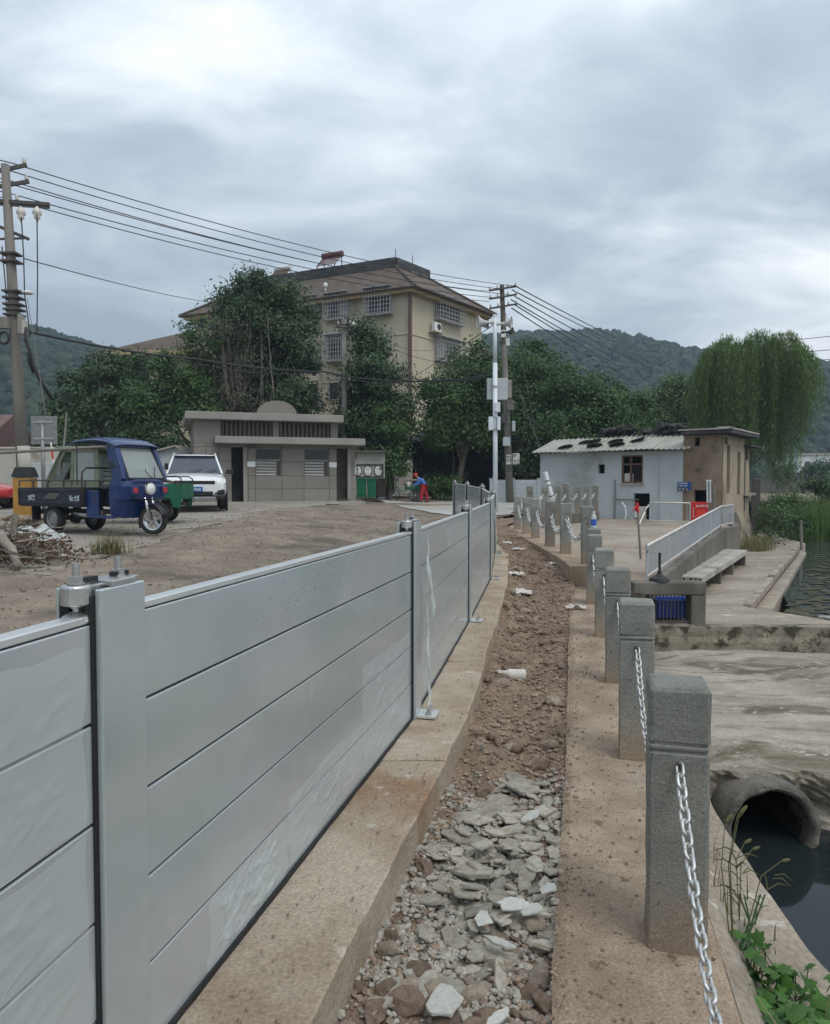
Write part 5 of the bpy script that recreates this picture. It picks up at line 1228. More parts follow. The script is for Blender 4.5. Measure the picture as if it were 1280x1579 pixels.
wl3 = MB(); wl3.box((-17.1, 31.2, 1.9), (4.6, .24, 2.3)); wl3.box((-17.1, 31.2, 3.08), (4.8, .36, .08)); tag(wl3.build('yard_wall', M['oldwall'], bevel=.02), 'old cream yard wall behind the leaning utility pole', 'wall')
wl4 = MB(); wl4.box((-14.1, 28.6, 1.55), (1.9, .2, 1.7)); tag(wl4.build('white_wall_panel', M['shed_white'], bevel=.02), 'short blue-white wall section behind the barrier stick', 'wall')
a = P(222, 712, 33); b = P(288, 712, 33)
h = thing('gabled_shed', 'small whitewashed shed with sloping roof between the vehicles and the toilet', 'shed', ((a.x + b.x) / 2 - .4, 34.2, .85))
hw = (b.x - a.x) / 2 + .5; MB().ext([(-hw, -1.2, 0), (hw, -1.2, 0), (hw, -1.2, 1.95), (hw - .55, -1.2, 2.35), (-hw, -1.2, 1.75)], None, (0, 2.4, 0)).build('wall', M['shed_white'], h)
MB().ext([(-hw - .1, -1.4, 1.76), (hw - .55, -1.4, 2.37), (hw + .15, -1.4, 1.9), (hw + .15, -1.4, 1.97), (hw - .55, -1.4, 2.45), (-hw - .1, -1.4, 1.84)], None, (0, 2.8, 0)).build('roof', M['conc'], h)
MB().box((-.9, -1.23, .8), (.7, .06, 1.2)).build('door', M['glass_dark'], h)

# deep dark shelters under the trees behind the lot
sh = thing('dark_shelter', 'deep dark open shelter under the trees behind the person', 'shelter', (4.4, 44.5, .75))
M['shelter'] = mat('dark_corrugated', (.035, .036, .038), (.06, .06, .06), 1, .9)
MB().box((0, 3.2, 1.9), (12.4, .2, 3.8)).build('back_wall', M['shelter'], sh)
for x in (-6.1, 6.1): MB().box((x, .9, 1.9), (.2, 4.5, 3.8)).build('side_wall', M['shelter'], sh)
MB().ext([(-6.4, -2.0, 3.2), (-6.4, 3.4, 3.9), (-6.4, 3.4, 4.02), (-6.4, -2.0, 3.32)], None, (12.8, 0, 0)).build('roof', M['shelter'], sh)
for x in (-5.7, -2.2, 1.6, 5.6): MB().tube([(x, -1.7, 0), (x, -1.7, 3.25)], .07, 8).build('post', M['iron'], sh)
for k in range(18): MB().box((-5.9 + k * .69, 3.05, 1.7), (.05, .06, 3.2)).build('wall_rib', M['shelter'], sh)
# bin shelter, bins
a = P(548, 770, 37.4); b = P(593, 770, 37.4)
bs = thing('bin_shelter', 'small grey wall with three oval notices behind the green bins', 'wall', ((a.x + b.x) / 2, 37.6, .88)); hw = (b.x - a.x) / 2
MB().box((0, .1, 1.15), (2 * hw, .2, 2.3)).build('wall', M['oldwall'], bs); MB().box((0, -.05, 2.33), (2 * hw + .2, .5, .08)).build('coping', M['conc_dark'], bs)
fr = MB()
for (x, z, dx, dz) in ((0, 1.68, 2 * hw - .1, .05), (0, 1.05, 2 * hw - .1, .05), (hw - .08, 1.36, .05, .6), (-hw + .08, 1.36, .05, .6)): fr.box((x, -.03, z), (dx, .05, dz))
fr.build('notice_frame', M['iron'], bs)
for k, x in enumerate((-.62, -.1, .42)):
    o = MB(); o.ext([(x + .19 * math.cos(i * .3927), -.02, 1.37 + .25 * math.sin(i * .3927)) for i in range(16)], None, (0, -.02, 0)); ov_ = o.build('notice_oval', M['ink'], bs)
    o = MB(); o.tube([(x + .2 * math.cos(i * .3927), -.04, 1.37 + .26 * math.sin(i * .3927)) for i in range(16)], .02, 5, closed=True); o.build('oval_rim', M['ink_dark'], ov_)
    glyphs('oval_print', M['ink_dark'], ov_, [(0, 2, .06), (.2, 3, .04)], .06, .06, Vector(bs.location) + Vector((x - .08, -.04, 1.42)), (1, 0, 0), (0, 0, 1), (0, -1, 0), 40 + k)
M['bin_green'] = mat('green_bin', (.008, .13, .065), (.012, .16, .08), 3, .45); M['bin_brown'] = mat('brown_bin', (.035, .025, .02), None, 3, .5)
for k, (px, m, lab) in enumerate(((557.5, 'bin_green', 'left of two green wheeled bins beside the toilet'), (574, 'bin_green', 'right of two green wheeled bins, next to the brown one'), (588, 'bin_brown', 'dark brown wheeled bin right of the green bins'))):
    p = P(px, 770, 36.8); r = thing('wheeled_bin', lab, 'bin', (p.x, p.y, .87), rng.uniform(-.1, .1), 'wheeled bins beside the toilet')
    mb = MB(); z0, z1 = .06, .92; w0, w1 = .19, .235
    mb.add([(-w0, -w0 * 1.1, z0), (w0, -w0 * 1.1, z0), (w0, w0 * 1.1, z0), (-w0, w0 * 1.1, z0), (-w1, -w1 * 1.2, z1), (w1, -w1 * 1.2, z1), (w1, w1 * 1.2, z1), (-w1, w1 * 1.2, z1)], [(0, 3, 2, 1), (4, 5, 6, 7), (0, 1, 5, 4), (1, 2, 6, 5), (2, 3, 7, 6), (3, 0, 4, 7)]); mb.build('bin_body', M[m], r, bevel=.02)
    MB().box((0, 0, .95), (.52, .62, .06)).build('lid', M[m], r, bevel=.02)
    for s in (-1, 1): MB().lathe([(.08, -.02), (.08, .02)], (s * .2, .24, .08), 12, 'X').build('wheel', M['rubber'], r)
p = P(622, 770, 41); mb = MB().box((p.x, p.y, 1.9), (1.0, .3, 2.0)); tag(mb.build('gate_pillar', M['oldwall'], bevel=.02), 'old plastered gate pillar behind the cleaning tricycle', 'pillar')

# far bank
MB().box((75, 116, .7), (120, 1, 3.0)).build('embankment', M['conc_dark'], None, kind='structure')
M['fieldgrass'] = mat('bank_grass', (.075, .10, .03), (.12, .14, .045), .5, .95, fine=.2, fscale=3)
for i, (px, Y, w_, h_) in enumerate(((1255, 150, 9, 4.2), (1225, 158, 6, 3.5))):
    p = P(px, 745, Y); h = thing('far_white_building', 'tiny white building at the foot of the far hill, %s one' % ('right' if i == 0 else 'left'), 'building', (p.x, p.y, 3.0), 0, 'tiny buildings across the water')
    MB().box((0, 0, h_ / 2), (w_, 5, h_)).build('wall', M['white'], h); MB().box((0, 0, h_ + .15), (w_ + .8, 5.8, .3)).build('roof', M['conc'], h)
    for k in range(3): MB().box((-w_ * .3 + k * w_ * .3, -2.52, h_ * .55), (.9, .06, 1.2)).build('window', M['glass_dark'], h)
# ================================================================== HILLS
def hill_mesh(name, lab_mat, ridge, Y0, Y1, depth, crowns, size, seed, m):
    """ridge: photo (px, py) skyline at distance Y1; slope falls towards Y0"""
    rr = np.random.default_rng(seed); R_ = [(P(px, py, Y1).x, P(px, py, Y1).z) for px, py in ridge]
    x0, x1 = R_[0][0], R_[-1][0]
    def top(x): return itp(x, R_)
    def hz(x, v): return -1 + (top(x) + 1) * (math.sin(v * math.pi / 2) ** 1.15) * (1 + .10 * noise.fractal(Vector((x * .02, v * 4, seed)), 1, 2, 3) * (1 - v))
    g = MB(); g.grid(lambda u, v: (x0 + (x1 - x0) * u, Y0 + (Y1 - Y0) * v, hz(x0 + (x1 - x0) * u, v) - 1.0), 70, 16)
    g.grid(lambda u, v: (x0 + (x1 - x0) * u, Y1 + depth * v, (top(x0 + (x1 - x0) * u) - 1) * (1 - v * v)), 70, 6)
    g.build(name, m, kind='structure', smooth=True)
    bm = bmesh.new(); bmesh.ops.create_icosphere(bm, subdivisions=2, radius=1); bv = np.array([v.co[:] for v in bm.verts]); bf = np.array([[v.index for v in f.verts] for f in bm.faces]); bm.free()
    V = []; F = []; T = []
    for k in range(crowns):
        x = x0 + (x1 - x0) * rr.random(); v = 1 - rr.random() ** 1.5 * .98; s = size * rr.uniform(.55, 1.3)
        z = hz(x, v); b = bv * (1 + .13 * rr.normal(size=(len(bv), 1))) * np.array([s, s, s * rr.uniform(.8, 1.35)])
        V.append(b + np.array([x, Y0 + (Y1 - Y0) * v, z - s * .25])); F.append(bf + k * len(bv)); T.append(np.full(len(bf), rr.random() * .7) + .3 * rr.random(len(bf)))
    me = bpy.data.meshes.new('hill_trees'); V = np.concatenate(V); F = np.concatenate(F); T = np.concatenate(T)
    me.from_pydata(V.tolist(), [], F.tolist()); at = me.attributes.new('tint', 'FLOAT', 'FACE'); at.data.foreach_set('value', T.astype(np.float32)); me.materials.append(M['hill_leaf'])
    return obj('hill_trees', me, kind='stuff')
M['hill_leaf'] = leafmat('hill_foliage', (.007, .016, .010), (.030, .054, .023), .8, .05)
M['hill'] = mat('wooded_slope', (.010, .020, .012), (.022, .036, .018), .05, .95)
hill_mesh('hill', None, [(560, 560), (700, 540), (800, 528), (850, 527), (900, 524), (935, 534), (965, 543), (1000, 553), (1040, 556), (1090, 549), (1140, 556), (1190, 580), (1250, 606), (1300, 615), (1420, 640), (1700, 690)], 190, 400, 120, 7500, 2.3, 5, M['hill'])
hill_mesh('hill', None, [(-420, 540), (-200, 520), (-60, 514), (20, 514), (70, 518), (110, 530), (150, 541), (200, 556), (240, 560), (330, 590), (460, 640)], 130, 300, 90, 4200, 2.4, 6, M['hill'])

# ================================================================== TREES
M['leaf_dark'] = leafmat('dark_leaves', (.019, .041, .015), (.060, .112, .036), .5, .24, bright=(.10, .165, .055))
M['leaf_mid'] = leafmat('mid_green_leaves', (.030, .068, .018), (.085, .160, .040), .5, .3, bright=(.13, .22, .06))
M['leaf_light'] = leafmat('light_green_leaves', (.05, .09, .022), (.12, .19, .05), .5, .35, bright=(.16, .24, .07))
M['leaf_grey'] = leafmat('dull_brown_leaves', (.035, .04, .022), (.085, .09, .05), .6, .2)
M['leaf_willow'] = leafmat('willow_leaves', (.06, .105, .024), (.165, .245, .065), .5, .38, bright=(.22, .31, .10))
M['leaf_reed'] = leafmat('reed_leaves', (.05, .10, .02), (.12, .20, .05), .5, .35)
M['leaf_dry'] = leafmat('dry_grass', (.11, .11, .045), (.24, .22, .11), .7, .3)
def crown_pts(ells, dens, sig, flat=.75):
    """leaf positions in clumps spread through ellipsoids (c, r)"""
    PS = []; NS = []; TS = []
    for c, r in ells:
        c = np.array(c); r = np.array(r); area = 4 * ((r[0] * r[1] + r[0] * r[2] + r[1] * r[2]) / 3) * .8; ncl = max(6, int(area * 3.4 / (sig / .3) ** 1.4))
        d = nr.normal(size=(ncl, 3)); d /= np.linalg.norm(d, axis=1, keepdims=True); rad = nr.random((ncl, 1)) ** .30
        cc = d * rad * r * (1 + .12 * nr.normal(size=(ncl, 1))) + c; ct = nr.random(ncl); per = max(5, int(dens * 1.75 * area / ncl))
        for k in range(ncl):
            sg = sig * nr.uniform(.6, 1.35); m_ = int(per * nr.uniform(.5, 1.5)); q = nr.normal(size=(m_, 3)) * np.array([sg, sg, sg * flat])
            PS.append(cc[k] + q); out = d[k] * .7 + np.array([0, 0, .55]); NS.append(nr.normal(size=(m_, 3)) * .75 + out + q / sg * .35); TS.append(np.clip(ct[k] * .55 + .45 * nr.random(m_), 0, 1))
    return np.concatenate(PS), np.concatenate(NS), np.concatenate(TS)
def branches(mb, base, ells, r0, limbs, z_split=.35):
    base = Vector(base); top = Vector(ells[0][0]); sp_ = base.lerp(Vector((top.x, top.y, top.z)), z_split)
    mid_ = base.lerp(sp_, .5) + Vector((rng.uniform(-.15, .15), rng.uniform(-.1, .1), 0))
    mb.tube([base - Vector((0, 0, .2)), base + Vector((0, 0, .15)), mid_, sp_], [r0 * 1.5, r0 * 1.1, r0 * .9, r0 * .75], 10)
    for k in range(limbs):
        c, r = ells[k % len(ells)]; e = Vector(c) + Vector((rng.uniform(-.75, .75) * r[0], rng.uniform(-.75, .75) * r[1], rng.uniform(-.3, .8) * r[2])); s0 = base.lerp(sp_, rng.uniform(.7, 1.0))
        m1 = s0.lerp(e, .45) + Vector((rng.uniform(-.3, .3), rng.uniform(-.3, .3), rng.uniform(.1, .6))); a = r0 * rng.uniform(.3, .55)
        mb.tube([s0, m1, e], [a, a * .6, a * .15], 6)
        for j in range(2): f = m1.lerp(e, rng.random()) ; mb.tube([f, f + Vector((rng.uniform(-1, 1), rng.uniform(-1, 1), rng.uniform(.2, 1)))], [a * .35, .01], 5)
def tree(name, lab, base, specs, m, leaf=.2, dens=520, sig=.38, r0=.2, limbs=10, cat='tree', group='trees behind the lot', bark='bark', extra=None):
    """specs: (px, py, rx_px, ry_px, Y) ellipses seen in the photograph turned into volumes at depth Y"""
    ells = []
    for px, py, rx, ry, Y in specs:
        c = P(px, py, Y); a, b = rx * Y / F_PX, ry * Y / F_PX; ells.append((tuple(c), (a, min(a, b) * .95 if a < 3 * b else b, b)))
    root = thing(name, lab, cat, base, 0, group)
    ps, ns_, tn = crown_pts(ells, dens, sig)
    ps = ps - np.array(base); me = leaf_mesh('crown', ps, ns_, leaf * nr.uniform(.6, 1.3, len(ps)), M[m], .55, tn); obj('crown', me, root)
    if extra: extra(root, ells)
    mb = MB(); branches(mb, base, ells, r0, limbs); mb.build('trunk', M[bark], root, world=True, smooth=True); return root
def g_(px, Y): x = P(px, 745, Y).x; return (x, Y, lotz(x, Y) if x < xmax(Y) else .1)
tree('broadleaf_tree', 'tall dense dark evergreen in front of the apartment block, left of its middle', g_(425, 42.5), [(415, 478, 60, 55, 42.5), (432, 540, 56, 70, 42), (380, 530, 45, 65, 43), (378, 474, 42, 42, 43), (445, 615, 50, 58, 41.5), (405, 620, 70, 55, 42.5), (360, 590, 40, 70, 43)], 'leaf_dark', .20, 560, .40, .3, 16)
def bare(root, ells):
    mb = MB()
    for k in range(46):
        a = Vector(P(rng.gauss(365, 26), rng.uniform(600, 680), 40.3 + rng.uniform(-.5, .5))); b = a + Vector((rng.gauss(0, .35), rng.gauss(0, .3), rng.uniform(2.0, 5.2)))
        mb.tube([a, a.lerp(b, .5) + Vector((rng.uniform(-.15, .15), 0, 0)), b], [.025, .018, .006], 4)
        for j in range(4): s = a.lerp(b, rng.uniform(.35, .95)); mb.tube([s, s + Vector((rng.gauss(0, .35), rng.gauss(0, .3), rng.uniform(.3, 1.0)))], [.012, .005], 3)
    mb.build('bare_twigs', M['bark_pale'], root, world=True, kind='stuff')
tree('thinning_tree', 'half-bare tree with pale twigs and dull leaves before the dense evergreen', g_(365, 40.3), [(365, 560, 38, 80, 40.3), (350, 650, 52, 40, 40.3), (395, 640, 45, 45, 40)], 'leaf_grey', .16, 170, .35, .14, 10, extra=bare, bark='bark_pale')
tree('leafy_tree', 'bright green vine-covered tree at the left of the apartment trees', g_(290, 40), [(316, 534, 36, 50, 40.5), (265, 600, 45, 55, 40), (225, 640, 50, 50, 39.5), (310, 640, 40, 55, 39.5)], 'leaf_mid', .19, 420, .36, .15, 12)
tree('dark_tree', 'dark rounded tree left of the vine-covered tree, behind the sign board', g_(150, 41), [(170, 575, 45, 40, 41), (120, 620, 55, 45, 41), (185, 640, 55, 50, 40), (95, 660, 45, 35, 40)], 'leaf_dark', .2, 430, .4, .2, 12)
tree('slender_tree', 'thin grey-green tree poking up above the dark trees on the left', g_(160, 46), [(163, 560, 22, 26, 46), (185, 570, 20, 25, 46), (145, 590, 25, 20, 46)], 'leaf_grey', .2, 260, .35, .12, 8)
tree('broadleaf_tree', 'dark ivy-hung tree standing right of the thin roadside pole', g_(575, 41), [(568, 532, 30, 36, 41.5), (576, 590, 50, 50, 41), (568, 655, 44, 50, 41), (605, 645, 32, 50, 40.5)], 'leaf_dark', .2, 540, .38, .2, 14)
tree('ivy_mass', 'green ivy hanging over the wall beside the bins', g_(600, 39.2), [(598, 680, 28, 55, 39.2), (590, 720, 18, 30, 38.6), (614, 700, 15, 40, 39)], 'leaf_mid', .17, 420, .3, .1, 6, cat='ivy', group=None)
tree('broadleaf_tree', 'broad tree between the apartment block and the white mast', g_(705, 42), [(735, 570, 32, 40, 42), (690, 605, 48, 45, 42), (740, 630, 45, 50, 42), (680, 650, 45, 35, 41.5), (720, 665, 60, 35, 42)], 'leaf_mid', .2, 430, .42, .2, 14)
tree('broadleaf_tree', 'leafy tree right behind the concrete utility pole', g_(830, 46), [(830, 575, 50, 50, 46), (800, 640, 45, 60, 45), (860, 620, 55, 55, 46)], 'leaf_mid', .2, 470, .42, .25, 14)
tree('broadleaf_tree', 'bushy tree over the left end of the white shed', g_(905, 44), [(895, 600, 48, 45, 44), (925, 640, 50, 45, 43), (875, 660, 55, 45, 43)], 'leaf_mid', .2, 470, .4, .2, 14)
tree('broadleaf_tree', 'bushy tree over the right end of the white shed, before the willow', g_(980, 46), [(970, 625, 42, 35, 46), (1000, 650, 40, 35, 46), (955, 660, 40, 30, 45)], 'leaf_mid', .2, 450, .4, .2, 12)
tree('distant_tree', 'paler green tree between the hill and the willow', g_(1045, 62), [(1045, 615, 38, 32, 62), (1015, 630, 28, 25, 62), (1075, 625, 35, 40, 62), (1050, 655, 45, 25, 62)], 'leaf_light', .26, 300, .5, .25, 10)
tree('broadleaf_tree', 'dark tree low behind the sheds under the willow', g_(1010, 41), [(1010, 690, 70, 35, 41), (930, 700, 60, 35, 41)], 'leaf_dark', .2, 330, .4, .15, 8)
tree('undergrowth', 'dark shrubs filling the gap behind the far barrier and white shed', g_(815, 42), [(815, 700, 40, 50, 42.5)], 'leaf_dark', .2, 330, .4, .1, 6, cat='shrub')
tree('roadside_bush', 'low leafy bush right of the person in red trousers', g_(678, 40.5), [(678, 756, 26, 13, 40.5), (662, 752, 14, 10, 40.5), (700, 752, 16, 14, 40.5)], 'leaf_mid', .15, 600, .22, .04, 6, cat='bush', group=None)
tree('low_hedge', 'rough dark hedge behind the parked vehicles', g_(200, 37), [(180, 690, 70, 22, 37), (250, 680, 50, 25, 37), (110, 690, 45, 20, 37)], 'leaf_dark', .17, 380, .3, .08, 8, cat='hedge', group=None)
for i, (px, Y, rx, ry, py) in enumerate(((1272, 110, 18, 14, 726), (1245, 112, 16, 12, 728), (1222, 108, 14, 12, 728), (1200, 112, 16, 14, 726), (1260, 135, 20, 14, 722))):
    tree('far_tree', 'small dark tree on the far bank, number %s from the right' % ['one', 'two', 'three', 'four', 'behind the two nearest'][i], (P(px, 745, Y).x, Y, 1.0), [(px, py, rx, ry, Y)], 'leaf_dark', .5, 40, .6, .25, 5, group='far bank trees')
tree('pond_bush', 'rounded bush at the far side of the upper pond', (P(1262, 760, 42).x, 42, -.8), [(1262, 752, 24, 20, 42), (1285, 755, 22, 22, 42)], 'leaf_mid', .18, 330, .3, .08, 6, cat='bush', group=None)

# weeping willow: hanging strands of narrow leaves
def willow():
    Y = 43; base = (P(1138, 745, Y).x, Y, .2); root = thing('weeping_willow', 'large weeping willow hanging over the water behind the house', 'willow', base)
    k = Y / F_PX; PS = []; AX = []; TN = []; twigs = MB()
    cx = P(1165, 560, Y); rx, rz_w = 88 * k, 48 * k
    ns_ = 1650
    CLS = []
    for q in range(130): a = nr.uniform(0, 2 * math.pi); r_ = math.sqrt(nr.random()) * 1.0; CLS.append((r_ * math.cos(a), r_ * math.sin(a), nr.random(), nr.uniform(.72, 1.12), nr.uniform(.72, 1.12)))
    for s in range(ns_):
        cl = CLS[nr.integers(130)]; ex = cl[0] + nr.normal() * .05; ey = cl[1] + nr.normal() * .06; rr = min(1.08, math.hypot(ex, ey))
        top = Vector((cx.x + ex * rx * .93, cx.y + ey * rx * .8, cx.z + rz_w * max(0, 1 - min(1, rr) ** 3.4) ** .6 * cl[3] * nr.uniform(.75, 1.06) - .2))
        px_ = 1165 + ex * 88
        low = itp(px_, [(1070, 640), (1090, 665), (1110, 690), (1135, 700), (1160, 740), (1185, 755), (1200, 735), (1212, 675), (1235, 615), (1255, 575)]) + 20 * nr.normal()
        zlow = P(0, low, Y).z; ln = max(1.2, (top.z - zlow) * cl[4] * nr.uniform(.7, 1.02)); m_ = int(ln / .085)
        out = Vector((ex, ey, 0)) * nr.uniform(.3, 1.1); sway = nr.normal(size=2) * .18; ct = cl[2]
        for j in range(m_):
            u = j / m_; d = u * ln; p = top + out * (1 - math.exp(-d * 1.2)) + Vector((sway[0] * u, sway[1] * u, -d + .35 * math.sin(min(1, d * 1.2) * math.pi) * .6))
            PS.append(p + Vector(nr.normal(size=3) * .055)); AX.append(Vector((nr.normal() * .28 + out.x * .15, nr.normal() * .28, -1))); TN.append(min(1, ct * .65 + .35 * nr.random()))
    PS = np.array([tuple(p) for p in PS]) - np.array(base); AX = np.array([tuple(p) for p in AX]); n_ = len(PS)
    me = leaf_mesh('hanging_foliage', PS, nr.normal(size=(n_, 3)), nr.uniform(.16, .32, n_), M['leaf_willow'], .15, np.array(TN), AX); obj('hanging_foliage', me, root)
    mb = MB(); branches(mb, base, [((cx.x, cx.y, cx.z), (rx * .8, rx * .6, rz_w * .8))], .4, 22, .55); mb.build('trunk', M['bark'], root, world=True, smooth=True)
willow()

# reeds and waterside growth: blades
def blades(name, lab, cat, spots, m, hmin, hmax, width, lean=.35, group=None, kind=None, seg=3):
    V = []; F = []; T = []; o = 0
    for (x, y, z) in spots:
        h = rng.uniform(hmin, hmax); a = rng.uniform(0, 6.28); l = abs(rng.gauss(0, lean)) * h; w_ = width * rng.uniform(.7, 1.3); c, s = math.cos(a), math.sin(a); tn = rng.random()
        for j in range(seg + 1):
            u = j / seg; r = l * u * u; ww = w_ * (1 - u * .93) / 2; cx, cy, cz = x + c * r, y + s * r, z + h * u * (1 - .15 * u * l / h)
            V += [(cx - s * ww, cy + c * ww, cz), (cx + s * ww, cy - c * ww, cz)]
        for j in range(seg): F.append((o + 2 * j, o + 2 * j + 1, o + 2 * j + 3, o + 2 * j + 2)); T.append(tn)
        o += 2 * (seg + 1)
    V = np.array(V); c0 = V.mean(axis=0); c0[2] = V[:, 2].min()
    me = bpy.data.meshes.new(name); me.from_pydata((V - c0).tolist(), [], F); at = me.attributes.new('tint', 'FLOAT', 'FACE'); at.data.foreach_set('value', np.array(T, dtype=np.float32)); me.materials.append(M[m])
    return obj(name, me, None, tuple(c0), label=lab, cat=cat, group=group, kind=kind)
sp = []
for k in range(3800):
    Y = rng.uniform(32, 45); px = rng.uniform(1210, 1330); sp.append((P(px, 745, Y).x, Y, -.92))
blades('reed_bed', 'bed of tall green reeds at the edge of the upper pond', 'reeds', sp, 'leaf_reed', 1.0, 2.0, .035, .22, kind='stuff')
tree('waterside_shrub', 'leafy shrubs growing at the foot of the cream side wall', (12.9, 27.4, TZ), [(1194, 795, 18, 36, 28), (1208, 804, 16, 30, 29), (1184, 830, 10, 12, 26.8), (1214, 775, 18, 22, 33)], 'leaf_mid', .11, 700, .24, .05, 10, cat='shrub', group=None)
tree('dark_shrub', 'dark shrub between the terrace end and the reeds', (14.5, 33, TZ), [(1212, 800, 20, 25, 31), (1225, 812, 18, 14, 29.5)], 'leaf_dark', .12, 600, .24, .05, 8, cat='shrub', group=None)
sp = []
for k in range(700): px = rng.gauss(1165, 13); Y = 24.5 + rng.random() * 2.5; x = P(px, 840, Y).x; sp.append((x, Y, TZ))
blades('dry_weeds', 'pale dry weeds along the foot of the cream wall', 'weeds', sp, 'leaf_dry', .2, .55, .02, .5, kind='stuff')
sp = []
for k in range(160): u = rng.random(); p = Vector((5.6, 14.6, 0)).lerp(Vector((8.9, 20.6, 0)), u); sp.append((p.x + rng.gauss(0, .08) - .35, p.y + rng.gauss(0, .1), TZ))
blades('bench_weeds', 'green weeds growing under the long bench', 'weeds', sp, 'leaf_mid', .1, .35, .02, .5, kind='stuff')
p0 = GL(168, 852); sp = [(p0.x + rng.gauss(0, .14), p0.y + rng.gauss(0, .1), p0.z - .02) for k in range(240)]
blades('grass_tuft', 'lone tuft of yellow-green grass on the dirt lot by the blue tricycle', 'grass tuft', sp, 'leaf_dry', .12, .42, .016, .5)
sp = []
for k in range(200):
    Y = 2 + 5 * rng.random() ** 1.5; e = bank_edge(Y); a = bx(Y) + .16; x = a + (e - a) * rng.triangular(.1, .7, .38); sp.append((x, Y, -.12 if (x - a) / (e - a) < .2 else -.33))
blades('bank_grass', 'sparse grass along the concrete bank', 'grass', sp, 'leaf_dry', .05, .22, .008, .7, kind='stuff')

# vine with lobed leaves on the bank, lower right
def lobed_leaf(m):
    pts = [(0, -.5), (.16, -.42), (.46, -.40), (.34, -.12), (.52, .12), (.22, .14), (.0, .55), (-.22, .14), (-.52, .12), (-.34, -.12), (-.46, -.40), (-.16, -.42)]
    vs = [(0, -.1, .05)] + [(x, y, -.10 * (x * x + (y * .7) ** 2) - .02) for x, y in pts]; fs = [(0, i + 1, (i + 1) % 12 + 1) for i in range(12)]
    me = MB().add(vs, fs).mesh('vine_leaf', True); at = me.attributes.new('tint', 'FLOAT', 'FACE'); at.data.foreach_set('value', np.full(12, m[1], dtype=np.float32)); me.materials.append(M[m[0]]); return me
M['leaf_vine'] = leafmat('vine_leaves', (.030, .085, .018), (.085, .20, .035), .45, .3)
LF = [lobed_leaf(('leaf_vine', t_)) for t_ in (.1, .35, .55, .75, .95)]
vn = thing('creeping_vine', 'bright green lobed-leaf vine creeping over the concrete bank near the chain', 'vine', (1.3, 2.7, -.3)); V0 = Vector(vn.location)
vst = MB(); spots = []
trail = [(1210, 1590), (1170, 1530), (1150, 1470), (1160, 1420), (1155, 1380)]
for (px, py, zz, s, cnt, sx, sy) in ((1245, 1560, -.26, .07, 34, 42, 24), (1190, 1545, -.24, .07, 24, 32, 26), (1175, 1500, -.24, .06, 14, 22, 22), (1165, 1462, -.27, .05, 10, 16, 16), (1152, 1440, -.25, .065, 5, 12, 8), (1240, 1515, -.27, .055, 12, 26, 10), (1215, 1580, -.2, .085, 22, 35, 14)):
    for k in range(cnt):
        p = G(rng.gauss(px, sx), rng.gauss(py, sy), zz + rng.uniform(-.04, .07))
        if p.x < bx(p.y) + .14: continue
        sc_ = s * rng.uniform(.65, 1.25); rot = (rng.gauss(-.25, .4), rng.gauss(0, .4), rng.uniform(0, 6.28)); obj('vine_leaf', rng.choice(LF), vn, p - V0, rot, (sc_, sc_, sc_))
        vst.tube([p, p + Vector((rng.gauss(0, .03), rng.gauss(0, .03), -.07))], .0022, 4, cap=False)
for off in range(4):
    pts = [G(px + rng.gauss(0, 12), py, -.27) for px, py in trail]; vst.tube(pts, .004, 5)
vst.build('vine_stem', M['leaf_vine'], vn, world=True, kind='stuff')
# foxtail grasses leaning over the bank
for i, (b, tips) in enumerate((((1132, 1500), [(1136, 1262), (1118, 1270), (1140, 1256)]), ((1150, 1440), [(1205, 1328)]), ((1140, 1420), [(1148, 1300), (1160, 1310)]))):
    bp_ = G(*b, -.32); r = thing('foxtail_grass', ['tall foxtail grass with drooping yellow heads beside the nearest bollard', 'single foxtail head leaning out over the dark pipe mouth', 'thin spiky foxtail between the bollard and the pipe'][i], 'grass', tuple(bp_), 0, None)
    mb = MB(); hd = MB(); lf = MB()
    for (tx_, ty_) in tips:
        tp_ = P(tx_, ty_, bp_.y + .25); m1 = bp_.lerp(tp_, .6) + Vector((-.03, 0, .06)); mb.tube([bp_, m1, tp_], [.003, .0025, .0018], 5)
        d = (tp_ - m1).normalized(); d = (d + Vector((.5, 0, -.2))).normalized(); hd.tube([tp_, tp_ + d * .02, tp_ + d * .045, tp_ + d * .06], [.003, .009, .008, .002], 7)
    for k in range(9):
        a = rng.uniform(0, 6.28); u = rng.uniform(.05, .8); s = bp_.lerp(P(*tips[0], bp_.y + .25), u); e = s + Vector((math.cos(a) * .1, math.sin(a) * .06, rng.uniform(-.02, .07))); mb.tube([s, s.lerp(e, .5) + Vector((0, 0, .02)), e], [.003, .003, .0006], 3)
    mb.build('stem', M['leaf_dry'], r, world=True, kind='stuff'); hd.build('seed_head', M['leaf_dry'], r, world=True, smooth=True, kind='stuff')
# ================================================================== POLES
def tpole(mb, a, b, r0, r1, n=14): mb.tube([a, Vector(a).lerp(Vector(b), .5), b], [r0, (r0 + r1) / 2, r1], n)
def insul(mb, p, s=1.0, down=False):
    d = -1 if down else 1; p = Vector(p); prof = [(.02, 0), (.05, .02), (.055, .05), (.03, .06), (.06, .09), (.03, .12), (.045, .15), (.01, .17)]
    mb.lathe([(r * s, h * s * d) for r, h in prof], p, 8)
YP = 20.0
pa, pb = P(40, 760, YP), P(8, 254, YP)
pa.z = lotz(pa.x, YP) - .1
up = thing('utility_pole', 'weathered leaning concrete utility pole with crossarms at the left edge', 'utility pole', tuple(pa), 0)
mb = MB(); tpole(mb, pa, pb, .175, .105); mb.build('shaft', M['pole'], up, world=True, smooth=True)
def onp(py):
    u = (py - 760) / (254 - 760); return P(40 + (8 - 40) * u, py, YP)
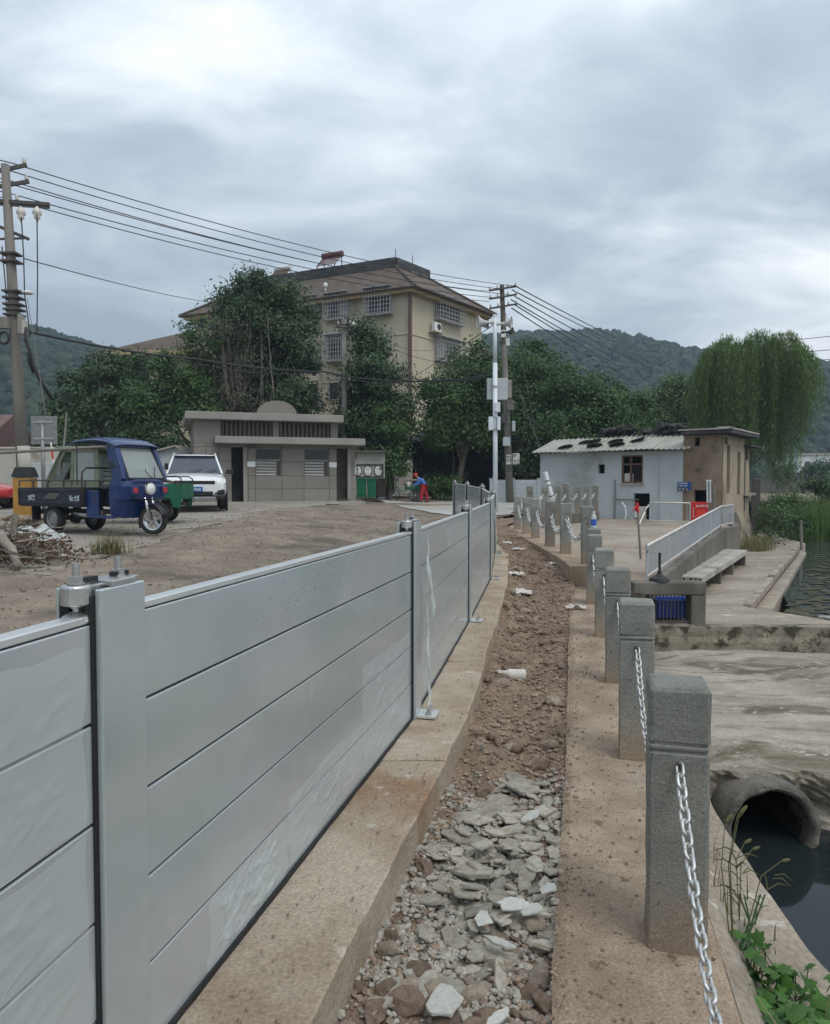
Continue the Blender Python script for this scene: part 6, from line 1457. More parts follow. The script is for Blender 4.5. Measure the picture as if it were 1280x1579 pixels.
mb = MB(); mb.tube([onp(748), onp(688)], [.181, .172], 14); mb.build('painted_band', M['oldwall'], up, world=True, smooth=True)
tilt = Vector((1, .55, .0)).normalized()
def crossarm(root, c, d, l, th, m='iron', ins=(), down=False, name='crossarm'):
    d = Vector(d).normalized(); a = c - d * l / 2; b = c + d * l / 2; o = MB().bar(a, b, th, th).build(name, M[m], root, world=True)
    for u in ins:
        mb = MB(); insul(mb, a.lerp(b, u) + Vector((0, 0, (-th if down else th) / 2)), .95, down); mb.build('insulator', M['porcelain'], o, world=True, smooth=True)
    return o
crossarm(up, onp(262) + Vector((-.05, 0, 0)), (.75, .5, .42), 1.2, .09, ins=(.05, .95))
crossarm(up, onp(286) + Vector((-.05, 0, 0)), (.75, .5, .36), 1.25, .09, ins=(.05, .95))
crossarm(up, onp(312) + Vector((.25, 0, 0)), (1, .2, 0), 1.6, .09, ins=(.5,)); crossarm(up, onp(317) + Vector((.25, 0, 0)), (1, .2, 0), 1.6, .05)
for px in (32, 57):
    c = P(px, 318, YP); mb = MB(); mb.lathe([(.02, 0), (.05, -.04), (.11, -.12), (.12, -.2), (.06, -.27), (.09, -.30), (.03, -.36), (.02, -.42)], c, 10); mb.build('hanging_insulator', M['porcelain'], up, world=True, smooth=True)
crossarm(up, onp(356), (.9, .3, -.35), 1.0, .07); crossarm(up, onp(368), (1, .2, .1), .7, .05)
mb = MB()
for py in (392, 404, 450, 460, 470, 478, 486): c = onp(py); mb.box((c.x, c.y, c.z), (.44, .36, .05))
mb.build('steel_band', M['iron'], up, world=True, kind='stuff')
for (px, py, w_, h_, m) in ((6, 498, .28, .3, 'pole'), (33, 500, .12, .5, 'trim'), (38, 505, .1, .35, 'oldwall')):
    c = P(px, py, YP - .25); MB().box((c.x, c.y, c.z), (w_, .18, h_)).build('junction_box', M[m], up, world=True, bevel=.01)
c = P(42, 452, YP); mb = MB(); mb.lathe([(.02, .08), (.1, .05), (.16, 0), (.1, -.03)], c, 12); mb.build('lamp_head', M['white'], up, world=True, smooth=True); MB().bar(onp(450), c, .03, .03).build('lamp_arm', M['iron'], up, world=True)
mb = MB()
for px0, py0, px1, py1 in ((57, 330, 57, 512), (33, 335, 38, 455), (38, 455, 46, 520), (3, 380, 12, 500)): mb.tube([P(px0, py0, YP - .1), P((px0 + px1) / 2 + 1, (py0 + py1) / 2, YP - .1), P(px1, py1, YP - .1)], .016, 5)
mb.build('drop_cable', M['wire'], up, world=True, kind='stuff')
mb = MB()
mb.tube([P(40, 505, YP - .3), P(40, 525, YP - .35), P(47, 545, YP - .3), P(52, 565, YP - .3), P(64, 590, YP - .3), P(80, 615, YP)], .045, 7)
mb.tube([P(40, 515, YP - .3), P(45, 540, YP - .4), P(44, 556, YP - .35), P(52, 575, YP - .3)], .04, 7)
mb.build('cable_bundle', M['wire'], up, world=True, smooth=True, kind='stuff')
mb = MB(); mb.tube([P(6 + 8 * math.cos(x * .524), 521 + 9 * math.sin(x * .524), YP - .3) for x in range(12)], .035, 6, closed=True); mb.build('cable_coil', M['wire'], up, world=True, smooth=True)
MB().tube([P(42, 460, YP), P(60, 570, YP - .6), P(78, 690, YP - 1.2)], .009, 5).build('guy_wire', M['pole'], up, world=True)

# concrete pole in the middle
YC = 38.0
qa, qb = P(786.5, 777, YC), P(774, 441, YC)
cp = thing('utility_pole', 'concrete utility pole with three crossarms and posters, behind the white mast', 'utility pole', tuple(qa), 0)
def onc(py): u = (py - 777) / (441 - 777); return qa.lerp(qb, u)
mb = MB(); tpole(mb, qa, qb, .2, .105); mb.build('shaft', M['pole'], cp, world=True, smooth=True)
MB().tube([onc(530), onc(440)], [.148, .11], 12).build('shaft_cap', M['bark'], cp, world=True)
for py in (446, 458.5, 473): crossarm(cp, onc(py) + Vector((.02, -.16, 0)), (1, .35, .24), 1.55, .085, ins=(.03, .3, .68, .97))
mb = MB(); mb.box(tuple(onc(600) + Vector((.05, -.22, 0))), (.42, .3, .9)); mb.build('meter_box', M['trim'], cp, world=True, bevel=.02)
for (px, py, w_, h_, m) in ((787, 625, .32, .5, 'pole'), (792, 657, .16, .52, 'shed_white'), (781, 681, .36, .44, 'shed_white'), (778, 645, .3, .5, 'iron'), (776, 515, .22, .35, 'white')):
    c = P(px, py, YC - .3); MB().box((c.x, c.y, c.z), (w_, .2, h_)).build('equipment_box', M[m], cp, world=True, bevel=.015)
M['poster'] = mat('faded_poster', (.40, .40, .38), (.47, .47, .45), 4, .8)
c = P(796, 707.5, YC - .35); b = MB().box((c.x, c.y, c.z), (.34, .02, .56)).build('poster', M['poster'], cp, world=True); glyphs('poster_print', M['ink_dark'], b, [(0, 1, .16), (.22, 2, .1), (.35, 2, .08)], .13, .14, c + Vector((-.12, -.012, .08)), (1, 0, 0), (0, 0, 1), (0, -1, 0), 60)
c = onc(708); b = MB().box((c.x, c.y - .23, c.z), (.26, .02, .5)).build('poster', M['poster'], cp, world=True); glyphs('poster_print', M['ink_dark'], b, [(0, 2, .12), (.18, 2, .12)], .09, .1, Vector((c.x - .1, c.y - .242, c.z + .08)), (1, 0, 0), (0, 0, 1), (0, -1, 0), 61)
mb = MB(); c = onc(724); mb.tube([(c.x + .11 * math.cos(x * .45), c.y - .22, c.z + .1 * math.sin(x * .45)) for x in range(14)], .018, 5, closed=True); mb.build('painted_ring', M['ink_dark'], cp, world=True)
MB().tube([onc(470), P(806, 560, YC - .5), P(835, 715, YC - 3)], .012, 5).build('guy_wire', M['iron'], cp, world=True); MB().tube([onc(585), P(800, 600, YC - 1), P(832, 690, YC - 4)], .012, 5).build('guy_wire', M['iron'], cp, world=True)
# white mast with horn speakers
YM = 28.5
ma = P(764, 796, YM); mz = P(763, 488, YM)
ms = thing('white_mast', 'slim white steel mast with two grey horn speakers and equipment boxes', 'mast', tuple(ma), 0)
MB().tube([ma - Vector((0, 0, .3)), P(763.5, 560, YM)], .088, 16).build('shaft', M['mast'], ms, world=True, smooth=True); MB().tube([P(763.5, 560, YM), mz], .075, 16).build('upper_shaft', M['mast'], ms, world=True, smooth=True)
MB().tube([mz, mz + Vector((0, 0, .07))], .085, 14).build('cap', M['mast'], ms, world=True)
for py in (596, 643, 662): c = P(763.5, py, YM); MB().tube([c - Vector((0, 0, .04)), c + Vector((0, 0, .04))], .105, 14).build('clamp_band', M['steel'], ms, world=True)
M['horn'] = mat('grey_horn', (.46, .45, .43), (.53, .52, .5), 4, .5)
def horn(px, py, dirx, lab, sc=1.0, dy=-.35, m='horn'):
    c = P(px, py, YM - .05); d = Vector((dirx, dy, 0)).normalized(); Mx = d.to_track_quat('Z', 'Y').to_matrix().to_4x4()
    MB().lathe([(r * sc, h * sc) for r, h in [(.02, -.42), (.075, -.42), (.085, -.25), (.05, -.2), (.06, -.05), (.10, .1), (.17, .24), (.27, .33), (.285, .335), (.26, .31), (.15, .2), (.06, -.02), (.01, -.05)]], c, 24, M=Mx, cap=False).build('horn_speaker', M[m], ms, world=True, smooth=True)
horn(749, 497, -1, '', .95, -.15); horn(777, 499, 1, '', .9, -.3); horn(783, 512, .9, '', .6, -.4, 'iron')
MB().bar(P(748, 497, YM), P(780, 499, YM), .05, .05).build('speaker_arm', M['mast'], ms, world=True)
for (px, py, w_, h_, dy) in ((757, 600, .30, .80, .2), (774, 600, .42, .82, .25), (767, 628, .2, .36, -.15), (757, 653, .18, .5, -.05), (769, 653, .12, .5, -.12)):
    c = P(px, py, YM + dy); MB().box((c.x, c.y, c.z), (w_, .2, h_)).build('equipment_box', M['shed_white' if w_ > .25 else 'mast'], ms, world=True, bevel=.012)
c = P(783, 527, YM); MB().tube([c + Vector((0, 0, .14)), c - Vector((0, 0, .14))], .075, 12).build('camera', M['white'], ms, world=True)
MB().box((ma.x, ma.y, ma.z + .02), (.36, .36, .03)).build('base_plate', M['steel'], ms, world=True)
# thin pole behind the toilet
YT = 40.5
ta, tb2 = P(531, 700, YT), P(530.5, 492, YT)
tp = thing('concrete_pole', 'thin concrete pole with dangling wires rising behind the toilet block', 'pole', (ta.x, ta.y, .9))
mb = MB(); tpole(mb, Vector((ta.x, ta.y, .7)), tb2, .17, .13); mb.build('shaft', M['pole'], tp, world=True, smooth=True)
crossarm(tp, P(532, 500, YT - .1), (1, .2, .12), .9, .06, ins=(.1, .8)); crossarm(tp, P(528, 505, YT - .1), (1, -.3, -.1), .7, .05)
mb = MB()
for k in range(7):
    a = P(rng.uniform(515, 548), rng.uniform(495, 512), YT - .2); b = P(rng.uniform(510, 552), rng.uniform(498, 520), YT - .2); mb.tube(sagline(a, b, .2, 6), .014, 4)
mb.build('dangling_wire', M['wire'], tp, world=True, kind='stuff'); c = P(545, 499, YT - .2); MB().lathe([(.02, .1), (.09, .02), (.09, -.06), (.02, -.08)], c, 10).build('insulator', M['porcelain'], tp, world=True)

# overhead wires
def wire(lab, pts3, sag, r=.014, cat='wire', group='overhead power lines'):
    out = []
    for i in range(len(pts3) - 1): out += sagline(pts3[i], pts3[i + 1], sag[i] if isinstance(sag, (list, tuple)) else sag, 28)
    a = out[0]; mb = MB().tube([p - a for p in out], r, 5); o = mb.build('power_line', M['wire']); o.location = a; return tag(o, lab, cat, group)
nmw = ['topmost', 'second', 'third', 'fourth', 'fifth', 'lowest']
Lp = [(-60, 238, 793, 441), (-60, 248, 776, 446), (-60, 262, 752, 449), (-60, 268, 792, 455), (-60, 281, 773, 460), (-60, 290, 754, 465)]
for i, (x0, y0, x1, y1) in enumerate(Lp):
    yy = [252, 264, 280, 285, 299, 308][i]
    a = P([20, 18, 20, 20, 18, 18][i], yy, YP + .1 + .1 * i); b = P(x1, y1, YC - .1); far = Vector(a) + (a - b).normalized() * 14 + Vector((0, 0, .5))
    wire('%s of six power lines running from the left pole to the middle pole' % nmw[i], [far, a, b], [.1, .42], .015)
for i, (x0, y0, x1, y1) in enumerate([(793, 440, 1040, 556), (790, 447, 1020, 552), (794, 457, 1030, 575), (788, 462, 1000, 570), (794, 470, 1015, 590), (789, 475, 990, 590)]):
    wire('%s of six power lines falling right from the middle pole to the hill' % nmw[i], [P(x0, y0, YC - .1), P(x1, y1, 130)], .5, .032)
for i, (x0, y0, x1, y1) in enumerate([(1150, 527, 1330, 512), (1150, 545, 1330, 534), (1150, 561, 1330, 548)]):
    wire('%s of three thin lines crossing the sky right of the willow' % ['upper', 'middle', 'lower'][i], [P(x0, y0, 80), P(x1, y1, 74)], .2, .035)
wire('thick black cable sagging low from the left pole past the toilet', [P(42, 511, YP), P(300, 553, 29), P(500, 573, 36), P(762, 578, YM + .2)], [.1, .12, .35], .038)
wire('thin cable sagging below the thick black one by the left trees', [P(290, 557, 30), P(500, 572, 36.5), P(640, 585, 38), P(770, 577, YM + .3)], [.3, .35, .2], .018)
wire('single thin line from the left pole to the apartment eave', [P(38, 399, YP), P(332, 467, 54)], .15, .016)
wire('thin line from the thin pole to the apartment wall', [P(548, 500, YT), P(668, 540, 51)], .5, .014); wire('slanting line from thin pole across the apartment corner', [P(540, 505, YT), P(705, 562, 44), P(760, 577, YM + .4)], [.4, .2], .014)
wire('line rising along the right apartment face', [P(620, 590, 50), P(762, 500, YM + .2)], .1, .016)
wire('grey line from the concrete pole down to the white shed roof', [P(785, 617, YC), P(862, 676, 28)], .1, .018)

# ================================================================== VEHICLES
M['blue_paint'] = mat('blue_paint', (.007, .025, .105), (.010, .034, .13), 3, .35, coat=.3, c3=(.015, .02, .06), s3=2.5, rvar=.1, fine=.05)
M['bed_paint'] = mat('faded_dark_blue_paint', (.012, .015, .026), (.020, .024, .036), 5, .55, c3=(.06, .045, .035), s3=4)
M['chrome'] = mat('chrome', (.6, .6, .6), None, 5, .2, metal=1); M['seat'] = mat('black_seat', (.02, .02, .02), None, 5, .5)
M['lamp_red'] = mat('red_lamp', (.35, .03, .03), None, 5, .25); M['lamp_glass'] = mat('lamp_glass', (.6, .62, .6), (.75, .76, .75), 30, .1, spec=.8)
M['screen'] = glassmat('windscreen', (.35, .39, .38), .55, .06); M['green_paint'] = mat('green_paint', (.01, .10, .055), (.015, .13, .07), 3, .5, c3=(.04, .06, .04), s3=3)
M['cab_green'] = mat('pale_green_cab', (.12, .15, .10), (.16, .19, .13), 3, .5, c3=(.09, .10, .07), s3=2); M['rim'] = mat('grey_rim', (.22, .22, .23), (.3, .3, .3), 8, .45, metal=.5)
def wheel(root, c, r, wd, spokes=5, rim='rim', steer=0.0, rr=.62):
    Mx = Matrix.Translation(Vector(c)) @ Matrix.Rotation(steer, 4, 'Z')
    def tr(mb): mb.v = [tuple(Mx @ Vector(v)) for v in mb.v]; return mb
    h = wd / 2; tr(MB().lathe([(r * rr, -h * .8), (r * .9, -h), (r * .98, -h * .75), (r, -h * .3), (r, h * .3), (r * .98, h * .75), (r * .9, h), (r * rr, h * .8), (r * rr * .96, 0), (r * rr, -h * .8)], n=28, axis='Y', cap=False)).build('tyre', M['tyre'], root, smooth=True)
    mb = MB(); mb.lathe([(r * rr * 1.0, -h * .75), (r * rr * .86, -h * .6), (r * rr * .84, h * .6), (r * rr, h * .75)], n=28, axis='Y', cap=False); mb.lathe([(r * .17, -h * .7), (r * .17, h * .7)], n=12, axis='Y')
    for k in range(spokes):
        a = 2 * math.pi * k / spokes + .3; p = Vector((math.cos(a), 0, math.sin(a))); mb.bar(p * r * .1, p * r * rr * .88, h * .9, r * .15, up=(0, 1, 0))
    if spokes == 0: mb.lathe([(.01, h * .5), (r * rr * .5, h * .62), (r * rr * .86, h * .3), (r * rr * .86, -h * .3), (r * rr * .5, -h * .62), (.01, -h * .5)], n=28, axis='Y', cap=False)
    tr(mb).build('rim', M[rim], root)
def arc(cx, cz, r, a0, a1, n): return [(cx + r * math.cos(R(a0 + (a1 - a0) * i / n)), cz + r * math.sin(R(a0 + (a1 - a0) * i / n))) for i in range(n + 1)]
def cargo_trike(root, paint, bed, cab, L=2.45):
    wheel(root, (0, -.5, .29), .29, .17, 0); wheel(root, (0, .5, .29), .29, .17, 0)
    mb = MB()
    for y in (-.25, .25): mb.bar((-.75, y, .44), (1.75, y, .44), .05, .08)
    for x in (-.6, 0, .7, 1.4): mb.bar((x, -.25, .44), (x, .25, .44), .05, .06)
    mb.tube([(0, -.5, .29), (0, .5, .29)], .045, 8); mb.lathe([(.08, -.1), (.13, -.05), (.13, .05), (.08, .1)], (0, 0, .29), 12, 'Y')
    for y in (-.42, .42):
        for k in range(3): mb.bar((-.4 + .06 * k, y, .36 - .02 * k), (.4 - .06 * k, y, .36 - .02 * k), .05, .012)
    mb.build('chassis', M['iron'], root)
    x0, x1, zb, zt, yw = -1.0, 1.06, .58, .95, .64
    MB().box(((x0 + x1) / 2, 0, zb), (x1 - x0, 2 * yw, .06)).build('bed_floor', M[bed], root)
    for y, nm_ in ((-yw, -1), (yw, 1)):
        mb = MB().box(((x0 + x1) / 2, y, (zb + zt) / 2), (x1 - x0, .03, zt - zb)); pn = mb.build('side_panel', M[bed], root, bevel=.006)
        mb = MB()
        for z in (zb + .06, zt - .05): mb.box(((x0 + x1) / 2, y + nm_ * .022, z), (x1 - x0 - .02, .016, .045))
        for x in (x0 + .02, x1 - .02): mb.box((x, y + nm_ * .02, (zb + zt) / 2), (.04, .02, zt - zb))
        mb.build('panel_rib', M[bed], pn, bevel=.003)
        mb = MB(); mb.tube([(x0 + .02, y, zt + .02), (x0 + .02, y, zt + .15), (x1, y, zt + .15)], .018, 6); mb.build('bed_rail', M['iron'], root)
        for x in (x0 + .5, x0 + .98, x0 + 1.5): MB().bar((x, y, zt), (x, y, zt + .15), .03, .03).build('rail_post', M['iron'], root)
    MB().box((x0, 0, (zb + zt) / 2), (.03, 2 * yw - .04, zt - zb)).build('tailgate', M[bed], root, bevel=.006); MB().box((x1, 0, (zb + zt) / 2), (.03, 2 * yw - .04, zt - zb)).build('bed_front', M[bed], root, bevel=.006)
    mb = MB(); mb.tube([(x1 + .02, -yw, zb), (x1 + .02, -yw, 1.25), (x1 + .02, -yw + .1, 1.36), (x1 + .02, yw - .1, 1.36), (x1 + .02, yw, 1.25), (x1 + .02, yw, zb)], .022, 8); mb.build('head_guard', M['iron'], root, smooth=True)
    MB().bar((-.85, -.35, .42), (-.85, .35, .42), .06, .1).build('rear_bar', M['iron'], root)
    return x1
def blue_trike():
    fw = GL(237, 826); a = R(29); L = 2.42; h = Vector((math.cos(a), -math.sin(a), 0)); o = fw - h * L
    root = thing('cargo_tricycle', 'blue roofed motor tricycle with open cargo bed, facing right on the lot', 'motor tricycle', (o.x, o.y, lotz(o.x, o.y)), -a)
    x1 = cargo_trike(root, 'blue_paint', 'bed_paint', True)
    Wm = rootmat(root)
    def wv(p): return Wm @ Vector(p)
    rx, ryv = Wm.to_3x3() @ Vector((1, 0, 0)), Wm.to_3x3() @ Vector((0, -1, 0))
    glyphs('side_lettering', M['pale_blue'], root, [(0, 2, .12)], .13, .12, wv((-.68, -.665, .68)), rx, (0, 0, 1), ryv, 70, .15); glyphs('side_lettering', M['pale_blue'], root, [(0, 2, .13)], .14, .13, wv((.72, -.665, .68)), rx, (0, 0, 1), ryv, 71, .15)
    mb = MB()
    for k in range(3): mb.ext([wv((-.15 + .06 * k, -.664, .72 + .04 * k)), wv((.25 + .05 * k, -.664, .72 + .04 * k)), wv((.32 + .05 * k, -.664, .745 + .04 * k)), wv((-.05 + .06 * k, -.664, .745 + .04 * k))], None, ryv * .003)
    mb.build('side_emblem', M['pole'], root, world=True)
    wheel(root, (L, 0, .30), .30, .11, 5, 'chrome', .33, .70)
    mb = MB()
    for y in (-.085, .085): mb.tube([(L, y, .29), (L - .10, y, .62), (L - .2, y, .9)], [.03, .034, .03], 10)
    mb.build('fork', M['chrome'], root, smooth=True)
    mb = MB(); pr = arc(L, .29, .345, 18, 205, 20)
    for w_, dz in ((.075, 0),): mb.grid(lambda u, v: (pr[int(round(u * 20))][0], (v - .5) * .16, pr[int(round(u * 20))][1] - abs(v - .5) * .05), 20, 4)
    mb.build('front_fender', M['black'], root, smooth=True, solid=.008)
    # front shell: U-shaped sections stacked upwards
    secs = [(.34, 2.06, 1.80, .50), (.50, 2.10, 1.80, .53), (.68, 2.18, 1.80, .55), (.73, 2.28, 1.80, .56), (.98, 2.31, 1.82, .56), (1.06, 2.28, 1.84, .555), (1.12, 2.25, 1.86, .55)]
    vs = []
    for z, xf, xb, wd in secs:
        r_ = .15; pl = [(xb, -wd), (xf - .26, -wd), (xf - r_, -wd + .02), (xf - .03, -wd + .14), (xf, -wd + .28), (xf + .015, 0), (xf, wd - .28), (xf - .03, wd - .14), (xf - r_, wd - .02), (xf - .26, wd), (xb, wd)]
        vs += [(x, y, z) for x, y in pl]
    q = 11; mb = MB().add(vs, [(i * q + k, i * q + k + 1, (i + 1) * q + k + 1, (i + 1) * q + k) for i in range(len(secs) - 1) for k in range(q - 1)]); mb.build('front_shell', M['blue_paint'], root, smooth=False, solid=.02, bevel=.008)
    MB().ext([(1.50, -.50, .34), (2.0, -.50, .34), (2.0, .5, .34), (1.5, .5, .34)], None, (0, 0, .04)).build('footboard', M['iron'], root)
    for y in (-.54, .54):                                                    # side pillars and cab sides
        mb = MB(); mb.ext([(1.86, y, 1.1), (2.12, y, 1.1), (2.0, y * .96, 1.45), (1.86, y * .92, 1.82), (1.60, y * .9, 1.90), (1.74, y * .94, 1.5)], None, (0, -.05 if y > 0 else .05, 0)); mb.build('cab_pillar', M['blue_paint'], root, bevel=.01)
        mb = MB(); mb.bar((2.15, y * .93, 1.1), (1.86, y * .86, 1.80), .10, .16); mb.build('screen_pillar', M['blue_paint'], root, bevel=.012)
        mb = MB(); mb.box((1.28, y, .64), (.36, .04, .5)); mb.box((1.5, y * .98, .36), (.8, .06, .06)); mb.build('side_skirt', M['blue_paint'], root, bevel=.015)
        mb = MB(); mb.box((2.34, y * .72, .90), (.02, .17, .17)); mb.build('lamp_housing', M['blue_paint'], root, bevel=.015)
        mb = MB(); mb.box((2.355, y * .70, .90), (.02, .11, .11)); mb.build('indicator', M['lamp_red'], root, bevel=.01)
        mb = MB(); mb.tube([(.80, y, 1.0), (.80, y, 1.86)], .016, 8); mb.build('roof_post', M['iron'], root)
        MB().bar((1.55, y, .36), (1.55, y, .5), .03, .03).build('skirt_stay', M['iron'], root)
    MB().box((1.87, 0, 1.80), (.08, .92, .08)).build('screen_header', M['blue_paint'], root, bevel=.015)
    g = [(2.235, -.455, 1.13), (2.235, .455, 1.13), (1.885, .41, 1.77), (1.885, -.41, 1.77)]
    MB().ext(g, None, (.01, 0, .005)).build('windscreen', M['screen'], root)
    mb = MB()
    for i in range(4): mb.bar(Vector(g[i]) + Vector((.012, 0, .006)), Vector(g[(i + 1) % 4]) + Vector((.012, 0, .006)), .035, .02, up=(.87, 0, .48))
    mb.build('screen_seal', M['rubber'], root)
    MB().tube([(2.27, .12, 1.14), (2.18, .02, 1.30), (2.16, .05, 1.34)], .008, 5).build('wiper', M['rubber'], root); MB().tube([(2.27, .18, 1.14), (2.14, .30, 1.38)], .008, 5).build('wiper', M['rubber'], root)
    # roof: curved sheet with ribs
    rp = [(.50, 1.88), (.70, 1.93), (1.0, 1.955), (1.4, 1.965), (1.7, 1.93), (1.9, 1.875), (1.99, 1.82)]
    mb = MB(); n_ = 22
    def rf(u, v):
        x = .50 + 1.50 * u; z = itp(x, rp); y = (v - .5) * 1.18; e = abs(v - .5) * 2
        return (x, y * (1 - .12 * max(0, u - .7)), z - .05 * e ** 4 + .014 * (1 if abs((v * 9) % 1 - .5) < .28 else 0) * (1 if .05 < v < .95 and .06 < u < .86 else 0))
    mb.grid(rf, n_, 45); mb.build('roof', M['blue_paint'], root, smooth=False, solid=.02)
    MB().lathe([(.13, -.06), (.135, 0), (.125, .03), (.105, .03), (.09, .01), (.01, .0)], (2.33, 0, .93), 20, 'X', cap=False).build('headlamp_ring', M['chrome'], root); hl = MB().lathe([(.115, .0), (.10, .03), (.06, .045), (.01, .05)], (2.335, 0, .93), 20, 'X', cap=False).build('headlamp', M['lamp_glass'], root, smooth=True)
    MB().box((1.42, 0, .72), (.34, .44, .34)).build('seat_box', M['bed_paint'], root, bevel=.02); MB().box((1.36, 0, .93), (.5, .42, .1)).build('seat', M['seat'], root, bevel=.04); MB().lathe([(.001, .0), (.10, .0), (.13, .03), (.06, .08), (.01, .09)], (1.42, -.26, .99), 14).build('seat_cover', M['pole'], root, smooth=True)
    mb = MB(); mb.tube([(1.9, 0, .45), (1.98, 0, 1.0)], .03, 8); mb.tube([(1.80, -.36, 1.1), (1.93, -.2, 1.06), (1.96, 0, 1.02), (1.93, .2, 1.06), (1.80, .36, 1.1)], .016, 8); mb.build('handlebar', M['iron'], root)
    for y in (-.36, .36): MB().tube([(1.84, y * .95, 1.09), (1.72, y * 1.02, 1.115)], .024, 8).build('grip', M['rubber'], root)
    mb = MB(); mb.box((1.72, 0, .52), (.34, .3, .26)); mb.lathe([(.12, -.2), (.14, -.16), (.14, .16), (.12, .2)], (1.6, 0, .52), 14, 'Y'); mb.build('engine', M['iron'], root, bevel=.02)
    mb = MB(); mb.bar((1.6, -.28, .78), (1.78, -.3, .52), .02, .07); mb.bar((1.78, -.3, .52), (1.72, -.3, .38), .02, .05); mb.bar((1.5, -.3, .74), (1.62, -.3, .68), .02, .06); mb.build('silver_trim', M['chrome'], root)
    MB().tube([(.45, -.35, .40), (.9, -.38, .38)], .06, 10).build('silencer', M['chrome'], root)
    for y in (-.5, .5): MB().box((-.62, y, .40), (.02, .2, .3)).build('mudflap', M['rubber'], root)
    for y in (-1, 1):
        MB().tube([(2.0, .5 * y, 1.35), (2.05, .66 * y, 1.40)], .01, 5).build('mirror_stalk', M['iron'], root); MB().box((2.05, .70 * y, 1.40), (.03, .1, .14)).build('mirror', M['black'], root, bevel=.015)
    mb = MB(); mb.tube([(2.33 - .0, -.40, .74), (2.33, -.1, .72), (2.33, .1, .72), (2.33, .4, .74)], .012, 5); mb.build('lower_trim', M['rubber'], root)
    MB().box((2.33, 0, 1.075), (.02, .9, .02)).build('scuttle_seam', M['rubber'], root)
    MB().tube([(1.55, .3, 1.1), (1.3, .1, 1.25), (1.06, -.1, 1.3)], .012, 5).build('loose_cable', M['wire'], root)
    return root
blue_trike()
def green_trike():
    o = P(258, 790, 18.6); a = R(180 + 3); o.x -= .2                                   # points left, its tail towards the white car
    root = thing('cargo_tricycle', 'green cargo tricycle behind the blue one, pale cab left and green bed right', 'motor tricycle', (o.x, 18.9, lotz(o.x, 18.9)), a)
    x1, zb, zt, yw = 1.3, .62, .98, .56; x0 = -.62
    wheel(root, (0, -.45, .27), .27, .14, 0); wheel(root, (0, .45, .27), .27, .14, 0); wheel(root, (2.6, 0, .27), .27, .1, 5)
    mb = MB()
    for y in (-.22, .22): mb.bar((-.6, y, .48), (2.4, y, .48), .05, .08)
    mb.tube([(0, -.45, .27), (0, .45, .27)], .04, 8); mb.build('chassis', M['iron'], root)
    MB().box(((x0 + x1) / 2, 0, zb), (x1 - x0, 2 * yw, .05)).build('bed_floor', M['green_paint'], root)
    for y in (-yw, yw): MB().box(((x0 + x1) / 2, y, (zb + zt) / 2), (x1 - x0, .03, zt - zb)).build('side_panel', M['green_paint'], root, bevel=.006)
    MB().box((x0, 0, (zb + zt) / 2), (.03, 2 * yw - .04, zt - zb)).build('tailgate', M['green_paint'], root, bevel=.006)
    for y in (-yw, yw):
        mb = MB(); mb.tube([(x0 + .02, y, zt), (x0 + .02, y, zt + .12), (x0 + .12, y, zt + .18), (x1, y, zt + .18)], .018, 6); mb.build('bed_rail', M['black'], root)
        MB().ext([(x0 + .02, y - .0, zb), (x0 + .3, y, zb), (x0 + .22, y, zb - .22), (x0 + .04, y, zb - .24)], None, (0, .02, 0)).build('mudflap', M['green_paint'], root)
    Wm = rootmat(root); ux_ = Wm.to_3x3() @ Vector((-1, 0, 0)); un_ = Wm.to_3x3() @ Vector((0, 1, 0))
    glyphs('side_lettering', M['pale_blue'], root, [(0, 3, .1)], .1, .1, Wm @ Vector((.35, yw + .017, .74)), ux_, (0, 0, 1), un_, 81, 1.2)
    for k in range(6): MB().bar((rng.uniform(-.5, .2), rng.uniform(-.4, .5), .98), (rng.uniform(.1, .9), rng.uniform(-.4, .5), 1.18), .05, .04).build('scrap_stick', M['maroon' if k % 2 else 'bark'], root)
    # cab: pale frame with windows
    for y in (-.52, .52):
        mb = MB()
        for a_, b_ in (((1.45, y, .5), (1.45, y, 1.80)), ((1.45, y, 1.0), (2.62, y, 1.0)), ((2.62, y, 1.0), (2.25, y, 1.78)), ((2.05, y, 1.0), (2.0, y, 1.8)), ((1.4, y, 1.80), (2.3, y, 1.80))): mb.bar(a_, b_, .06, .07)
        mb.ext([(1.45, y, .5), (2.6, y, .5), (2.72, y, .98), (1.45, y, .98)], None, (0, .03, 0)); mb.ext([(2.55, y, 1.0), (2.7, y, 1.0), (2.3, y, 1.80), (2.16, y, 1.8)], None, (0, .03, 0)); mb.build('cab_side', M['cab_green'], root)
        MB().ext([(1.5, y, 1.03), (2.0, y, 1.03), (1.97, y, 1.76), (1.5, y, 1.76)], None, (0, .008, 0)).build('side_window', M['screen'], root)
    MB().ext([(2.7, -.5, 1.0), (2.7, .5, 1.0), (2.3, .48, 1.78), (2.3, -.48, 1.78)], None, (.01, 0, 0)).build('windscreen', M['screen'], root); MB().box((2.7, 0, .74), (.04, 1.0, .5)).build('cab_front', M['cab_green'], root, bevel=.03)
    MB().box((1.85, 0, 1.86), (1.15, 1.16, .06)).build('cab_roof', M['cab_green'], root, bevel=.03); MB().box((1.6, 0, .85), (.4, .8, .12)).build('seat', M['seat'], root, bevel=.03)
    return root
green_trike()

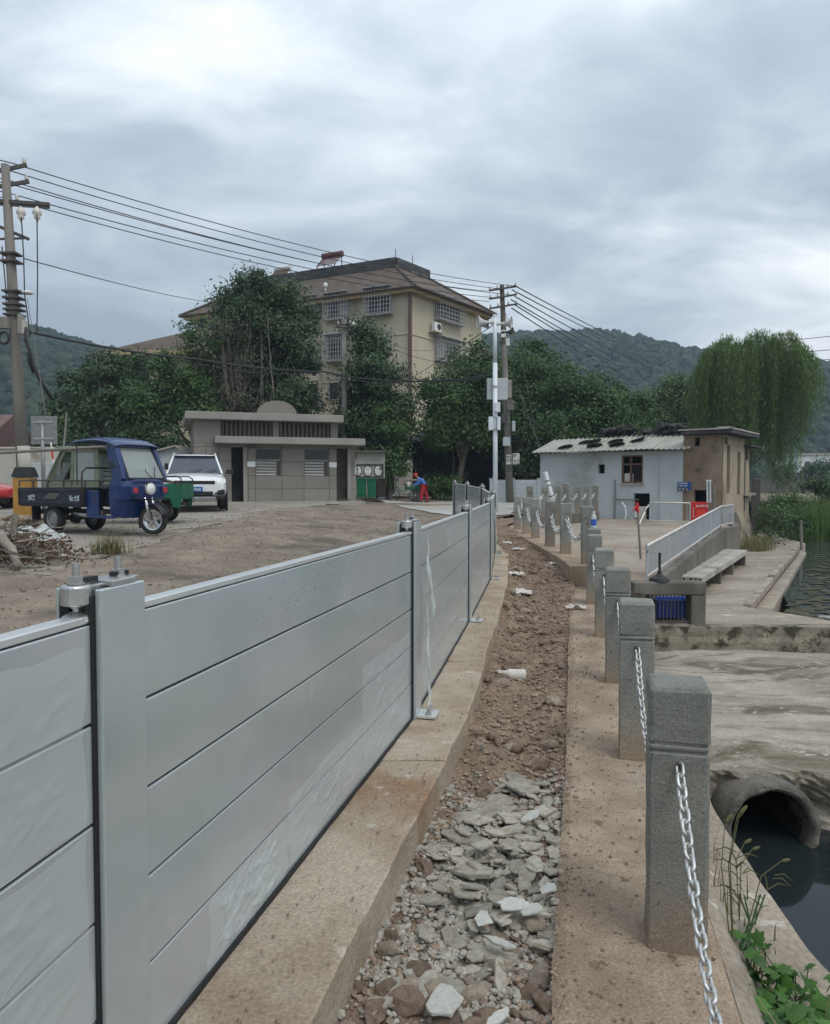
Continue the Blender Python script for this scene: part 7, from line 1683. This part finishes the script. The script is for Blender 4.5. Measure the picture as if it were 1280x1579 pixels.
def car(name, lab, loc, rz, paint, W=.92, kind='suv'):
    root = thing(name, lab, 'car', loc, rz)
    if kind == 'suv': ST = [(-2.12, .74, .50, .95), (-2.02, .86, .36, 1.04), (-1.4, .92, .32, 1.08), (-.2, .93, .30, 1.06), (.75, .93, .30, 1.05), (1.0, .925, .30, 1.06), (1.7, .91, .32, 1.0), (2.02, .87, .36, .93), (2.14, .80, .42, .86), (2.17, .70, .46, .80)]; ZR = 1.66; gx = (-1.95, 1.02, -1.55, .30); wx = (-1.32, 1.36); wr = .36
    else: ST = [(-2.1, .70, .45, .85), (-1.9, .82, .32, .95), (-1.2, .86, .26, .95), (.6, .86, .26, .92), (1.3, .85, .28, .86), (1.95, .76, .34, .72), (2.08, .62, .40, .64)]; ZR = 1.42; gx = (-1.6, 1.05, -.95, .35); wx = (-1.28, 1.32); wr = .31
    vs = []; n_ = 14
    for x, wd, z0, z1 in ST:
        zm = (z0 + z1) / 2; half = [(0, z0), (wd * .82, z0), (wd * .96, z0 + .06), (wd, zm - .06), (wd * .985, zm + .1), (wd * .95, z1 - .05), (wd * .80, z1 + .005), (0, z1 + .035)]
        vs += [(x, y, z) for y, z in half] + [(x, -y, z) for y, z in half[-2:0:-1]]
    mb = MB().add(vs, [(i * n_ + k, i * n_ + (k + 1) % n_, (i + 1) * n_ + (k + 1) % n_, (i + 1) * n_ + k) for i in range(len(ST) - 1) for k in range(n_)] + [tuple(range(n_)), tuple(range((len(ST) - 1) * n_, len(ST) * n_))])
    mb.build('body', M[paint], root, smooth=True, sub=2)
    zb_ = ST[3][3] - .01; xb, xf, xr, xt = gx; wb_, wt = W * .88, W * .66
    lo = [(xb, -wb_), (xf, -wb_ * .97), (xf, wb_ * .97), (xb, wb_)]; hi = [(xr, -wt), (xt, -wt), (xt, wt), (xr, wt)]
    gl = MB().add([(x, y, zb_) for x, y in lo] + [(x, y, ZR - .05) for x, y in hi], [(0, 1, 5, 4), (1, 2, 6, 5), (2, 3, 7, 6), (3, 0, 4, 7), (4, 5, 6, 7)]); gl.build('window_glass', M['car_glass'], root, bevel=.03)
    mb = MB(); mb.grid(lambda u, v: (xr - .05 + (xt + .10 - xr + .05) * u, (v - .5) * 2 * (wt + .015), ZR - .045 + .045 * math.sin(u * math.pi) ** .5 * (1 - (2 * v - 1) ** 4 * .8)), 10, 10); mb.build('roof', M[paint], root, smooth=True, solid=.02)
    for y in (-1, 1):
        MB().bar((xf - .02, y * wb_ * .97, zb_), (xt, y * wt, ZR - .04), .06, .05).build('front_pillar', M[paint], root, bevel=.01); MB().bar((xb, y * wb_, zb_), (xr, y * wt, ZR - .04), .14, .05).build('rear_pillar', M[paint], root, bevel=.01)
        MB().bar((-.25, y * (wb_ + .004), zb_), (-.3, y * (wt + .01), ZR - .05), .07, .03, up=(0, 1, 0)).build('middle_pillar', M['black'], root)
        if kind == 'suv': MB().tube([(xr, y * wt, ZR - .02), (xr + .1, y * wt, ZR + .05), (xt - .25, y * wt, ZR + .05), (xt - .1, y * wt, ZR - .02)], .018, 6).build('roof_rail', M['chrome'], root, smooth=True)
        m_ = MB(); m_.box((xf - .12, y * (W + .10), zb_ + .07), (.1, .2, .15)); m_.bar((xf - .12, y * (W - .06), zb_ + .02), (xf - .12, y * (W + .04), zb_ + .04), .05, .04); m_.build('mirror', M['black'], root, bevel=.03)
        for x in wx: 
            wheel(root, (x, y * (W - .12), wr), wr, .23, 6, 'rim'); 
            MB().lathe([(wr + .06, -.02), (wr + .06, .03), (wr - .02, .03)], (x, y * (W - .02) - .005, wr + .02), 28, 'Y').build('wheel_arch', M['black'], root)
        fx_ = ST[-3][0]
        if kind == 'suv':
            hl = MB(); hl.add([(2.02, y * .86, .90), (2.17, y * .58, .84), (2.17, y * .56, .74), (2.07, y * .86, .76), (1.9, y * .84, .9), (2.0, y * .5, .84), (2.0, y * .5, .74), (1.9, y * .84, .76)], [(0, 1, 2, 3), (0, 4, 5, 1), (3, 2, 6, 7), (1, 5, 6, 2), (0, 3, 7, 4)]); hl.build('headlight', M['lamp_glass'], root, bevel=.015)
            MB().box((2.13, y * .68, .52), (.06, .30, .15)).build('fog_light', M['black'], root, bevel=.03)
            MB().box((0, y * .915, .38), (2.2, .05, .16)).build('side_sill', M['black'], root, bevel=.02)
    if kind == 'suv':
        MB().box((2.15, 0, .79), (.06, 1.12, .10)).build('grille', M['black'], root, bevel=.02); MB().box((2.185, 0, .84), (.015, 1.1, .014)).build('grille_trim', M['chrome'], root)
        MB().box((2.15, 0, .48), (.07, 1.0, .12)).build('air_intake', M['black'], root, bevel=.02); MB().box((2.10, 0, .37), (.12, 1.66, .13)).build('lower_bumper', M['black'], root, bevel=.03); MB().box((2.165, 0, .335), (.03, 1.15, .10)).build('skid_plate', M['rim'], root, bevel=.015)
        MB().box((2.19, 0, .60), (.015, .44, .14)).build('number_plate', M['plate_blue'], root)
        Wm = rootmat(root); glyphs('plate_characters', M['ink'], root, [(0, 6, .08)], .045, .08, Wm @ Vector((2.199, -.19, .56)), Wm.to_3x3() @ Vector((0, 1, 0)), (0, 0, 1), Wm.to_3x3() @ Vector((1, 0, 0)), 90, .35)
        for y in (.25, -.2): MB().tube([(1.05, y, 1.09), (.88, y + .38, 1.19)], .01, 5).build('wiper', M['rubber'], root)
        MB().box((.35, 0, 1.52), (.06, .2, .07)).build('rear_view_mirror', M['black'], root)
    return root
M['car_white'] = mat('car_white', (.62, .64, .65), (.66, .68, .69), 2, .22, spec=.5, coat=.5); M['car_red'] = mat('car_red', (.42, .012, .014), None, 2, .25, coat=.5)
M['car_glass'] = mat('car_glass', (.02, .03, .045), (.03, .04, .06), 2, .06, spec=.9); M['plate_blue'] = mat('plate_blue', (.02, .10, .32), None, 3, .4)
p = GL(298, 789); car('suv_car', 'white sport utility car facing the camera between the tricycle and the toilet', (p.x - .52, p.y + 2.0, lotz(p.x, p.y + 2) + .01), -math.pi / 2 + R(16), 'car_white').scale = (1.1, 1.1, 1.1)
p = P(-2, 770, 25); car('parked_car', 'red car cut off by the left edge behind the tricycle bed', (p.x - 1.7, 25.4, .77), R(4), 'car_red', .86, 'sedan')
yb = thing('yellow_bin', 'yellow roadside bin with sloping black lid behind the tricycle bed', 'bin', (P(39, 750, 18.9).x, 18.9, lotz(-10, 18.9)))
M['bin_yellow'] = mat('yellow_bin', (.36, .19, .035), (.42, .22, .045), 3, .5); MB().box((0, 0, .58), (.46, .36, 1.1)).build('bin_body', M['bin_yellow'], yb, bevel=.02)
MB().add([(-.26, -.21, 1.14), (.26, -.21, 1.14), (.26, .21, 1.14), (-.26, .21, 1.14), (-.19, -.14, 1.40), (.19, -.14, 1.40), (.19, .14, 1.40), (-.19, .14, 1.40)], [(0, 1, 5, 4), (1, 2, 6, 5), (2, 3, 7, 6), (3, 0, 4, 7), (4, 5, 6, 7), (0, 3, 2, 1)]).build('lid', M['black'], yb, bevel=.02)
sb = thing('road_sign', 'grey back of a square road sign on a post beside the leaning pole', 'road sign', (P(69, 740, 22.6).x, 22.6, .7))
c = P(68, 663.5, 22.5) - Vector(sb.location); MB().box((c.x, c.y, c.z), (.78, .03, .84)).build('sign_panel', M['rim'], sb, bevel=.01)
for dz in (-.25, .25): MB().box((c.x, c.y - .03, c.z + dz), (.6, .03, .05)).build('sign_brace', M['steel'], sb)
MB().tube([(0, -.08, 0), (0, -.08, c.z + .3)], .06, 10).build('post', M['rim'], sb, smooth=True)
st_ = thing('barrier_stick', 'leaning red and white barrier stick under the road sign', 'barrier stick', tuple(P(85, 735, 22)))
for k in range(4): a, b = P(78 + 1.9 * k, 682 + 13 * k, 22), P(78 + 1.9 * (k + 1), 682 + 13 * (k + 1), 22); MB().tube([a, b], .028, 8).build('stick_band', M['white' if k % 2 == 0 else 'sign_red'], st_, world=True)
tag(MB().tube([P(-30, 700, 17.5), P(168, 688.5, 18.2)], .035, 8).build('long_rod', M['pole']), 'long pale pole lying level across behind the tricycle cab', 'rod')
tag(MB().tube([P(103, 636, 18.8), P(98, 690, 18.6), P(93, 738, 18.4)], .022, 6).build('thin_stake', M['pole']), 'thin upright stake standing in the tricycle bed', 'stake')

# ================================================================== CLEANER WITH CARGO TRICYCLE
Yc_ = 38.2
def gl(px, Y=Yc_): x = P(px, 745, Y).x; return Vector((x, Y, lotz(x, Y)))
ct = thing('cleaning_tricycle', 'green pedal cargo tricycle loaded with sticks, beside the bins', 'pedal tricycle', tuple(gl(627)))
s0 = Vector(ct.location)
def bikewheel(x, y, r):
    MB().tube([(x + r * math.cos(a * .2618), y, r + .02 + r * math.sin(a * .2618)) for a in range(24)], .022, 6, closed=True).build('wheel', M['tyre'], ct, smooth=True)
    mb = MB()
    for k in range(12): a = k * .5236; mb.tube([(x, y, r + .02), (x + r * math.cos(a), y, r + .02 + r * math.sin(a))], .005, 3)
    mb.lathe([(.04, -.04), (.04, .04)], (x, y, r + .02), 8, 'Y'); mb.build('spokes', M['steel'], ct)
xw = gl(607).x - s0.x
bikewheel(xw, 0, .31); bikewheel(.45, -.38, .31); bikewheel(.45, .38, .31)
mb = MB(); mb.tube([(xw, 0, .33), (xw + .12, 0, .85), (xw + .14, 0, 1.0)], .022, 6); mb.tube([(xw + .12, 0, .82), (xw + .5, 0, .36), (.45, 0, .33)], .022, 6); mb.tube([(xw + .13, 0, .72), (xw + .62, 0, .5), (xw + .62, 0, .85)], .02, 6); mb.tube([(xw + .1, -.25, 1.05), (xw + .14, 0, 1.0), (xw + .1, .25, 1.05)], .014, 6); mb.build('frame', M['green_paint'], ct, smooth=True)
mb = MB(); mb.box((.38, 0, .62), (.95, .72, .05)); mb.box((.38, -.35, .78), (.95, .03, .3)); mb.box((.38, .35, .78), (.95, .03, .3)); mb.box((-.08, 0, .78), (.03, .72, .3)); mb.build('cargo_box', M['green_paint'], ct, bevel=.01)
MB().box((xw + .62, 0, .9), (.26, .16, .07)).build('saddle', M['seat'], ct, bevel=.02)
for k in range(5): MB().tube([(xw + .1 + .1 * k, rng.uniform(-.3, .3), 1.0 + .02 * k), (.9, rng.uniform(-.3, .3), 1.06 + .03 * k)], .022, 5).build('stick', M['bark_pale'], ct)
bag = MB(); bag.grid(lambda u, v: (.10 + .12 * math.cos(u * 6.283) * math.sin(v * 3.1416) * (1 + .2 * noise.noise(Vector((u * 5, v * 5, 1)))), -.42 + .1 * math.sin(u * 6.283) * math.sin(v * 3.1416), .88 + .14 * math.cos(v * 3.1416)), 14, 8); tag(bag.build('white_bag', M['paper'], smooth=True), 'white sack hanging on the side of the green pedal tricycle', 'sack'); bpy.data.objects['white_bag'].location = s0
# person, bending forward to the left
def skin(name, pts, edges, m, parent, sub=2):
    me = bpy.data.meshes.new(name); me.from_pydata([p[0] for p in pts], edges, []); me.materials.append(m); o = bpy.data.objects.new(name, me); COL.objects.link(o); o.parent = parent
    sk = o.modifiers.new('skin', 'SKIN'); sk.use_smooth_shade = True; me = o.data
    if not me.skin_vertices: bm = bmesh.new(); bm.from_mesh(me); bm.verts.layers.skin.verify(); bm.to_mesh(me); bm.free()
    for i, p in enumerate(pts): me.skin_vertices[0].data[i].radius = (p[1], p[1]); me.skin_vertices[0].data[i].use_root = (i == 0)
    sb_ = o.modifiers.new('sub', 'SUBSURF'); sb_.levels = sub; sb_.render_levels = sub; return o
M['skin'] = mat('skin', (.30, .17, .11), (.34, .19, .13), 6, .55); M['shirt'] = mat('blue_shirt', (.05, .14, .42), (.07, .18, .50), 8, .85); M['trousers'] = mat('red_trousers', (.30, .012, .022), (.40, .02, .03), 8, .85); M['cap_red'] = mat('red_cap', (.45, .05, .04), None, 8, .8)
pe = thing('person', 'person in blue top, red trousers and red cap bending over the green tricycle', 'person', tuple(gl(652, 37.8)))
hip, chest, neck = (.06, 0, .84), (-.16, 0, 1.16), (-.26, 0, 1.26)
def body_pts(g=1.0):
    return [((.06, 0, .84), .15), ((-.03, 0, 1.0), .14), ((-.15, 0, 1.17), .155), ((-.24, 0, 1.25), .07), ((-.30, 0, 1.30), .055), ((-.36, 0, 1.35), .105), ((-.40, 0, 1.30), .085),
            ((.05, -.1, .80), .1), ((-.06, -.13, .45), .06), ((-.10, -.14, .08), .042), ((-.25, -.15, .03), .036), ((.05, .1, .80), .1), ((.16, .13, .46), .06), ((.25, .14, .08), .042), ((.11, .15, .03), .036),
            ((-.16, -.2, 1.17), .07), ((-.26, -.25, .95), .05), ((-.46, -.22, .86), .04), ((-.54, -.21, .85), .035), ((-.16, .2, 1.17), .07), ((-.30, .26, .96), .05), ((-.5, .2, .90), .04), ((-.58, .18, .90), .035)]
E_ = [(0, 1), (1, 2), (2, 3), (3, 4), (4, 5), (5, 6), (0, 7), (7, 8), (8, 9), (9, 10), (0, 11), (11, 12), (12, 13), (13, 14), (2, 15), (15, 16), (16, 17), (17, 18), (2, 19), (19, 20), (20, 21), (21, 22)]
skin('body', body_pts(), E_, M['skin'], pe)
bp2 = body_pts()
skin('trousers', [(bp2[i][0], bp2[i][1] + a) for i, a in ((0, .025), (7, .035), (8, .035), (9, .035), (11, .03), (12, .035), (13, .035))], [(0, 1), (1, 2), (2, 3), (0, 4), (4, 5), (5, 6)], M['trousers'], pe)
skin('shirt', [(bp2[1][0], .175), (bp2[2][0], .19), ((-.21, 0, 1.22), .12), ((.05, 0, .88), .175)] + [(bp2[i][0], bp2[i][1] + .02) for i in (15, 16, 17, 19, 20, 21)], [(0, 3), (0, 1), (1, 2), (1, 4), (4, 5), (5, 6), (1, 7), (7, 8), (8, 9)], M['shirt'], pe)
cm = Matrix.Translation(Vector((-.365, 0, 1.375))) @ Matrix.Rotation(R(-25), 4, 'Y'); mb = MB().lathe([(.122, -.02), (.124, .02), (.11, .07), (.07, .105), (.01, .12)], n=16); mb.box((-.15, 0, -.01), (.12, .16, .015)); mb.v = [tuple(cm @ Vector(v)) for v in mb.v]; mb.build('cap', M['cap_red'], pe, smooth=True)
for y in (-.14, .14): MB().box((-.16 if y < 0 else .19, y, .04), (.27, .1, .08)).build('shoe', M['black'], pe, bevel=.03)
nb = thing('grey_drum', 'grey plastic drum standing by the person and the pedal tricycle', 'drum', tuple(gl(643, 38.6))); MB().lathe([(.22, 0), (.24, .1), (.24, .8), (.2, .88)], n=18).build('drum', M['pole'], nb, smooth=True)

# ================================================================== WOOD PILE AND PLASTIC
wp = thing('branch_pile', 'heap of cut branches and twigs at the left edge of the lot', 'branch pile', tuple(GL(25, 870))); w0 = Vector(wp.location)
def branch(a, b, r, m='bark_pale', nm_='branch', k_=6):
    a, b = Vector(a), Vector(b); pts = []
    for i in range(k_ + 1): u = i / k_; p = a.lerp(b, u); pts.append(p + Vector((rng.gauss(0, .022), rng.gauss(0, .022), rng.gauss(0, .02))) * (1 if 0 < i < k_ else 0))
    MB().tube(pts, [r * (1 - .35 * i / k_) for i in range(k_ + 1)], 9).build(nm_, M[m], wp, world=True, smooth=True)
def lp(px, py, up=0.0): p = GL(px, py); return p + Vector((0, 0, up))
branch(lp(2, 870, .42), lp(28, 880, .06), .075); branch(lp(-10, 850, .3), lp(72, 862, .12), .05, 'bark'); branch(lp(0, 856, .28), lp(38, 850, .25), .045); branch(lp(32, 858, .10), lp(72, 866, .06), .04); branch(lp(74, 852, .10), lp(58, 868, .05), .04)
branch(lp(24, 845, .55), lp(22, 852, .2), .06, 'bark'); branch(lp(40, 860, .05), lp(110, 845, .05), .02, 'bark'); branch(lp(20, 858, .2), lp(90, 845, .16), .018, 'maroon'); branch(lp(-30, 872, .35), lp(40, 855, .1), .04)
for k in range(150):
    a = lp(rng.uniform(-60, 66), rng.uniform(838, 878), rng.uniform(.0, .4) * (1 - .5 * rng.random())); d = Vector((rng.gauss(0, .4), rng.gauss(0, .35), rng.gauss(0, .12))); branch(a, a + d, rng.uniform(.006, .022), rng.choice(['bark', 'bark_pale', 'bark']), 'twig', 4)
n_ = 2600; c0 = np.array(lp(10, 862)); pp = c0 + nr.normal(size=(n_, 3)) * np.array([.55, .5, .07]) + np.array([0, 0, .12]); hh = np.exp(-((pp[:, 0] - c0[0]) ** 2) / .5); pp[:, 2] = c0[2] - .02 + nr.random(n_) * (.06 + .32 * hh)
me = leaf_mesh('leaf_litter', pp - np.array(w0), nr.normal(size=(n_, 3)), nr.uniform(.03, .09, n_), M['dead'], .6); obj('leaf_litter', me, wp, kind='stuff')
pc = lp(52, 836)
mb = MB()
def pf(u, v):
    x = (u - .5) * 1.05; y = (v - .5) * .7; e = 4 * u * (1 - u) * 4 * v * (1 - v); h = .02 + .30 * e ** .45 * (.75 + .5 * noise.fractal(Vector((u * 3.4, v * 3.4, 8)), 1, 2, 3)) + .05 * abs(noise.noise(Vector((u * 9 + v * 5, v * 4, 3))))
    return (x, y, max(.015, h))
mb.grid(pf, 44, 34); o = mb.build('plastic_sheet', M['film_white'], smooth=True); o.location = pc; tag(o, 'crumpled clear plastic sheet lying on the branch pile near the tricycle wheel', 'plastic sheet')
sw = thing('low_stone_wall', 'low rough stone edging behind the branch pile at the left', 'wall', tuple(lp(15, 812))); s0 = Vector(sw.location)
for k in range(16):
    x = -1.5 + .17 * k + rng.uniform(-.03, .03)
    for j in range(2): s = rng.uniform(.17, .23); obj('stone', rng.choice(ROCKS), sw, (x + .08 * j, rng.uniform(-.06, .06), .07 + .13 * j), (rng.uniform(-.3, .3), rng.uniform(-.3, .3), rng.uniform(0, 6)), (s * 1.2, s, s))
crumple('white_scrap', 'small white scrap lying on the dirt near the branch pile', 'scrap', *lp(97, 862, .02), .16, .1, .06, M['paper'], .3, None, 31)
# pipe bollard with white sleeve leaning by the shed
lp_ = thing('leaning_tube', 'white tube with black bands leaning beside the white shed corner', 'tube', tuple(P(853, 772, 23.5)))
MB().tube([P(853, 775, 23.5), P(840.5, 728, 23.5)], .075, 12).build('tube', M['white'], lp_, world=True)
for u in (.2, .55, .7): a = P(853, 775, 23.5).lerp(P(840.5, 728, 23.5), u); b = P(853, 775, 23.5).lerp(P(840.5, 728, 23.5), u + .03); MB().tube([a, b], .08, 12).build('band', M['black'], lp_, world=True)
for i, (px, ya, yb_, Y) in enumerate(((1236, 802, 848, 25.5), (1207, 800, 826, 29))):
    a = P(px, yb_, Y); b = P(px - 1, ya, Y); o = MB().tube([Vector(), b - a], .05, 8).build('wooden_stake', M['pole']); o.location = a; tag(o, 'grey stake standing at the %s' % ('end of the terrace step by the reeds' if i == 0 else 'far end of the terrace path'), 'stake')
fc_ = MB(); a, b = P(1160, 745, 30), P(1172, 745, 33)
for k in range(9): p = a.lerp(b, k / 8); fc_.tube([(p.x, p.y, -.5), (p.x, p.y, 1.9)], .03, 5)
fc_.bar((a.x, a.y, 1.8), (b.x, b.y, 1.8), .05, .05); fc_.bar((a.x, a.y, .3), (b.x, b.y, .3), .05, .05)
tag(fc_.build('bar_fence', M['iron']), 'dark upright-bar fence behind the house corner under the willow', 'fence')
tag(MB().tube([P(1253 + 4 * math.cos(t_), 0, 620) for t_ in ()] or [P(1268, 612, 395), P(1268, 593, 395)], .5, 6).build('pylon', M['iron']), 'tiny lattice pylon on the far right hill', 'pylon')

# haze
hb = MB().box((50, 260, 48), (1150, 560, 102.4)); HZ = hb.build('haze', bpy.data.materials.new('haze'), kind='stuff')
hm = HZ.data.materials[0]; hm.use_nodes = True; nt = hm.node_tree; nt.nodes.remove(nt.nodes['Principled BSDF']); pv = nt.nodes.new('ShaderNodeVolumePrincipled')
pv.inputs['Density'].default_value = .0007; pv.inputs['Color'].default_value = (.62, .76, .95, 1); pv.inputs['Anisotropy'].default_value = .2
nt.links.new(pv.outputs[0], nt.nodes['Material Output'].inputs['Volume'])
